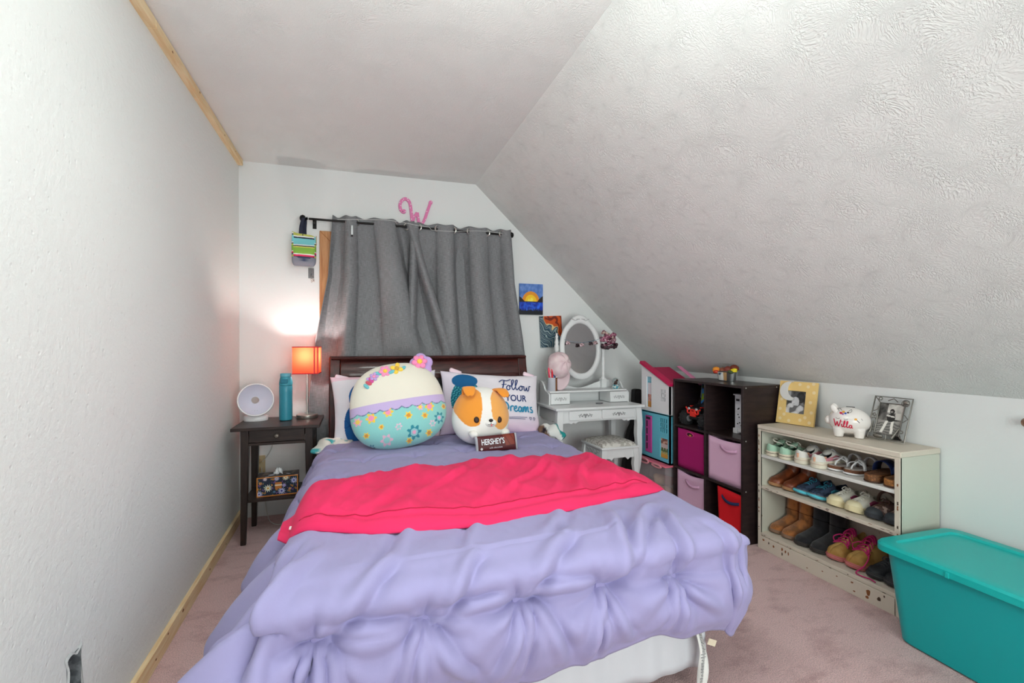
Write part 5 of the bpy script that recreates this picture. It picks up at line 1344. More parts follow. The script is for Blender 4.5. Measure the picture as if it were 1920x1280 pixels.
MB().lathe([(.031, 0), (.033, .003), (.033, .010), (.027, .022), (.024, .028)], (1.918, 3.13, .797), 30).build('base', M('globe_base', (64, 150, 168), .45, var=(60, (226, 220, 210), .5, .56)), SGL)
MB().ell((1.918, 3.13, .850), (.029, .029, .029), 28, 18).build('glass_ball', M('globe_glass', (240, 246, 246), .02, trans=.95, ior=1.12), SGL)
fg = MB().ell((1.918, 3.13, .842), (.012, .010, .013), 16, 10).ell((1.926, 3.126, .858), (.008, .008, .008), 14, 8); fg.build('figurine', M('figurine_orange', (214, 110, 60), .6), SGL)
MB().ell((1.908, 3.128, .833), (.009, .010, .006), 12, 8).build('figurine_base', M('figurine_brown', (120, 60, 44), .6), SGL)
TR = MB(); TR.lathe([(.022, 0), (.026, .003), (.027, .008), (.024, .009), (.022, .005), (.001, .004)], (1.70, 3.00, .70), 26, None, 1.1, .6); tag(TR.build('trinket_dish', M('dish_grey', (128, 128, 132), .4, .5)), 'tiny grey oval dish lying on the vanity top', 'dish')
# pink cap on the left mirror post
CAP = thing('baseball_cap', 'pale pink baseball cap with green patch hung on mirror post', 'cap', (1.432, 3.15, .98)); CAP.rotation_euler = (R(72), 0, R(12))
CAPM = M('cap_cotton', (234, 214, 216), .85, bump=(60, .3, 3, .003), var=(20, (226, 198, 204), .4, .6))
G = np.zeros((48, 16, 3))
for i in range(48):
    a = 2 * PI * i / 48
    for j in range(16):
        t = j / 15 * PI / 2; w = .088 * math.cos(t) ** .8; G[i, j] = (w * math.cos(a) * (1 + .03 * math.sin(3 * a)), w * 1.12 * math.sin(a), .105 * math.sin(t) + .006 * math.sin(5 * a + t * 3))
cr = MB().grid(G, cu=True).build('crown', CAPM, CAP, smooth=180, solid=.003, world=False)
B = np.zeros((24, 8, 3))
for i in range(24):
    a = -PI + PI * i / 23
    for j in range(8):
        k = j / 7; B[i, j] = (.088 * math.cos(a) * (1 + .02 * k), -.075 * 1 + (.088 * 1.12 * math.sin(a) + .075) * (1 - k) + (-.078 * math.sin(-a)) * k - .03 * k * abs(math.sin(a)), -.002 - .022 * k * math.sin(-a) + .012 * math.cos(a) ** 2 * k)
MB().grid(B).build('brim', M('cap_brim', (228, 204, 210), .85), CAP, smooth=180, solid=.004, world=False)
MB().ell((0, -.062, .066), (.030, .008, .022), 20, 10, Matrix.Rotation(R(-42), 3, 'X')).build('front_patch', M('cap_patch', (120, 160, 146), .8, var=(70, (66, 104, 96), .46, .55)), CAP, world=False)
MB().ell((0, 0, .107), (.007, .007, .004), 12, 8).build('top_button', CAPM, CAP, world=False)
# hair bands on the right post
HB = [((146, 60, 92), (214, 180, 190), .055, 10, 0.0), ((190, 130, 150), (120, 50, 80), .062, -18, .022), ((210, 190, 176), (150, 90, 110), .050, 28, .040), ((92, 44, 62), (190, 150, 160), .058, -30, -.022), ((40, 34, 38), (90, 60, 70), .060, -8, -.042)]
nmh = ['plum', 'rose', 'cream patterned', 'burgundy', 'black']
for k, (c1, c2, r, t, dz) in enumerate(HB):
    Mx = Matrix.Rotation(R(t), 3, 'Y') @ Matrix.Rotation(R(16 * (-1) ** k), 3, 'X'); cc = V(1.890, 3.205 - .006 * k, 1.172 + dz * 1.0)
    pts = [cc + Mx @ V(r * math.cos(a), .8 * r * math.sin(a), .006 * math.sin(5 * a + k)) for a in np.linspace(0, 2*PI, 40, endpoint=False)]
    mb = MB(); mb.tube(pts, [.0125 * (1 + .22 * math.sin(i * 2.3 + k)) for i in range(40)], 10, closed=True, flat=(1.0, .8))
    tag(mb.build('hair_band', M('band_%d' % k, c1, .75, var=(55, c2, .48, .56)), smooth=70), f'{nmh[k]} fabric hair band hung on the right mirror post', 'hair band', 'hair bands on the mirror post')
# little garland across the mirror
GA = thing('mirror_garland', 'thin string with three glittery pink charms across the mirror', 'garland', (1.66, 3.19, 1.16))
gp = [V(1.50 + .34 * t, 3.185 - .004, 1.175 - .030 * math.sin(PI * t) + .018 * t) for t in np.linspace(0, 1, 24)]
MB().tube(gp, .0014, 5).build('string', M('garland_string', (120, 150, 170), .6), GA)
for t in (.10, .44, .80):
    p = gp[int(t * 23)]; mb = MB(); mb.ell(p + V(0, -.004, -.014), (.017, .005, .011), 14, 8); mb.ell(p + V(-.006, -.005, -.024), (.013, .005, .009), 14, 8); mb.ell(p + V(.010, -.005, -.022), (.011, .005, .008), 14, 8)
    mb.build('charm', M('charm_glitter', (216, 186, 196), .3, .3, var=(110, (120, 96, 90), .48, .55)), GA)
# black instrument case
CS = thing('soft_case', 'black soft case with round white emblem leaning behind the vanity', 'case', (2.24, 3.33, 0))
prof = [(-.075, 0), (.075, 0), (.11, .06), (.105, .16), (.075, .24), (.085, .33), (.065, .42), (.035, .50), (.030, .72), (.022, .755), (-.022, .755), (-.030, .72), (-.035, .50), (-.065, .42), (-.085, .33), (-.075, .24), (-.105, .16), (-.11, .06)]
prof = [tuple(p) for p in catmull(prof, 4, True)]
mb = MB(); uyv = V(.05, .055, 1).normalized(); mb.prism(prof, .07, (2.215, 3.335, 0.004), (1, -.15, 0), uyv); mb.build('case_body', M('black_nylon', (30, 28, 30), .7, bump=(160, .3, 2, .001)), CS, bevel=.014, seg=3)
WH = M('emblem_white', (206, 204, 202), .6)
def cs_pt(x, z, off=.073): 
    ux = V(1, -.15, 0).normalized(); nn = ux.cross(uyv).normalized(); return V(2.215, 3.335, .004) + ux * x + uyv * z + nn * off
mb = MB(); mb.tube([cs_pt(-.02 + .034 * math.cos(a), .29 + .034 * math.sin(a)) for a in np.linspace(0, 2*PI, 32, endpoint=False)], .0035, 6, closed=True)
mb.tube([cs_pt(-.02 + x, .29 + z) for x, z in ((-.010, -.016), (-.004, .014), (.006, .006), (.000, -.004), (.012, -.018))], .0032, 6); mb.build('emblem', WH, CS)
mb = MB(); mb.tube([cs_pt(-.02 + .055 * math.cos(a), .27 + .055 * math.sin(a), .071) for a in np.linspace(PI, 2*PI, 24)], .004, 6); mb.build('piping', M('case_grey', (80, 78, 76), .6), CS)

# ================================================================== DOLLHOUSE ON A CLEAR TUB
DX = 2.055; dy0, dy1 = 2.655, 2.985
TUB = thing('clear_tub', 'clear plastic storage tub with pink lid under the dollhouse', 'storage tub', (2.20, 2.85, 0))
CLP = M('frosted_clear', (226, 214, 218), .3, alpha=.22); PKL = M('pink_lid', (232, 112, 134), .4)
def tubshell(x0, x1, y0, y1, z0, z1, tap):
    P = np.zeros((4, 2, 3)); c = [(x0, y0), (x1, y0), (x1, y1), (x0, y1)]; cx, cy = (x0+x1)/2, (y0+y1)/2
    for i, (x, y) in enumerate(c): P[i, 0] = (cx + (x-cx)*tap, cy + (y-cy)*tap, z0); P[i, 1] = (x, y, z1)
    return P
P = tubshell(2.02, 2.36, 2.66, 3.02, .006, .285, .9); mb = MB(); mb.grid(P, cu=True); mb.add([P[i, 0] for i in range(4)], [(0,1,2,3)]); mb.build('tub_shell', CLP, TUB, smooth=0, solid=.003)
mb = MB(); mb.box(2.005, 2.375, 2.64, 3.035, .288, .300); mb.build('lid', PKL, TUB, bevel=.006)
mb = MB(); hp = [V(2.008, 2.895 + .062 * math.cos(a), .287 + .016 * math.sin(a)) for a in np.linspace(0, 2*PI, 30, endpoint=False)]; mb.tube(hp, .007, 8, closed=True); hp = [V(2.0, 2.73 + .05 * math.cos(a), .286 + .010 * math.sin(a)) for a in np.linspace(0, 2*PI, 30, endpoint=False)]; mb.tube(hp, .006, 8, closed=True); mb.build('lid_handle', M('handle_pink', (228, 150, 160), .4), TUB)
stuff = [((190, 140, 110), .07), ((120, 80, 110), .05), ((170, 150, 130), .06), ((90, 110, 130), .055), ((200, 120, 90), .045), ((150, 130, 160), .05), ((210, 180, 150), .05)]
nms = ['tan', 'purple', 'beige', 'slate', 'rust', 'mauve', 'sand']
for k, (c, r) in enumerate(stuff):
    x, y = 2.10 + .17 * ((k * .37) % 1), 2.76 + .16 * ((k * .61) % 1); z = .012 + r * .8 + (.085 if k > 3 else 0)
    mb = MB(); mb.ell((x, y, z), (r, r * .9, r * .8), 18, 12); mb.ell((x - r * .5, y + r * .3, z + r * .45), (r * .5, r * .5, r * .45), 14, 10)
    tag(mb.build('toy', M('tubtoy_%d' % k, c, .7), remesh=.006), f'{nms[k]} toy blurred inside the clear tub', 'toy', 'toys in the clear tub')
DH_ = thing('dollhouse', 'two-storey toy dollhouse in white and turquoise with magenta roof', 'dollhouse', (2.2, 2.82, .30))
DWH = M('doll_white', (236, 234, 238), .4); DBL = M('doll_blue', (104, 190, 212), .4); DMG = M('doll_magenta', (206, 70, 158), .4); DRF = M('doll_roof', (200, 28, 84), .4); DPK = M('doll_pink', (228, 140, 180), .4); DDK = M('doll_dark', (38, 36, 44), .6)
z0, zm, zlo, zhi = .302, .645, .845, .985
def facade(polys_outer, holes, name, m_, th=.012, x=DX):
    """vertical facade facing -X built from strips around its openings; outer given by top function"""
    y0, y1, za, topf = polys_outer
    Ys = sorted({y0, y1, *[h[0] for h in holes], *[h[1] for h in holes]}); mb = MB()
    for a, b_ in zip(Ys[:-1], Ys[1:]):
        m = (a + b_) / 2; hs = sorted([(h[2], h[3]) for h in holes if h[0] < m < h[1]]); z = za
        for (c, d) in hs:
            if c > z: mb.add([(x,a,z),(x,b_,z),(x,b_,c),(x,a,c),(x+th,a,z),(x+th,b_,z),(x+th,b_,c),(x+th,a,c)], [(0,3,2,1),(4,5,6,7),(0,1,5,4),(1,2,6,5),(2,3,7,6),(3,0,4,7)])
            z = d
        mb.add([(x,a,z),(x,b_,z),(x,b_,topf(b_)),(x,a,topf(a)),(x+th,a,z),(x+th,b_,z),(x+th,b_,topf(b_)),(x+th,a,topf(a))], [(0,3,2,1),(4,5,6,7),(0,1,5,4),(1,2,6,5),(2,3,7,6),(3,0,4,7)])
    return mb.build(name, m_, DH_, smooth=0)
def muntins(y0, y1, za, zb, ny, nz, m_, w=.005, x=DX, parent=None):
    mb = MB()
    for k in range(1, ny): y = y0 + (y1-y0)*k/ny; mb.box(x, x+.008, y-w/2, y+w/2, za, zb)
    for k in range(1, nz): z = za + (zb-za)*k/nz; mb.box(x, x+.008, y0, y1, z-w/2, z+w/2)
    mb.build('window_grille', m_, parent)
low = facade((dy0, dy1, z0, lambda y: zm), [(2.685, 2.765, .515, .615), (2.675, 2.765, .335, .475), (2.855, 2.935, .34, .615)], 'lower_front', DBL)
muntins(2.685, 2.765, .515, .615, 4, 3, DBL, .006, DX, low); MB().box(DX + .014, DX + .016, 2.68, 2.77, .51, .62).build('window_backing', M('doll_backing', (30, 34, 48), .25), low, smooth=0)  # dark backing sheet keeps the window opening from looking lit
up = facade((dy0, dy1, zm + .003, lambda y: zlo + (zhi - zlo) * (y - dy0) / (dy1 - dy0)), [(2.705, 2.755, .735, .82), (2.865, 2.925, .675, .90)], 'upper_front', DWH)
muntins(2.705, 2.755, .735, .82, 3, 3, DWH, .006, DX, up); MB().box(DX + .014, DX + .016, 2.70, 2.76, .73, .825).build('window_backing', M('doll_backing', (30, 34, 48), .25), up, smooth=0)  # same dark backing, so the upper opening reads unlit
dr_ = MB().box(DX - .004, DX + .006, 2.858, 2.932, .343, .612).build('door', DMG, DH_, bevel=.002)
for (za, zb, ya, yb) in ((.585, .603, 2.872, 2.922), (.53, .575, 2.905, 2.918), (.475, .52, 2.905, 2.918), (.42, .465, 2.905, 2.918), (.365, .41, 2.905, 2.918)):
    MB().box(DX - .0048, DX - .0035, ya, yb, za, zb).build('door_slot', DDK, dr_, smooth=0)
mb = MB(); G = np.zeros((50, 70, 3))
for i in range(50):
    for j in range(70): G[i, j] = (DX + .008, 2.677 + .086*i/49, .336 + .138*j/69)
o = MB().grid(G).build('printed_panel', M('sticker_print', (255,255,255), .5, vcol=True), low, smooth=0)
def stick(c):
    y = (c[:, 1] - c[:, 1].min()) / (np.ptp(c[:, 1])); z = (c[:, 2] - c[:, 2].min()) / np.ptp(c[:, 2]); n = snoise(y, z, 95, 3, 2.2)
    out = np.tile([214, 190, 186], (len(c), 1)).astype(float); out[z > .72] = (150, 96, 84); out[(z > .72) & (n > .3)] = (220, 170, 150); out[z < .5] = (196, 176, 170); q = (z < .52) & (z > .22) & (np.abs(np.sin(y * 9.5)) * .24 > np.abs(z - .36) * 1.0); out[q] = (88, 110, 60); out[(z < .22)] = (222, 160, 70); out[(z < .32) & (z > .2) & (n > .1)] = (200, 190, 110); return out
paint(o, stick)
mb = MB(); G = np.zeros((40, 100, 3))
for i in range(40):
    for j in range(100): G[i, j] = (DX + .009, 2.866 + .058*i/39, .676 + .223*j/99)
o = MB().grid(G).build('printed_panel', M('sticker_print', (255,255,255), .5, vcol=True), up, smooth=0)
def stick2(c):
    z = (c[:, 2] - c[:, 2].min()) / np.ptp(c[:, 2]); y = (c[:, 1] - c[:, 1].min()) / np.ptp(c[:, 1]); n = snoise(y, z * 3, 97, 3, 1.6)
    out = np.tile([226, 214, 222], (len(c), 1)).astype(float); out[z > .84] = (140, 196, 214); out[(z > .8) & (z < .84)] = (96, 176, 200); out[z < .42] = (210, 150, 136); out[(z < .42) & (n > .2)] = (176, 110, 100); out[z < .19] = (208, 142, 70); out[(y < .1) | (y > .9)] = (120, 190, 210); return out
paint(o, stick2)
mb = MB(); mb.box(DX, DX + .29, dy0, dy0 + .01, z0, zm); mb.build('lower_side', DBL, DH_, smooth=0)
mb = MB(); mb.box(DX, DX + .29, dy0, dy0 + .01, zm, zlo); mb.build('upper_side', DWH, DH_, smooth=0)
mb = MB(); mb.box(DX + .012, DX + .29, dy1 - .01, dy1, z0, zhi - .05); mb.build('far_side', DWH, DH_, smooth=0)
for za in (z0, zm - .008): MB().box(DX, DX + .29, dy0, dy1, za, za + .01).build('floor_plate', DBL, DH_, smooth=0)
mb = MB(); mb.box(DX + .17, DX + .18, dy0 + .01, dy1 - .01, z0, zm); mb.box(DX + .17, DX + .18, dy0 + .01, dy1 - .01, zm, zlo); mb.build('inner_wall', M('doll_inner', (70, 60, 78), .7), DH_, smooth=0)
def slab(x0, x1, ya, za, yb, zb, th, name, m_):
    d = V(0, yb - ya, zb - za).normalized(); nn = V(1, 0, 0).cross(d).normalized() * th
    if nn.z < 0: nn = -nn
    a = [V(x0, ya, za), V(x1, ya, za), V(x1, yb, zb), V(x0, yb, zb)]
    mb = MB(); mb.add(a + [p + nn for p in a], [(0,3,2,1),(4,5,6,7),(0,1,5,4),(1,2,6,5),(2,3,7,6),(3,0,4,7)]); return mb.build(name, m_, DH_, bevel=.003)
slab(DX - .014, DX + .03, dy0 - .012, zlo + .002, dy1 + .012, zhi + .010, .022, 'roof_edge', DRF)
slab(DX + .03, DX + .21, dy0 - .012, zlo - .004, dy1 - .05, zhi - .026, .010, 'roof_panel', M('doll_roof_deep', (176, 24, 76), .45))
slab(DX + .20, DX + .235, dy0 - .06, zlo + .01, dy1 - .15, zhi - .012, .008, 'roof_flap', DPK)

# ================================================================== CUBE ORGANISER
OX0, OX1, OY0, OY1, OH = 2.065, 2.365, 2.031, 2.632, .903
ORG = thing('cube_organizer', 'dark espresso six-cube organizer against the knee wall', 'organizer', (2.215, 2.33, 0))
LAM = M('espresso_laminate', (46, 33, 33), .4, var=(4, (34, 24, 25), .4, .62), stretch=(3, 3, 14), bump=(50, .06, 2))
LAMH = M('espresso_laminate_top', (50, 37, 36), .32, var=(4, (38, 27, 27), .4, .62), stretch=(14, 3, 3), coat=.1)
t = .0145
MB().box(OX0, OX1, OY0, OY0 + t, 0, OH - t).build('side_panel', LAM, ORG, bevel=.001)
MB().box(OX0, OX1, OY1 - t, OY1, 0, OH - t).build('side_panel', LAM, ORG, bevel=.001)
MB().box(OX0, OX1, OY0, OY1, OH - t, OH).build('top_panel', LAMH, ORG, bevel=.001)
MB().box(OX0, OX1, OY0 + t, OY1 - t, .02, .02 + t).build('bottom_panel', LAMH, ORG, bevel=.001)
MB().box(OX0 + .02, OX0 + .032, OY0 + t, OY1 - t, 0, .02).build('kick_strip', LAM, ORG)
ym = (OY0 + OY1) / 2
S1, S2 = .598, .312
for z in (S1, S2): MB().box(OX0, OX1 - .006, OY0 + t, OY1 - t, z - t, z).build('shelf', LAMH, ORG, bevel=.001)
for (a, b_) in ((.02 + t, S2 - t), (S2, S1 - t), (S1, OH - t)): MB().box(OX0, OX1 - .006, ym - t/2, ym + t/2, a, b_).build('divider', LAM, ORG, bevel=.001)
MB().box(OX1 - .006, OX1 - .002, OY0 + t, OY1 - t, .02, OH - t).build('back_panel', LAM, ORG)
for x in (OX0 + .022, OX1 - .05):
    for z in (OH - .012, S1 - .008, S2 - .008): MB().lathe([(.004, 0), (.004, .0008), (.001, .001)], (x, OY0, z), 12, Matrix.Rotation(R(90), 3, 'X')).build('screw_cap', M('screw_zinc', (206, 204, 200), .35, .6), ORG)
# fabric bins
def fbin(name, label, y0, y1, z0, z1, m_, sag=.0, handle=None, tilt=0, x0=2.078, x1=2.33, group='fabric bins in the organizer', taper=.0):
    root = thing(name, label, 'storage bin', ((x0+x1)/2, (y0+y1)/2, z0), group=group)
    n = 20
    def top(s): return z1 - sag * math.sin(PI * s) ** 1.0
    walls = MB(); cs = [(x0, y1), (x0, y0), (x1, y0), (x1, y1)]; cy = (y0 + y1) / 2
    for k in range(4):
        a, b_ = cs[k], cs[(k+1) % 4]; P = np.zeros((n, 8, 3))
        for i in range(n):
            s = i/(n-1)
            for j in range(8):
                v = j/7; yy = a[1]+(b_[1]-a[1])*s; yy = cy + (yy - cy) * (1 - taper * (1 - v))
                zt = top(s) + (.008 * (1 - s) if k == 0 else 0) if k in (0, 2) else z1
                P[i, j] = (a[0]+(b_[0]-a[0])*s + (.004*math.sin(s*PI)*math.sin(v*PI) if k == 0 else 0), yy, z0 + (zt - z0)*v)
        walls.grid(P)
    walls.box(x0, x1, cy - (cy-y0)*(1-taper), cy + (y1-cy)*(1-taper), z0, z0+.003)
    w = walls.build('fabric_shell', m_, root, smooth=40, solid=.004)
    return root
DPINK = M('magenta_felt', (168, 22, 104), .85, bump=(220, .2, 2, .001)); PALE = M('pale_pink_fabric', (222, 178, 206), .85, bump=(40, .3, 3, .003)); RED = M('red_fabric', (214, 16, 30), .7, bump=(220, .15, 2, .001))
B1 = fbin('fabric_bin', 'magenta felt bin with oval grommet handle in the organizer', ym + .022, OY1 - t - .02, S2 + .002, S1 - t - .018, DPINK)
def handle_strap(parent, yc, zc, w, m_, x=2.078):
    mb = MB(); path = [V(x - .002 - .014 * math.sin(PI * u), yc + w/2 - w * u, zc - .014 * math.sin(PI * u) + .010 * (1 - u) ) for u in np.linspace(0, 1, 16)]; P = np.zeros((16, 2, 3))
    for i, p in enumerate(path): P[i, 0] = p + V(0, 0, .0085); P[i, 1] = p - V(0, 0, .0085)
    mb.grid(P); mb.build('handle', m_, parent, smooth=180, solid=.004)
gy, gz = 2.478, .545
mb = MB(); mb.tube([V(2.0755, gy + (.026 + .012 * (abs(math.cos(a)) - .6)) * math.cos(a) * 1.1, gz + .014 * math.sin(a)) for a in np.linspace(0, 2*PI, 36, endpoint=False)], .003, 6, closed=True); mb.build('grommet', M('grommet_pink', (190, 60, 120), .4), B1)
MB().ell((2.0755, gy, gz), (.0014, .026, .0125), 20, 8).build('grip_hole', M('hole_dark', (46, 22, 30), .8), B1); MB().ell((2.0745, gy - .004, gz - .004), (.0012, .012, .006), 16, 8).build('content_glimpse', M('glimpse_orange', (206, 150, 60), .7), B1)
B2 = fbin('fabric_bin', 'pale pink fabric bin at the middle right of the organizer', OY0 + t + .008, ym - .020, S2 + .002, S1 - t - .012, PALE, .010)
handle_strap(B2, 2.15, .520, .125, M('pale_pink_strap', (214, 166, 198), .85))
B3 = fbin('fabric_bin', 'pale pink fabric bin at the bottom left of the organizer', ym + .020, OY1 - t - .015, .036, S2 - t - .008, PALE, .016)
handle_strap(B3, 2.455, .225, .125, M('pale_pink_strap', (214, 166, 198), .85))
B4 = fbin('fabric_bin', 'bright red tapered bin with navy handle in the organizer', OY0 + t + .004, 2.236, .037, .275, RED, 0, taper=.16)
handle_strap(B4, 2.135, .222, .13, M('navy_strap', (36, 44, 84), .8))
MB().box(2.082, 2.32, OY0 + t + .008, 2.23, .270, .278).build('rim_shadow', M('bin_mouth_shade', (30, 28, 30), .8), B4)  # dark sheet stands for the shade inside the bin mouth
# monster truck
TK = thing('toy_truck', 'black and red toy monster truck in the upper organizer cube', 'toy truck', (2.15, 2.465, S1), R(0))
TYR = M('rubber_tyre', (36, 36, 38), .85, bump=(90, .8, 2, .006)); TBK = M('truck_black', (28, 28, 30), .35); TRD = M('truck_red', (226, 44, 32), .4); TSV = M('truck_silver', (190, 192, 196), .3, .7)
for (x, y) in ((2.115, 2.555), (2.115, 2.378), (2.275, 2.555), (2.275, 2.378)):
    w = MB(); c_ = [(.014, -.026), (.036, -.026), (.046, -.020), (.048, -.008), (.048, .008), (.046, .020), (.036, .026), (.014, .026)]
    wh = w.lathe(c_, (x, y, S1 + .048), 24, Matrix.Rotation(R(90), 3, 'X')).build('wheel', TYR, TK, smooth=50)
    hub = MB().lathe([(.022, -.028), (.024, -.024), (.024, .024), (.022, .028)], (x, y, S1 + .048), 18, Matrix.Rotation(R(90), 3, 'X')); hub.build('hub', TSV if x < 2.2 else TBK, wh)
    tr = MB()
    for k in range(12):
        a = 2*PI*k/12; tr.obox((x + .048*math.cos(a), y, S1 + .048 + .048*math.sin(a)), (.010, .044, .006), Matrix.Rotation(-a + PI/2, 3, 'Y'))
    tr.build('tyre_lugs', TYR, wh, smooth=0)
mb = MB(); mb.box(2.10, 2.30, 2.435, 2.50, S1 + .05, S1 + .075); mb.cyl((2.115, 2.38, S1+.05), (2.115, 2.55, S1+.05), .008); mb.cyl((2.275, 2.38, S1+.05), (2.275, 2.55, S1+.05), .008)
for y in (2.40, 2.53): mb.cyl((2.118, y, S1+.055), (2.14, y, S1+.11), .007)
mb.build('chassis', TBK, TK, bevel=.002)
mb = MB(); bodyp = [(2.095, S1+.085), (2.30, S1+.085), (2.30, S1+.135), (2.265, S1+.14), (2.245, S1+.185), (2.19, S1+.185), (2.165, S1+.145), (2.10, S1+.125)]
mb.prism(bodyp, .105, (0, 2.5175, 0), (1,0,0), (0,0,1)); mb.build('body_shell', TBK, TK, smooth=30, bevel=.006)
mb = MB()
for (ya, za, yb, zb) in ((2.415, .112, 2.515, .112), (2.415, .088, 2.515, .088), (2.415, .112, 2.415, .088), (2.515, .112, 2.515, .088), (2.45, .112, 2.44, .088), (2.48, .112, 2.49, .088), (2.515, .112, 2.53, .125), (2.415, .112, 2.395, .12)): mb.cyl((2.088, ya, S1+za), (2.088, yb, S1+zb), .0055, n=8)
mb.obox((2.09, 2.465, S1+.085), (.012, .05, .035)); mb.build('bumper', TRD, TK, bevel=.002)
mb = MB(); mb.box(2.11, 2.17, 2.41, 2.425, S1+.128, S1+.134); mb.box(2.11, 2.17, 2.505, 2.52, S1+.128, S1+.134); mb.obox((2.21, 2.42, S1+.19), (.05, .012, .01)); mb.build('trim_stripes', TRD, TK)
mb = MB(); 
for y in (2.43, 2.50): mb.lathe([(.008, 0), (.010, .006), (.008, .009)], (2.092, y, S1+.118), 14, Matrix.Rotation(R(-90), 3, 'Y'))
mb.build('headlights', TSV, TK)
# upright game box behind the truck
GM = thing('game_box', 'blue and green game box leaning behind the toy truck', 'box', (2.26, 2.40, S1))
mb = MB(); Rm = Matrix.Rotation(R(-10), 3, 'Y') ; c_ = V(2.225, 2.530, S1 + .134); GR = Matrix.Rotation(R(9), 3, 'X') @ rotz(R(-40)); mb.obox(c_, (.03, .15, .250), GR);
bx_ = mb.build('carton', M('game_print', (50, 130, 200), .35, var=(16, (130, 160, 40), .5, .54)), GM, smooth=0)
mb = MB(); mb.obox(c_ + GR @ V(-.0006, .070, 0), (.032, .014, .251), GR); mb.build('spine', M('spine_white', (206, 208, 214), .4), GM, smooth=0)
# white drawer tower
TW = thing('mini_drawer_tower', 'small white toy drawer tower with black flower prints in organizer', 'toy', (2.24, 2.16, S1))
mb = MB(); mb.box(2.20, 2.29, 2.10, 2.225, S1 + .008, S1 + .232); mb.build('tower_body', DWH, TW, bevel=.001)
mb = MB(); mb.box(2.192, 2.295, 2.094, 2.231, S1 + .230, S1 + .238); mb.box(2.192, 2.295, 2.20, 2.233, S1, S1 + .03); mb.box(2.192, 2.295, 2.092, 2.12, S1, S1 + .03); mb.build('trim_blocks', DWH, TW, bevel=.001)
for k in range(4):
    za, zb = S1 + .036 + .048 * k, S1 + .036 + .048 * (k + 1) - .002
    d_ = MB().box(2.1965, 2.202, 2.106, 2.22, za, zb).build('drawer', M('doll_white2', (230, 230, 236), .45), TW, smooth=0)
    mb = MB(); sfp = plane_surf((2.1965, 0, 0), (0, -1, 0), (0, 0, 1), .0005)
    if k < 3:
        for q in range(7): disc_print(mb, -2.20 + .014 * q + .004 * math.sin(q * 3 + k), (za + zb)/2 + .009 * math.sin(q * 2.1 + k * 2), .0055, .0045, sfp, 8, 1)
    else: mb.add([sfp(-2.212, (za+zb)/2 - .007), sfp(-2.185, (za+zb)/2 - .007), sfp(-2.185, (za+zb)/2 + .007), sfp(-2.212, (za+zb)/2 + .007)], [(0,1,2,3)])
    mb.build('print', M('print_black', (44, 42, 46), .7), d_, smooth=0)
# tin tub with toy food on top
TN = thing('tin_tub', 'small galvanised tin tub of toy food on the organizer', 'tub', (2.262, 2.352, OH))
TIN = M('galvanised_tin', (188, 190, 192), .28, .9, bump=(12, .1, 2))
MB().lathe([(.040, 0), (.042, .002), (.052, .062), (.054, .064), (.0515, .0655), (.0495, .062), (.040, .006), (.001, .005)], (2.262, 2.352, OH), 36, rotz(R(-80)), 1.35, .85).build('tub_shell', TIN, TN)
mb = MB(); G = np.zeros((12, 8, 3))
for i in range(12):
    for j in range(8):
        a = R(150 + 62 * i / 11) + R(0); z = .006 + .052 * j / 7; r = .0425 + (.0525 - .0425) * z / .064; q = rotz(R(-80)) @ V(r * 1.35 * math.cos(a + R(80)), r * .85 * math.sin(a + R(80)), 0); G[i, j] = (2.262 + q.x * 1.02, 2.352 + q.y * 1.02, OH + z)
o = mb.grid(G).build('paper_label', M('label_print', (255,255,255), .6, vcol=True), TN, smooth=180)
def labc(c):
    z = (c[:, 2] - c[:, 2].min()) / np.ptp(c[:, 2]); y = (c[:, 1] - c[:, 1].min()) / np.ptp(c[:, 1]); out = np.tile([226, 226, 224], (len(c), 1)).astype(float); out[(z > .6) & (z < .9) & (y > .55) & (y < .85)] = (50, 96, 120); out[(y < .3)] = (176, 136, 90); return out
paint(o, labc)
food = [((236, 150, 50), (2.235, 2.415, .070), (.026, .024, .020), 'orange toy fruit'), ((196, 60, 36), (2.222, 2.405, .058), (.018, .018, .012), 'red toy pepper'), ((150, 84, 62), (2.25, 2.375, .068), (.020, .022, .020), 'brown toy bun nearest the orange fruit'), ((128, 56, 44), (2.255, 2.338, .074), (.027, .025, .023), 'dark brown toy bun in the middle'), ((116, 50, 36), (2.288, 2.318, .084), (.028, .026, .022), 'tall dark toy bun at the back'), ((232, 212, 40), (2.258, 2.296, .070), (.018, .028, .014), 'yellow toy banana'), ((70, 84, 50), (2.24, 2.30, .062), (.016, .020, .010), 'green toy leaf')]
for k, (c, p, r, lb) in enumerate(food):
    mb = MB(); mb.ell((p[0], p[1], OH + p[2]), r, 20, 12, Matrix.Rotation(R(20 * (-1) ** k), 3, 'X')); mb.ell((p[0], p[1], OH + p[2] - r[2] * .45), (r[0] * 1.03, r[1] * 1.03, r[2] * .35), 20, 8)
    tag(mb.build('toy_food', M('food_%d' % k, c, .45), remesh=.0025), lb + ' in the tin tub', 'toy food', 'toy food in the tin tub')

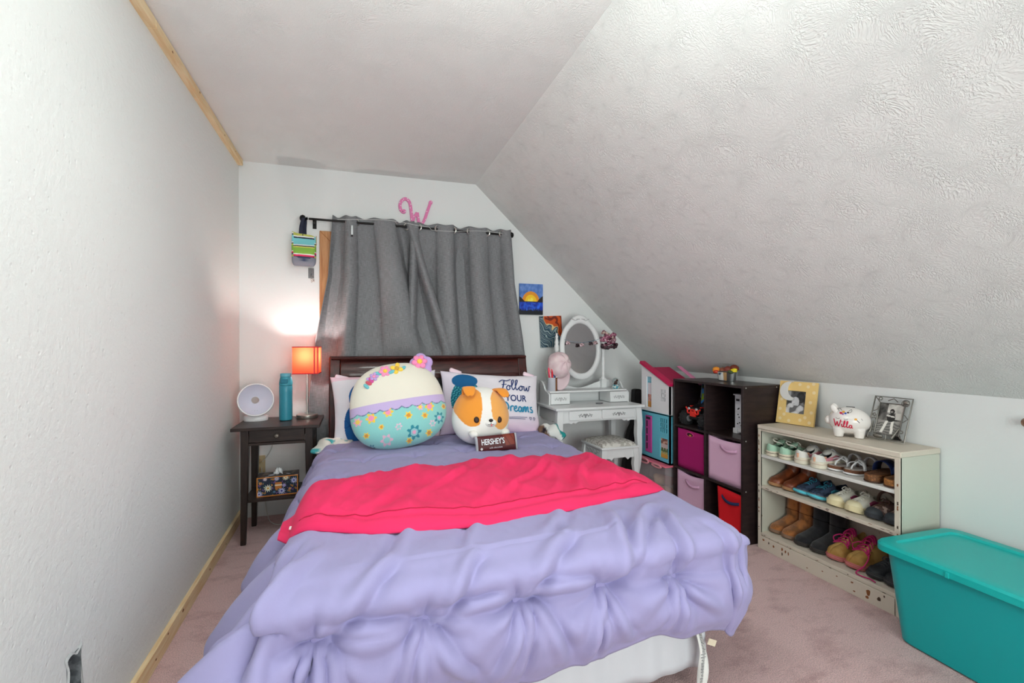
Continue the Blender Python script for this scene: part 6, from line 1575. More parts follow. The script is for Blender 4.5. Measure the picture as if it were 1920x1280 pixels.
# ================================================================== SHOE SHELF
CRM = M('cream_paint', (214, 203, 188), .55, var=(38, (150, 96, 58), .735, .75), bump=(30, .12, 3, .001)); CRS = M('cream_paint_side', (204, 204, 190), .5, var=(30, (120, 84, 56), .76, .775)); SHW = M('white_shelf_paint', (226, 224, 220), .5)
CHIP = M('bare_wood_chip', (136, 84, 48), .75); CHIPD = M('dark_chip', (74, 58, 46), .75)
QX0, QX1, QY0, QY1, QH = 2.14, 2.392, 1.285, 1.998, .690
SS = thing('shoe_shelf', 'old cream painted low shoe shelf with chipped paint', 'shelf', (2.266, 1.64, 0))
tt = .018; SZ = (.525, .352, .092)
MB().box(QX0, QX1, QY0, QY0 + tt, 0, QH - .024).build('side_panel', CRS, SS, bevel=.0015)
MB().box(QX0, QX1, QY1 - tt, QY1, 0, QH - .024).build('side_panel', CRS, SS, bevel=.0015)
MB().box(QX0 - .004, QX1, QY0 - .004, QY1 + .002, QH - .024, QH).build('top_board', CRM, SS, bevel=.004)
MB().box(QX1 - .006, QX1 - .002, QY0 + tt, QY1 - tt, .02, QH - .024).build('back_board', CRM, SS)
MB().box(QX0 + .004, QX1 - .006, QY0 + tt, QY1 - tt, SZ[0] - .016, SZ[0]).build('shelf_board', SHW, SS, bevel=.002)
MB().box(QX0 + .004, QX1 - .006, QY0 + tt, QY1 - tt, SZ[1] - .018, SZ[1]).build('shelf_board', CRM, SS, bevel=.002)
MB().box(QX0 + .002, QX1 - .006, QY0 + tt, QY1 - tt, SZ[2] - .018, SZ[2]).build('shelf_board', CRM, SS, bevel=.002)
MB().box(QX0 - .002, QX0 + .012, QY0 + tt - .002, QY1 - tt + .002, 0, SZ[2] - .0195).build('kick_board', CRM, SS, bevel=.0015)
MB().box(QX0 - .002, QX0 + .010, QY0, QY0 + tt + .004, 0, QH - .024).build('face_stile', CRM, SS, bevel=.0015)
MB().box(QX0 - .002, QX0 + .010, QY1 - tt, QY1, 0, QH - .024).build('face_stile', CRM, SS, bevel=.0015)
MB().box(QX0 - .002, QX0 + .010, QY0 + tt, QY1 - tt, QH - .034, QH - .0245).build('top_rail', CRM, SS, bevel=.0015)
rc = random.Random(5); sfk = plane_surf((QX0 - .0022, 0, 0), (0, -1, 0), (0, 0, 1), .0004)
def chip(y, z, ry, rz, m_):
    n = 9; mb = MB(); pts = [(-y + ry * rc.uniform(.6, 1.1) * math.cos(2*PI*k/n), z + rz * rc.uniform(.6, 1.1) * math.sin(2*PI*k/n)) for k in range(n)]
    mb.add([sfk(a, b_) for a, b_ in pts], [tuple(range(n))]); mb.build('paint_chip', m_, SS, smooth=0)
for (y, z, a, b_) in ((1.960, .055, .008, .007), (1.925, .052, .004, .008), (1.895, .046, .006, .009), (1.843, .052, .006, .010), (1.822, .048, .005, .011), (1.805, .045, .004, .012), (1.842, .028, .004, .012), (1.410, .045, .010, .016), (1.415, .022, .008, .008), (1.366, .038, .009, .010), (1.62, .04, .005, .004), (1.55, .05, .006, .003), (1.48, .055, .008, .004), (1.47, .02, .006, .004), (1.345, .06, .004, .006), (1.70, .02, .006, .003)):
    chip(y, z, a, b_, CHIP if rc.random() < .7 else CHIPD)
for k in range(34): chip((QY0 + .009) if k % 2 else (QY1 - .008), rc.uniform(.05, .64), .0035, rc.uniform(.003, .010), CHIP if k % 3 else CHIPD)
for k in range(40): 
    y = rc.uniform(QY0 + .03, QY1 - .03); z = (SZ[1] - .006, SZ[2] - .012, QH - .012)[k % 3] + rc.uniform(-.006, .005); chip(y, z, rc.uniform(.003, .012), rc.uniform(.001, .002), CHIP if k % 4 == 0 else CHIPD)

# ------------------------------------------------------------------ shoes
def plan_w(s):
    b_ = np.interp(s, [0, .1, .3, .48, .68, .82, .92, 1], [.76, .80, .80, .84, 1.0, .99, .88, .66])
    k = 1.0
    if s < .14: k = math.sqrt(max(1 - ((.14 - s) / .14) ** 2, 0))
    if s > .80: k = math.sqrt(max(1 - ((s - .80) / .20) ** 2, 0))
    return b_ * k
def outline(L, W, n=44, grow=0.0):
    ss = (1 - np.cos(np.linspace(0, PI, n))) / 2
    a = [(s * L + grow * (2 * s - 1), (plan_w(s) * W / 2 + grow * (plan_w(s) > .02)) ) for s in ss]
    return a + [(x, -y) for x, y in reversed(a[1:-1])]
def upper_mesh(L, W, hs, zs, op=None, n=40, m=12, pw=.62):
    """hs: [(s,h)] height profile; op: [(s,half-opening 0..1)]"""
    ss = (1 - np.cos(np.linspace(0, PI, n))) / 2; mb = MB()
    for sg in (1, -1):
        P = np.zeros((n, m, 3))
        for i, s in enumerate(ss):
            w = plan_w(s) * W / 2; h = np.interp(s, [a for a, _ in hs], [b_ for _, b_ in hs])
            if s > .86: h *= math.sqrt(max(1 - ((s - .86) / .145) ** 2, 0))
            g = np.interp(s, [a for a, _ in op], [b_ for _, b_ in op]) if op else 0
            for j in range(m):
                th = (PI / 2) * (1 - g) * j / (m - 1); P[i, j] = (s * L, sg * w * max(math.cos(th), 0) ** pw, zs + h * math.sin(th) ** .85 if th > 0 else zs)
        mb.grid(P)
    return mb
def sole_mesh(L, W, th, grow=.003, spring=.010, z0=0.0, heel=0.0):
    o_ = outline(L, W, 40, grow); n = len(o_); mb = MB()
    def lift(x): s = x / L; return spring * max((s - .72) / .28, 0) ** 2
    vs = [(x, y, z0 + lift(x)) for x, y in o_] + [(x, y, z0 + th + lift(x) + heel * max(1 - x / L * 2.2, 0)) for x, y in o_]
    mb.add(vs, [tuple(range(n - 1, -1, -1)), tuple(range(n, 2*n))] + [(i, (i+1)%n, n+(i+1)%n, n+i) for i in range(n)]); return mb
SHGRP = 'shoes on the shoe shelf'
def place(root, y, z, toe_out=True, x=None, turn=0):
    xx = (2.385 if toe_out else 2.158) if x is None else x
    root.location = (xx, y, z + .0008); root.rotation_euler = (0, 0, (PI if toe_out else 0) + R(turn))
def sneaker(label, y, z, toe_out, upc, solec, L=.205, W=.076, th=.022, hs=None, op=None, lining=(60, 60, 66), laces=None, stripe=None, toecap=None, heeltab=None, turn=0, lug=None, upvar=None, midline=None, x=None):
    t = thing('sneaker', label, 'shoe', group=SHGRP); place(t, y, z, toe_out, x, turn)
    hs = hs or [(0, .050), (.12, .052), (.30, .040), (.46, .056), (.62, .044), (.78, .034), (1, .028)]
    op = op or [(0, .0), (.02, .30), (.10, .48), (.30, .55), (.42, .40), (.50, .05), (.52, 0), (1, 0)]
    nm_ = '%d_%d_%d' % tuple(upc)
    UP = M('shoe_' + nm_, upc, .75, var=upvar, bump=(120, .2, 2, .001))
    so = sole_mesh(L, W, th).build('sole', M('sole_%d_%d_%d' % tuple(solec), solec, .6), t, smooth=40, bevel=.003, world=False)
    u = upper_mesh(L, W * .95, hs, th * .6, op).build('upper', UP, t, smooth=180, solid=.003, world=False)
    sole_mesh(L * .94, W * .85, .002, 0, .0, th + .001).build('insole', M('lining_%d_%d_%d' % tuple(lining), lining, .85), t, world=False, smooth=0).location.x = L * .03
    if midline:
        mb = MB(); o_ = outline(L, W, 40, .0038); mb.tube([(px_, py_, th * .62 + .010 * max((px_/L - .72)/.28, 0) ** 2) for px_, py_ in o_], .0011, 5, closed=True); mb.build('foxing_line', M('line_%d_%d_%d' % tuple(midline), midline, .6), t, world=False)
    if laces:
        LM = M('lace_%d_%d_%d' % tuple(laces), laces, .8)
        for k in range(4):
            s = .50 + .065 * k; h = np.interp(s, [a for a, _ in hs], [b_ for _, b_ in hs]); w = plan_w(s) * W * .26
            mb = MB(); mb.tube([(s*L + .006, -w, th*.6 + h*.86), (s*L, -w*.4, th*.6 + h*1.01 + .003), (s*L - .002, w*.4, th*.6 + h*1.01 + .003), (s*L + .004, w, th*.6 + h*.86)], .0026, 6); mb.build('lace', LM, t, world=False)
        mb = MB(); s = .48; h = .058
        for sg in (-1, 1): mb.tube(catmull([(s*L, 0, th*.6 + h), (s*L + .004, sg*.012, th*.6 + h + .010), (s*L + .012, sg*.022, th*.6 + h - .002), (s*L + .014, sg*.010, th*.6 + h - .004), (s*L, 0, th*.6 + h)], 4), .0022, 6)
        mb.build('bow', LM, t, world=False)
        MB().ell((.43*L, 0, th*.6 + .052), (.026, W*.24, .010), 18, 8, Matrix.Rotation(R(-28), 3, 'Y')).build('tongue', M('tongue_%s' % nm_, tuple(int(min(255, q*.92)) for q in upc), .8), t, world=False)
    if stripe:
        for sg in (-1, 1):
            mb = MB(); G = np.zeros((14, 3, 3))
            for i in range(14):
                s = .18 + .42 * i/13; w = plan_w(s) * W * .95/2
                for j in range(3): th_ = (.18 + .13*j) * PI/2; h = np.interp(s, [a for a, _ in hs], [b_ for _, b_ in hs]); G[i, j] = (s*L, sg*(w*math.cos(th_)**.62 + .0026), th*.6 + h*math.sin(th_)**.85 + .001)
            mb.grid(G); mb.build('side_stripe', M('stripe_%d_%d_%d' % tuple(stripe), stripe, .7), t, smooth=180, world=False, solid=.001)
    if toecap:
        hs2 = [(a, b_ * 1.05 + .001) for a, b_ in hs]; ss = np.linspace(.80, 1, 14); mb = MB(); G = np.zeros((14, 21, 3))
        for i, s in enumerate(ss):
            w = plan_w(min(s, .9995)) * W * .97/2; h = np.interp(s, [a for a, _ in hs2], [b_ for _, b_ in hs2]); h *= math.sqrt(max(1 - ((s - .86)/.147)**2, 0)) if s > .86 else 1
            for j in range(21): th_ = PI*j/20; c_ = math.cos(th_); G[i, j] = (s*L + .002, math.copysign(abs(c_)**.62, c_)*w*1.02, th*.6 + h*max(math.sin(th_), 0)**.85*1.02)
        mb.grid(G); mb.build('toe_cap', M('toe_%d_%d_%d' % tuple(toecap), toecap, .6), t, smooth=180, world=False)
    if heeltab:
        G = np.zeros((9, 6, 3)); mb = MB()
        for i in range(9):
            a = -1 + 2*i/8
            for j in range(6): G[i, j] = (.002 + .20*L*a*a*1.0 - .0042, a*W*.385*min(1, abs(a)*.3 + .75), th*.7 + (.030 + .006*a*a)*j/5)
        mb.grid(G); mb.build('heel_panel', M('heel_%d_%d_%d' % tuple(heeltab), heeltab, .7), t, smooth=180, world=False, solid=.002)
    if lug:
        for (s0, s1) in ((.72, 1.0), (.02, .18)):
            mb = MB(); o_ = [p for p in outline(L, W, 44, .0045) if s0 <= p[0]/L <= s1]; a = sorted([p for p in o_ if p[1] >= 0]); b_ = sorted([p for p in o_ if p[1] < 0], reverse=True); path = (a + b_) if s0 > .5 else (sorted(b_, reverse=True) + a)
            if s0 > .5: mb.tube([(px_, py_, th*.55 + .010*max((px_/L - .72)/.28, 0)**2) for px_, py_ in path], .0075, 8); mb.build('bright_outsole', M('lug_%d_%d_%d' % tuple(lug), lug, .5), t, world=False)
    return t
def boot(label, y, z, upc, solec, L=.205, W=.078, H=.22, th=.016, suede=True, turn=0, cuff=None, shaft_w=.040, lean=.0, x=None):
    t = thing('boot', label, 'shoe', group=SHGRP); place(t, y, z, True, x, turn)
    sole_mesh(L, W, th, .003, .008).build('sole', M('bsole_%d_%d_%d' % tuple(solec), solec, .6), t, smooth=40, bevel=.003, world=False)
    mb = upper_mesh(L, W * .97, [(0, .062), (.2, .075), (.38, .085), (.5, .072), (.62, .056), (.8, .042), (1, .034)], th * .5, None)
    # close the underside so the volume is solid
    o_ = outline(L, W * .95, 40); n = len(o_); mb.add([(a, b_, th*.5) for a, b_ in o_], [tuple(range(n))])
    prof = []
    for k in range(9):
        q = k/8; prof.append((.20*L + .012*(1-q) + lean*q, .055 + (H - .055)*q, shaft_w*(.98 + .06*q)))
    mb.tube([(a, 0, b_) for a, b_, c in prof], [c for a, b_, c in prof], 20, flat=(1.02, .86))
    mb.ell((.20*L + .01, 0, .055), (shaft_w*1.05, W*.43, .045), 20, 12)
    U = M(('suede_' if suede else 'leather_') + '%d_%d_%d' % tuple(upc), upc, .9 if suede else .42, var=(24, tuple(int(q*.72) for q in upc), .45, .62), bump=(90, .2, 3, .002), sheen=.25 if suede else 0, coat=0 if suede else .15)
    mb.build('upper', U, t, smooth=180, remesh=.0034, rsmooth=3, world=False)
    mb = MB(); mb.tube([(.20*L + .010 + shaft_w*1.06*math.cos(a), shaft_w*.90*math.sin(a), .118 + .010*math.cos(a)) for a in np.linspace(0, 2*PI, 36, endpoint=False)], .0016, 5, closed=True); mb.build('seam', M('seam_%d_%d_%d' % tuple(upc), tuple(int(q*.6) for q in upc), .85), t, world=False)
    return t
Z0, Z1, Z2 = SZ
lowh = [(0, .046), (.10, .047), (.25, .038), (.42, .040), (.50, .046), (.64, .038), (.8, .030), (1, .026)]
for k, (y, lb) in enumerate(((1.937, 'mint green canvas sneaker at the far end of the top shelf'), (1.856, 'mint green canvas sneaker next to the peach sneakers'))):
    s_ = sneaker(lb, y, Z0, False, (168, 206, 182), (222, 212, 190), L=.20, W=.080, th=.028, hs=[(0, .050), (.10, .052), (.25, .042), (.42, .044), (.50, .048), (.64, .040), (.8, .030), (1, .026)], lining=(52, 66, 58), laces=(226, 224, 212), midline=(70, 50, 40), x=2.152)
    mb = MB(); mb.tube(catmull([(.075, -.022, .060), (.045, -.030, .074), (.03, -.008, .080), (.05, .012, .090), (.085, .018, .080)], 5), .0028, 6); mb.build('loose_lace', M('lace_226_224_212', (226, 224, 212), .8), s_, world=False)
for k, (y, lb) in enumerate(((1.762, 'white sneaker with peach heel beside the mint sneakers'), (1.672, 'white sneaker with peach heel and pink stripe beside the flip-flop'))):
    sneaker(lb, y, Z0, False, (222, 220, 214), (226, 218, 200), L=.21, W=.082, th=.034, hs=[(0, .050), (.10, .056), (.25, .044), (.42, .050), (.50, .060), (.64, .046), (.8, .034), (1, .03)], lining=(54, 60, 84), laces=(196, 196, 202), stripe=(214, 138, 152), heeltab=(232, 178, 146), midline=(214, 180, 160), x=2.152)
def sandal(label, y, z, solec, topc, strapc, L, W, th, kind, toe_out, turn=0, rim=None):
    t = thing('sandal', label, 'shoe', group=SHGRP); place(t, y, z, toe_out, None, turn)
    o_ = M('san_%d_%d_%d' % tuple(solec), solec, .6, var=(120, tuple(min(255, int(q*1.35)) for q in solec), .5, .6) if kind == 'slide' else None)
    sole_mesh(L, W, th, 0, .004).build('sole', o_, t, smooth=40, bevel=.003, world=False)
    if rim: sole_mesh(L, W, .008, .002, .004).build('outsole', M('rim_%d_%d_%d' % tuple(rim), rim, .6), t, smooth=40, world=False, bevel=.002)
    fb = sole_mesh(L, W*.95, .003, -.002, .004, th - .001).build('footbed', M('fb_%d_%d_%d' % tuple(topc), topc, .8, var=(70, tuple(int(q*.78) for q in topc), .46, .58)), t, smooth=0, world=False)
    ST_ = M('strap_%d_%d_%d' % tuple(strapc), strapc, .55)
    def band(x0, w, h, tilt=0, wide=.5):
        G = np.zeros((18, 3, 3)); mb = MB()
        for i in range(18):
            a = PI*i/17
            for j in range(3): G[i, j] = (x0 + (j-1)*w/2 + tilt*math.cos(a), W*wide*math.cos(a)*1.0, th + h*math.sin(a)**.8)
        mb.grid(G); mb.build('strap', ST_, t, smooth=180, solid=.0035, world=False)
    if kind == 'flip':
        band(.60*L, .016, .042, .012); band(.70*L, .012, .034, -.010); band(.30*L, .020, .052, .0, .46)
        mb = MB(); mb.tube(catmull([(.84*L, 0, th), (.80*L, 0, th+.018), (.72*L, .004, th+.032), (.62*L, 0, th+.040)], 4), .0035, 6); mb.build('toe_post', ST_, t, world=False)
    else: band(.62*L, .060, .050, .006, .52)
    return t
sandal('white strappy flip-flop next to the peach-heeled sneaker', 1.585, Z0, (106, 66, 46), (196, 186, 182), (232, 232, 234), .205, .074, .022, 'flip', True, -10, (230, 228, 230))
sandal('white strappy flip-flop beside the blue-strapped cork slide', 1.508, Z0, (106, 66, 46), (196, 186, 182), (232, 232, 234), .205, .074, .022, 'flip', True, -10, (230, 228, 230))
sandal('brown cork slide with navy strap next to the white flip-flop', 1.421, Z0, (112, 74, 46), (120, 80, 56), (40, 58, 112), .20, .078, .034, 'slide', False, 4, (70, 46, 32))
sandal('brown cork slide with navy strap at the near end of top shelf', 1.340, Z0, (150, 100, 54), (130, 88, 58), (46, 72, 130), .20, .078, .034, 'slide', False, 4, (80, 52, 36))
boot('brown leather ankle boot at the far end of the middle shelf', 1.928, Z1, (132, 66, 34), (166, 122, 84), L=.21, W=.080, H=.142, th=.016, suede=False, turn=-6)
boot('brown leather ankle boot next to the navy running shoes', 1.842, Z1, (124, 60, 32), (160, 118, 82), L=.21, W=.080, H=.142, th=.016, suede=False, turn=-6)
run = dict(upc=(52, 66, 90), solec=(112, 118, 124), L=.205, W=.078, th=.024, laces=(44, 120, 142), lining=(24, 60, 70), upvar=(60, (30, 40, 58), .46, .58), lug=(88, 196, 216), stripe=(64, 150, 176))
sneaker('navy running shoe with aqua toe next to the brown boots', 1.762, Z1, True, turn=-8, **run)
sneaker('navy running shoe with aqua toe next to the white sneakers', 1.682, Z1, True, turn=-8, **run)
wsn = dict(upc=(224, 220, 208), solec=(222, 208, 168), L=.21, W=.082, th=.028, laces=(232, 230, 220), lining=(150, 140, 120), toecap=(226, 214, 178), stripe=(150, 60, 96))
sneaker('white lace-up sneaker with cream sole beside the navy running shoes', 1.590, Z1, True, turn=-6, **wsn)
sneaker('white lace-up sneaker with cream sole beside the mottled brown sneaker', 1.503, Z1, True, turn=-6, **wsn)
cam_ = dict(upc=(104, 82, 78), solec=(52, 54, 60), L=.205, W=.078, th=.020, lining=(40, 30, 28), upvar=(46, (196, 170, 160), .52, .6), toecap=(62, 66, 72), laces=(96, 70, 56))
sneaker('mottled brown sneaker with dark rubber toe next to white sneakers', 1.418, Z1, True, turn=-6, **cam_)
sneaker('mottled brown sneaker with dark rubber toe at near shelf end', 1.340, Z1, True, turn=-6, **cam_)
mb = MB(); mb.tube([(2.345, 1.46 + .040*math.cos(a), Z1 + .055 + .045*math.sin(a)) for a in np.linspace(0, 2*PI, 30, endpoint=False)], .009, 8, closed=True, flat=(1, .7)); mb.box(2.33, 2.36, 1.44, 1.48, Z1, Z1 + .014); tag(mb.build('sandal', M('clear_brown', (128, 96, 84), .3, trans=.2)), 'brown sandal standing behind the white sneakers', 'shoe')
boot('tan suede boot at the far end of the bottom shelf', 1.928, Z2, (168, 104, 52), (134, 104, 84), L=.205, W=.078, H=.232, th=.018, turn=-6)
boot('tan suede boot next to the black suede boots', 1.852, Z2, (176, 110, 56), (138, 108, 88), L=.205, W=.078, H=.232, th=.018, turn=-6)
boot('black suede boot next to the tan suede boots', 1.765, Z2, (32, 32, 38), (58, 54, 52), L=.215, W=.084, H=.232, th=.018, turn=-6, shaft_w=.043)
boot('black suede boot next to the wheat work boots', 1.676, Z2, (34, 34, 38), (58, 54, 52), L=.215, W=.084, H=.232, th=.018, turn=-6, shaft_w=.043)
for (y, lb) in ((1.592, 'wheat work boot with pink laces beside the black suede boots'), (1.500, 'wheat work boot with pink laces beside the black school shoes')):
    t = sneaker(lb, y, Z2, True, (196, 156, 92), (196, 110, 108), L=.21, W=.084, th=.022, hs=[(0, .105), (.12, .118), (.30, .120), (.42, .112), (.52, .082), (.62, .062), (.78, .050), (1, .042)], op=[(0, .2), (.05, .5), (.20, .62), (.32, .55), (.42, .20), (.47, .10), (.55, 0), (1, 0)], lining=(150, 24, 84), upvar=(16, (170, 128, 66), .45, .62), midline=(214, 140, 138), turn=-6)
    PKLc = M('boot_lace', (196, 44, 112), .8)
    for k in range(6):
        s = .36 + .055*k; h = np.interp(s, [.30, .42, .52, .62, .78], [.120, .112, .082, .062, .050]); mb = MB(); w = .024 + .003*k
        mb.tube(catmull([(s*.21 + .010, -w, .013 + h*.84), (s*.21 + .006, -.008, .017 + h*1.02), (s*.21 + .0, .010, .018 + h*1.02), (s*.21 + .008, w, .013 + h*.84)], 4), .003, 6); mb.build('lace', PKLc, t, world=False)
    for sg in (-1, 1):
        mb = MB(); mb.tube(catmull([(.105, 0, .095), (.118, sg*.020, .108), (.140, sg*.040, .092), (.138, sg*.030, .070), (.112, sg*.006, .090)], 6), .0028, 6); mb.build('lace_bow', PKLc, t, world=False)
        for k in range(4): MB().ell(((.36 + .075*k)*.21 + .010, sg*(.028 + .003*k), .013 + np.interp(.36 + .075*k, [.30, .42, .52, .62], [.120, .112, .082, .062])*.82), (.0035, .0035, .0035), 10, 6).build('eyelet', M('eyelet_brass', (150, 120, 70), .35, .9), t, world=False)
    MB().ell((.078, 0, .104), (.012, .026, .040), 18, 10, Matrix.Rotation(R(-20), 3, 'Y')).build('padded_tongue', M('tongue_magenta', (150, 30, 84), .8), t, world=False)
    if y < 1.55:
        mb = MB(); mb.tube(catmull([(.120, .020, .085), (.150, .045, .060), (.185, .052, .03), (.222, .046, .006), (.226, .075, .004), (.215, .105, .004), (.222, .135, .005)], 6), .0028, 6); mb.build('trailing_lace', PKLc, t, world=False)
for (y, lb) in ((1.408, 'shiny black school shoe beside the wheat work boots'), (1.335, 'shiny black school shoe half hidden by the teal tote')):
    t = sneaker(lb, y, Z2, True, (36, 38, 42), (50, 50, 52), L=.215, W=.080, th=.022, lining=(28, 28, 30), laces=(60, 60, 64), midline=(90, 90, 92), turn=-4, toecap=(34, 36, 40))

# ------------------------------------------------------------------ on the shoe shelf
# yellow photo frame
YFm = M('yellow_frame', (240, 204, 132), .55); YDT = M('frame_spots', (246, 222, 176), .6)
bc = V(2.318, 1.915, QH + .001); uxv = V(.17, -.985, 0).normalized(); lean = R(11)
upv = (V(0, 0, 1) * math.cos(lean) + V(.985, .17, 0).normalized() * math.sin(lean)).normalized(); nv_ = uxv.cross(upv).normalized()
FR = thing('photo_frame', 'yellow spotted wooden photo frame with white moon', 'photo frame', bc)
fw, fh = .205, .240; iw, ih = .105, .125; iz = .062; ix = -.006
def fpt(x, z, o=0): return bc + uxv * x + upv * z + nv_ * o
def fquad(mb, x0, x1, z0, z1, o0, o1):
    vs = [fpt(x, z, o) for o in (o0, o1) for x, z in ((x0,z0),(x1,z0),(x1,z1),(x0,z1))]; mb.add(vs, [(0,3,2,1),(4,5,6,7),(0,1,5,4),(1,2,6,5),(2,3,7,6),(3,0,4,7)])
x0, x1 = ix - iw/2, ix + iw/2
for r in ((-fw/2, x0, 0, fh), (x1, fw/2, 0, fh), (x0, x1, 0, iz), (x0, x1, iz + ih, fh)):
    mb = MB(); fquad(mb, *r, 0, .013); mb.build('frame_rail', YFm, FR, smooth=0)
mb = MB(); fquad(mb, -fw/2 + .004, fw/2 - .004, .004, fh - .004, -.003, 0); mb.build('backing', M('frame_back', (120, 110, 96), .8), FR, smooth=0)
mb = MB(); rr_ = random.Random(2)
for (x, z) in ((-.08, .025), (-.03, .018), (.03, .028), (.08, .02), (.085, .075), (-.085, .08), (.075, .13), (-.082, .135), (.088, .185), (.055, .215), (.01, .225), (.082, .232), (-.06, .05), (.055, .045)): disc_print(mb, x, z, .009, .009, lambda a, b_: fpt(a, b_, .0134), 10, 1)
so_ = mb.build('painted_spots', YDT, FR, smooth=0); so_['kind'] = 'stuff'
G = np.zeros((40, 48, 3))
for i in range(40):
    for j in range(48): G[i, j] = fpt(x0 + iw*i/39, iz + ih*j/47, .004)
o = MB().grid(G).build('photo_print', M('photo_bw', (255,255,255), .3, vcol=True, coat=.3), FR, smooth=0)
def photo1(c):
    q = c + np.array(FR.location) - np.array(bc); u = (q @ np.array(uxv) - x0)/iw; v = (q @ np.array(upv) - iz)/ih; n = snoise(u, v, 101, 4, 1.6)
    g = 90 + 50*n; g = np.where(((u - .72)/.22)**2 + ((v - .72)/.25)**2 < 1, 40 + 20*n, g); g = np.where(((u - .46)/.20)**2 + ((v - .50)/.24)**2 < 1, 216 + 16*n, g); g = np.where((v < .36 + .1*np.sin(u*4)) & (n > -.1), 200 + 30*n, g); g = np.where((v < .36) & (n <= -.1), 110, g)
    g = np.where((u < .2) & (v > .75), 170, g); return np.stack([g, g, g*1.02], 1)
paint(o, photo1)
mb = MB(); mo = [( -.038 + .056*math.cos(a), .184 + .054*math.sin(a)) for a in np.linspace(R(75), R(290), 22)]; mi_ = [(-.006 + .046*math.cos(a), .196 + .050*math.sin(a)) for a in np.linspace(R(262), R(118), 18)]
poly = mo + mi_; n = len(poly); mb.add([fpt(a, b_, .0136) for a, b_ in poly] + [fpt(a, b_, .021) for a, b_ in poly], [tuple(range(n - 1, -1, -1)), tuple(range(n, 2*n))] + [(i, (i+1)%n, n+(i+1)%n, n+i) for i in range(n)]); mb.build('moon', M('moon_white', (226, 224, 222), .6, bump=(60, .3, 3, .002)), FR, smooth=0)
mb = MB(); mb.add([fpt(-.02, .15, 0), fpt(.02, .15, 0), V(2.372, 1.905, QH + .002), V(2.372, 1.935, QH + .002)], [(0,1,2,3)]); mb.build('easel', M('frame_back', (120, 110, 96), .8), FR, smooth=0, solid=.002)
# piggy bank
pc_ = V(2.275, 1.588, QH + .078); prx, pry, prz = .070, .086, .066
PG = thing('piggy_bank', 'white ceramic piggy bank with red lettering and painted flowers', 'piggy bank', (2.275, 1.588, QH), R(32))
CER = M('white_ceramic', (236, 230, 226), .18, coat=.5)
mb = MB(); mb.ell(pc_, (prx, pry, prz), 40, 28)
for sx in (-1, 1):
    for y in (.040, -.040): mb.tube([pc_ + V(sx*.032, y, -.035), pc_ + V(sx*.034, y, -.077)], [.026, .018], 16)
mb.ell(pc_ + V(0, .084, -.004), (.024, .016, .022), 20, 12)
for sx in (-1, 1): mb.ell(pc_ + V(sx*.032, .060, .058), (.010, .014, .020), 14, 10, Matrix.Rotation(R(-20), 3, 'X'))
mb.build('pig_body', CER, PG, remesh=.0028, rsmooth=4, smooth=180)
def sp(y, z, e=0.0):   # printed side that faces the room; y runs toward the viewer's right
    k = max(1 - (y/pry)**2 - (z/prz)**2, .02); return pc_ + V(-prx*math.sqrt(k) - .0016 - e, -y, z)
REDI = M('glaze_red', (206, 40, 72), .35)
mb = MB(); s_ = .0148; ox, oz = -.058, -.022
def pw(pts, w=.0042): ribbon(mb, [(ox + a*s_, oz + b_*s_ - .0012*a) for a, b_ in catmull(pts, 5)], w, sp)
pw([(0, 2.2), (.25, 1.0), (.45, .0), (.75, .9), (.95, 1.5), (1.1, .6), (1.3, .0), (1.7, 1.2), (1.95, 2.3)]); pw([(2.15, 1.0), (2.15, .3), (2.35, .0), (2.6, .4)])
mb2 = mb; 
for lx in (2.6, 3.35): pw([(lx, .3), (lx + .4, 1.5), (lx + .42, 2.1), (lx + .18, 1.8), (lx + .1, .4), (lx + .3, .0), (lx + .7, .35)])
pw([(4.75, .95), (4.3, .9), (4.15, .35), (4.4, .0), (4.75, .35), (4.8, .95), (4.8, .2), (5.1, .05)]); disc_print(mb, ox + 2.2*s_, oz + 1.5*s_, .002, .002, sp, 8, 1)
mb.build('lettering_willa', REDI, PG, smooth=0)
for (y, z, r, c, nme) in ((-.030, .040, .006, (214, 50, 90), 'red'), (-.020, .046, .006, (230, 160, 40), 'gold'), (-.012, .040, .005, (50, 90, 180), 'blue'), (-.002, .044, .0045, (70, 50, 60), 'brown'), (-.022, .036, .004, (140, 60, 160), 'violet'), (.028, .016, .006, (222, 170, 60), 'gold')):
    mb = MB(); disc_print(mb, y, z, r, r*.8, lambda a, b_: sp(a, b_, .0004), 10, 2); mb.build('painted_petal', M('glaze_' + nme, c, .35), PG, smooth=0)
mb = MB(); 
for (y, z, d) in ((-.042, .018, -1), (-.010, .016, 1)): ribbon(mb, [(y + .008*math.cos(a), z - .005*math.sin(a)) for a in np.linspace(.2, PI - .2, 10)], .0016, sp)
ribbon(mb, catmull([(-.036, .046), (-.044, .056), (-.034, .058), (-.026, .05)], 4), .0014, sp); ribbon(mb, catmull([(.0, .05), (.010, .058), (.012, .05), (.004, .044)], 4), .0014, sp); ribbon(mb, [(.032, .012), (.038, .006), (.042, .0)], .003, sp); ribbon(mb, [(.048, .020), (.054, .012)], .0014, sp)
mb.build('painted_lashes', M('glaze_black', (50, 44, 46), .4), PG, smooth=0)
mb = MB(); mb.obox(pc_ + V(0, -.005, prz + .0002), (.005, .034, .003)); mb.build('coin_slot', M('slot_dark', (40, 36, 36), .7), PG)
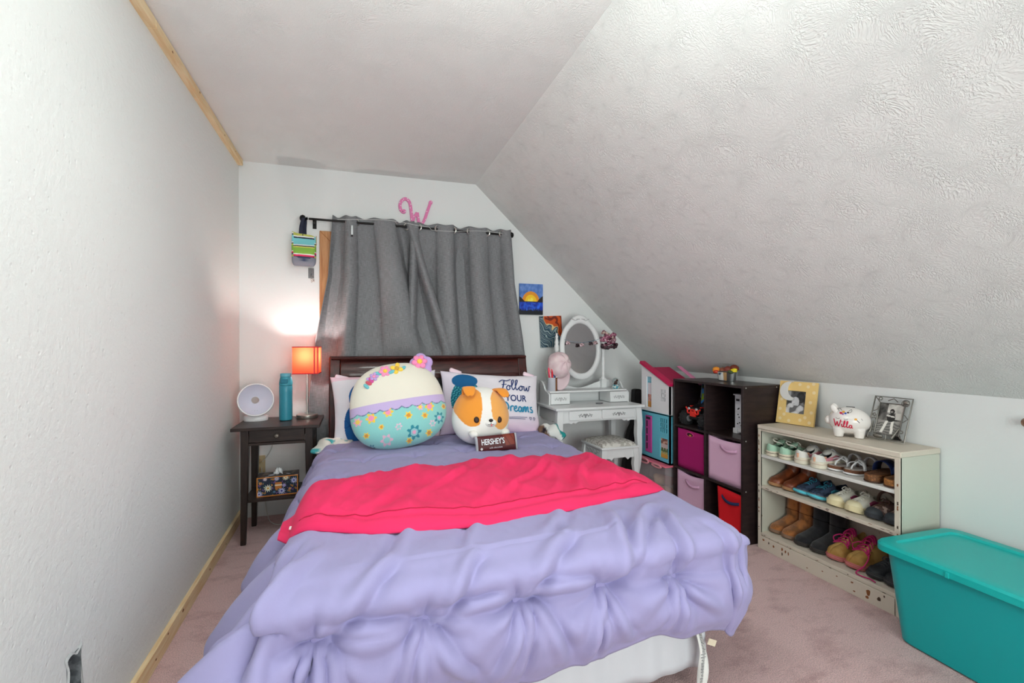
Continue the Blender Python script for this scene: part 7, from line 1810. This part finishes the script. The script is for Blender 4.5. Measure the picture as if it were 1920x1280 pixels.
# pewter baseball frame
PEW = M('pewter_frame', (132, 128, 122), .35, .85)
bc2 = V(2.312, 1.452, QH + .003); ux2 = V(.06, -.998, 0).normalized(); ln2 = R(20); up2 = (V(0, 0, 1)*math.cos(ln2) + V(.998, .06, 0).normalized()*math.sin(ln2)).normalized(); nv2 = ux2.cross(up2).normalized()
MF = thing('photo_frame', 'openwork pewter photo frame with black-and-white ball player picture', 'photo frame', bc2)
def g2(x, z, o=0): return bc2 + ux2*x + up2*z + nv2*o
W2, H2 = .152, .208
def loop(mb, x0, x1, z0, z1, r, o=.004): mb.tube([g2(x0, z0, o), g2(x1, z0, o), g2(x1, z1, o), g2(x0, z1, o)], r, 8, closed=True)
mb = MB(); loop(mb, -W2/2, W2/2, .004, H2, .0034); mb.build('outer_border', PEW, MF, smooth=50)
mb = MB(); loop(mb, -.050, .050, .030, .178, .0030); mb.build('inner_border', PEW, MF, smooth=50)
mb = MB(); fq = [(-.050, .030), (.050, .030), (.050, .178), (-.050, .178)]; mb.add([g2(a, b_, .0) for a, b_ in fq] + [g2(a, b_, -.003) for a, b_ in fq], [(3,2,1,0),(4,5,6,7),(0,1,5,4),(1,2,6,5),(2,3,7,6),(3,0,4,7)]); mb.build('backing', M('frame_dark', (40, 38, 38), .8), MF, smooth=0)
G = np.zeros((46, 62, 3))
for i in range(46):
    for j in range(62): G[i, j] = g2(-.048 + .096*i/45, .032 + .144*j/61, .0012)
o = MB().grid(G).build('photo_print', M('photo_bw', (255,255,255), .3, vcol=True), MF, smooth=0)
def photo2(c):
    q = c + np.array(MF.location) - np.array(bc2); u = (q @ np.array(ux2) + .048)/.096; v = (q @ np.array(up2) - .032)/.144; n = snoise(u, v, 111, 4, 1.8)
    g = np.where(v > .45, 96 + 60*n, np.where(v > .38, 150, 120 + 30*np.sin(v*70 + 3*n))); g = np.where((v > .72) & (u > .35), 190 + 40*n, g); g = np.where((u > .7) & (v > .5) & (v < .72), 196, g)
    leg = (np.abs(u - (.40 - .35*(.42 - v)*1.2)) < .06) & (v < .44) & (v > .04); leg |= (np.abs(u - .66 + .02*(v > .2)) < .055) & (v < .44) & (v > .02); g = np.where(leg, 232, g)
    body = ((u - .55)/.18)**2 + ((v - .55)/.14)**2 < 1; g = np.where(body, 34, g); g = np.where((np.abs(u - .52) < .18) & (np.abs(v - .60 + .1*(u - .5)) < .022), 220, g)
    hd = ((u - .55)/.10)**2 + ((v - .76)/.085)**2 < 1; g = np.where(hd, 30, g); g = np.where(((u - .53)/.05)**2 + ((v - .745)/.035)**2 < 1, 150, g)
    return np.stack([g, g*.98, g*.95], 1).clip(0, 255)
paint(o, photo2)
mb = MB()
for (x, z, r) in ((-.052, .197, .007), (-.064, .118, .006), (.052, .185, .015), (.058, .05, .006), (-.060, .05, .008)): mb.tube([g2(x + r*math.cos(a), z + r*math.sin(a), .005) for a in np.linspace(0, 2*PI, 18, endpoint=False)], .0022, 6, closed=True)
mb.build('ball_ornaments', PEW, MF); mb.v and None
mb = MB(); mb.tube([g2(-.066, .03, .006), g2(-.062, .085, .006)], [.0055, .0025], 8); mb.tube([g2(.050, .066, .008), g2(.028, .014, .008)], [.0028, .0055], 8); mb.build('bat_ornaments', PEW, MF)
mb = MB(); 
for pts in (((-.02, .190), (.002, .203), (.02, .188)), ((.056, .13), (.072, .112), (.055, .095)), ((-.072, .135), (-.058, .142), (-.055, .16)), ((-.072, .10), (-.06, .105), (-.053, .095)), ((.0, .028), (.002, .006)), ((-.05, .178), (-.075, .206)), ((.05, .03), (.075, .005))): mb.tube([g2(a, b_, .004) for a, b_ in pts], .0020, 6)
mb.ell(g2(-.030, .018, .006), (.010, .022, .010), 14, 8); mb.ell(g2(.052, .186, .005), (.005, .012, .010), 12, 8); mb.build('scroll_work', PEW, MF)
mb = MB(); mb.add([g2(-.018, .12, -.003), g2(.018, .12, -.003), V(2.385, 1.43, QH + .002), V(2.385, 1.466, QH + .002)], [(0,1,2,3)]); mb.build('easel', M('frame_dark', (40, 38, 38), .8), MF, smooth=0, solid=.002)

# ================================================================== TEAL TOTE
TA = R(2.5); D_ = V(math.sin(TA), math.cos(TA), 0); E_ = V(math.cos(TA), -math.sin(TA), 0)
LZ = .372; F0 = V(1.925, 1.262, 0); LW_, LL = .445, .64
TT = thing('storage_tote', 'large teal plastic storage tote with lid beside the shoe shelf', 'storage tote', F0 + E_*LW_/2 - D_*LL/2)
TEAL = M('teal_tote', (14, 168, 170), .38, bump=(300, .06, 1, .0005)); TEALT = M('teal_tote_lid', (22, 178, 174), .36, bump=(300, .06, 1, .0005))
def rrect(x0, x1, y0, y1, r, n=7):
    out = []
    for cx, cy, a0 in ((x1-r, y1-r, 0), (x0+r, y1-r, 90), (x0+r, y0+r, 180), (x1-r, y0+r, 270)):
        for k in range(n): a = R(a0 + 90*k/(n-1)); out.append((cx + r*math.cos(a), cy + r*math.sin(a)))
    return out
def tp(e, d, z): return F0 + E_*e - D_*d + V(0, 0, z)
def rings(mb, lst):
    P = np.zeros((len(lst), len(lst[0][0]), 3))
    for i, (poly, z) in enumerate(lst):
        for j, (a, b_) in enumerate(poly): P[i, j] = tp(a, b_, z)
    mb.grid(P, cv=True); return P
def rr(ins, r): return rrect(ins, LW_-ins, ins, LL-ins, r)
mb = MB(); P = rings(mb, [(rr(.066, .04), .002), (rr(.056, .05), .010), (rr(.024, .055), LZ-.035), (rr(.020, .055), LZ-.022)]); n = P.shape[1]; mb.add(P[0], [tuple(range(n))]); mb.build('tub_body', TEAL, TT, smooth=40, solid=.003)
mb = MB(); lst = [(rr(.004, .055), LZ-.034), (rr(.0, .055), LZ-.032), (rr(.0, .055), LZ-.010), (rr(.006, .052), LZ-.002), (rr(.014, .050), LZ), (rr(.046, .035), LZ), (rr(.050, .034), LZ-.008), (rr(.060, .03), LZ-.009)]
P = rings(mb, lst); mb.add(P[-1], [tuple(range(n))]); mb.build('lid', TEALT, TT, smooth=35)
mb = MB(); mb.obox(tp(-.001, .255, LZ-.024), (.006, .012, .02), rotz(-TA)); mb.build('lid_tab', TEALT, TT, bevel=.002)
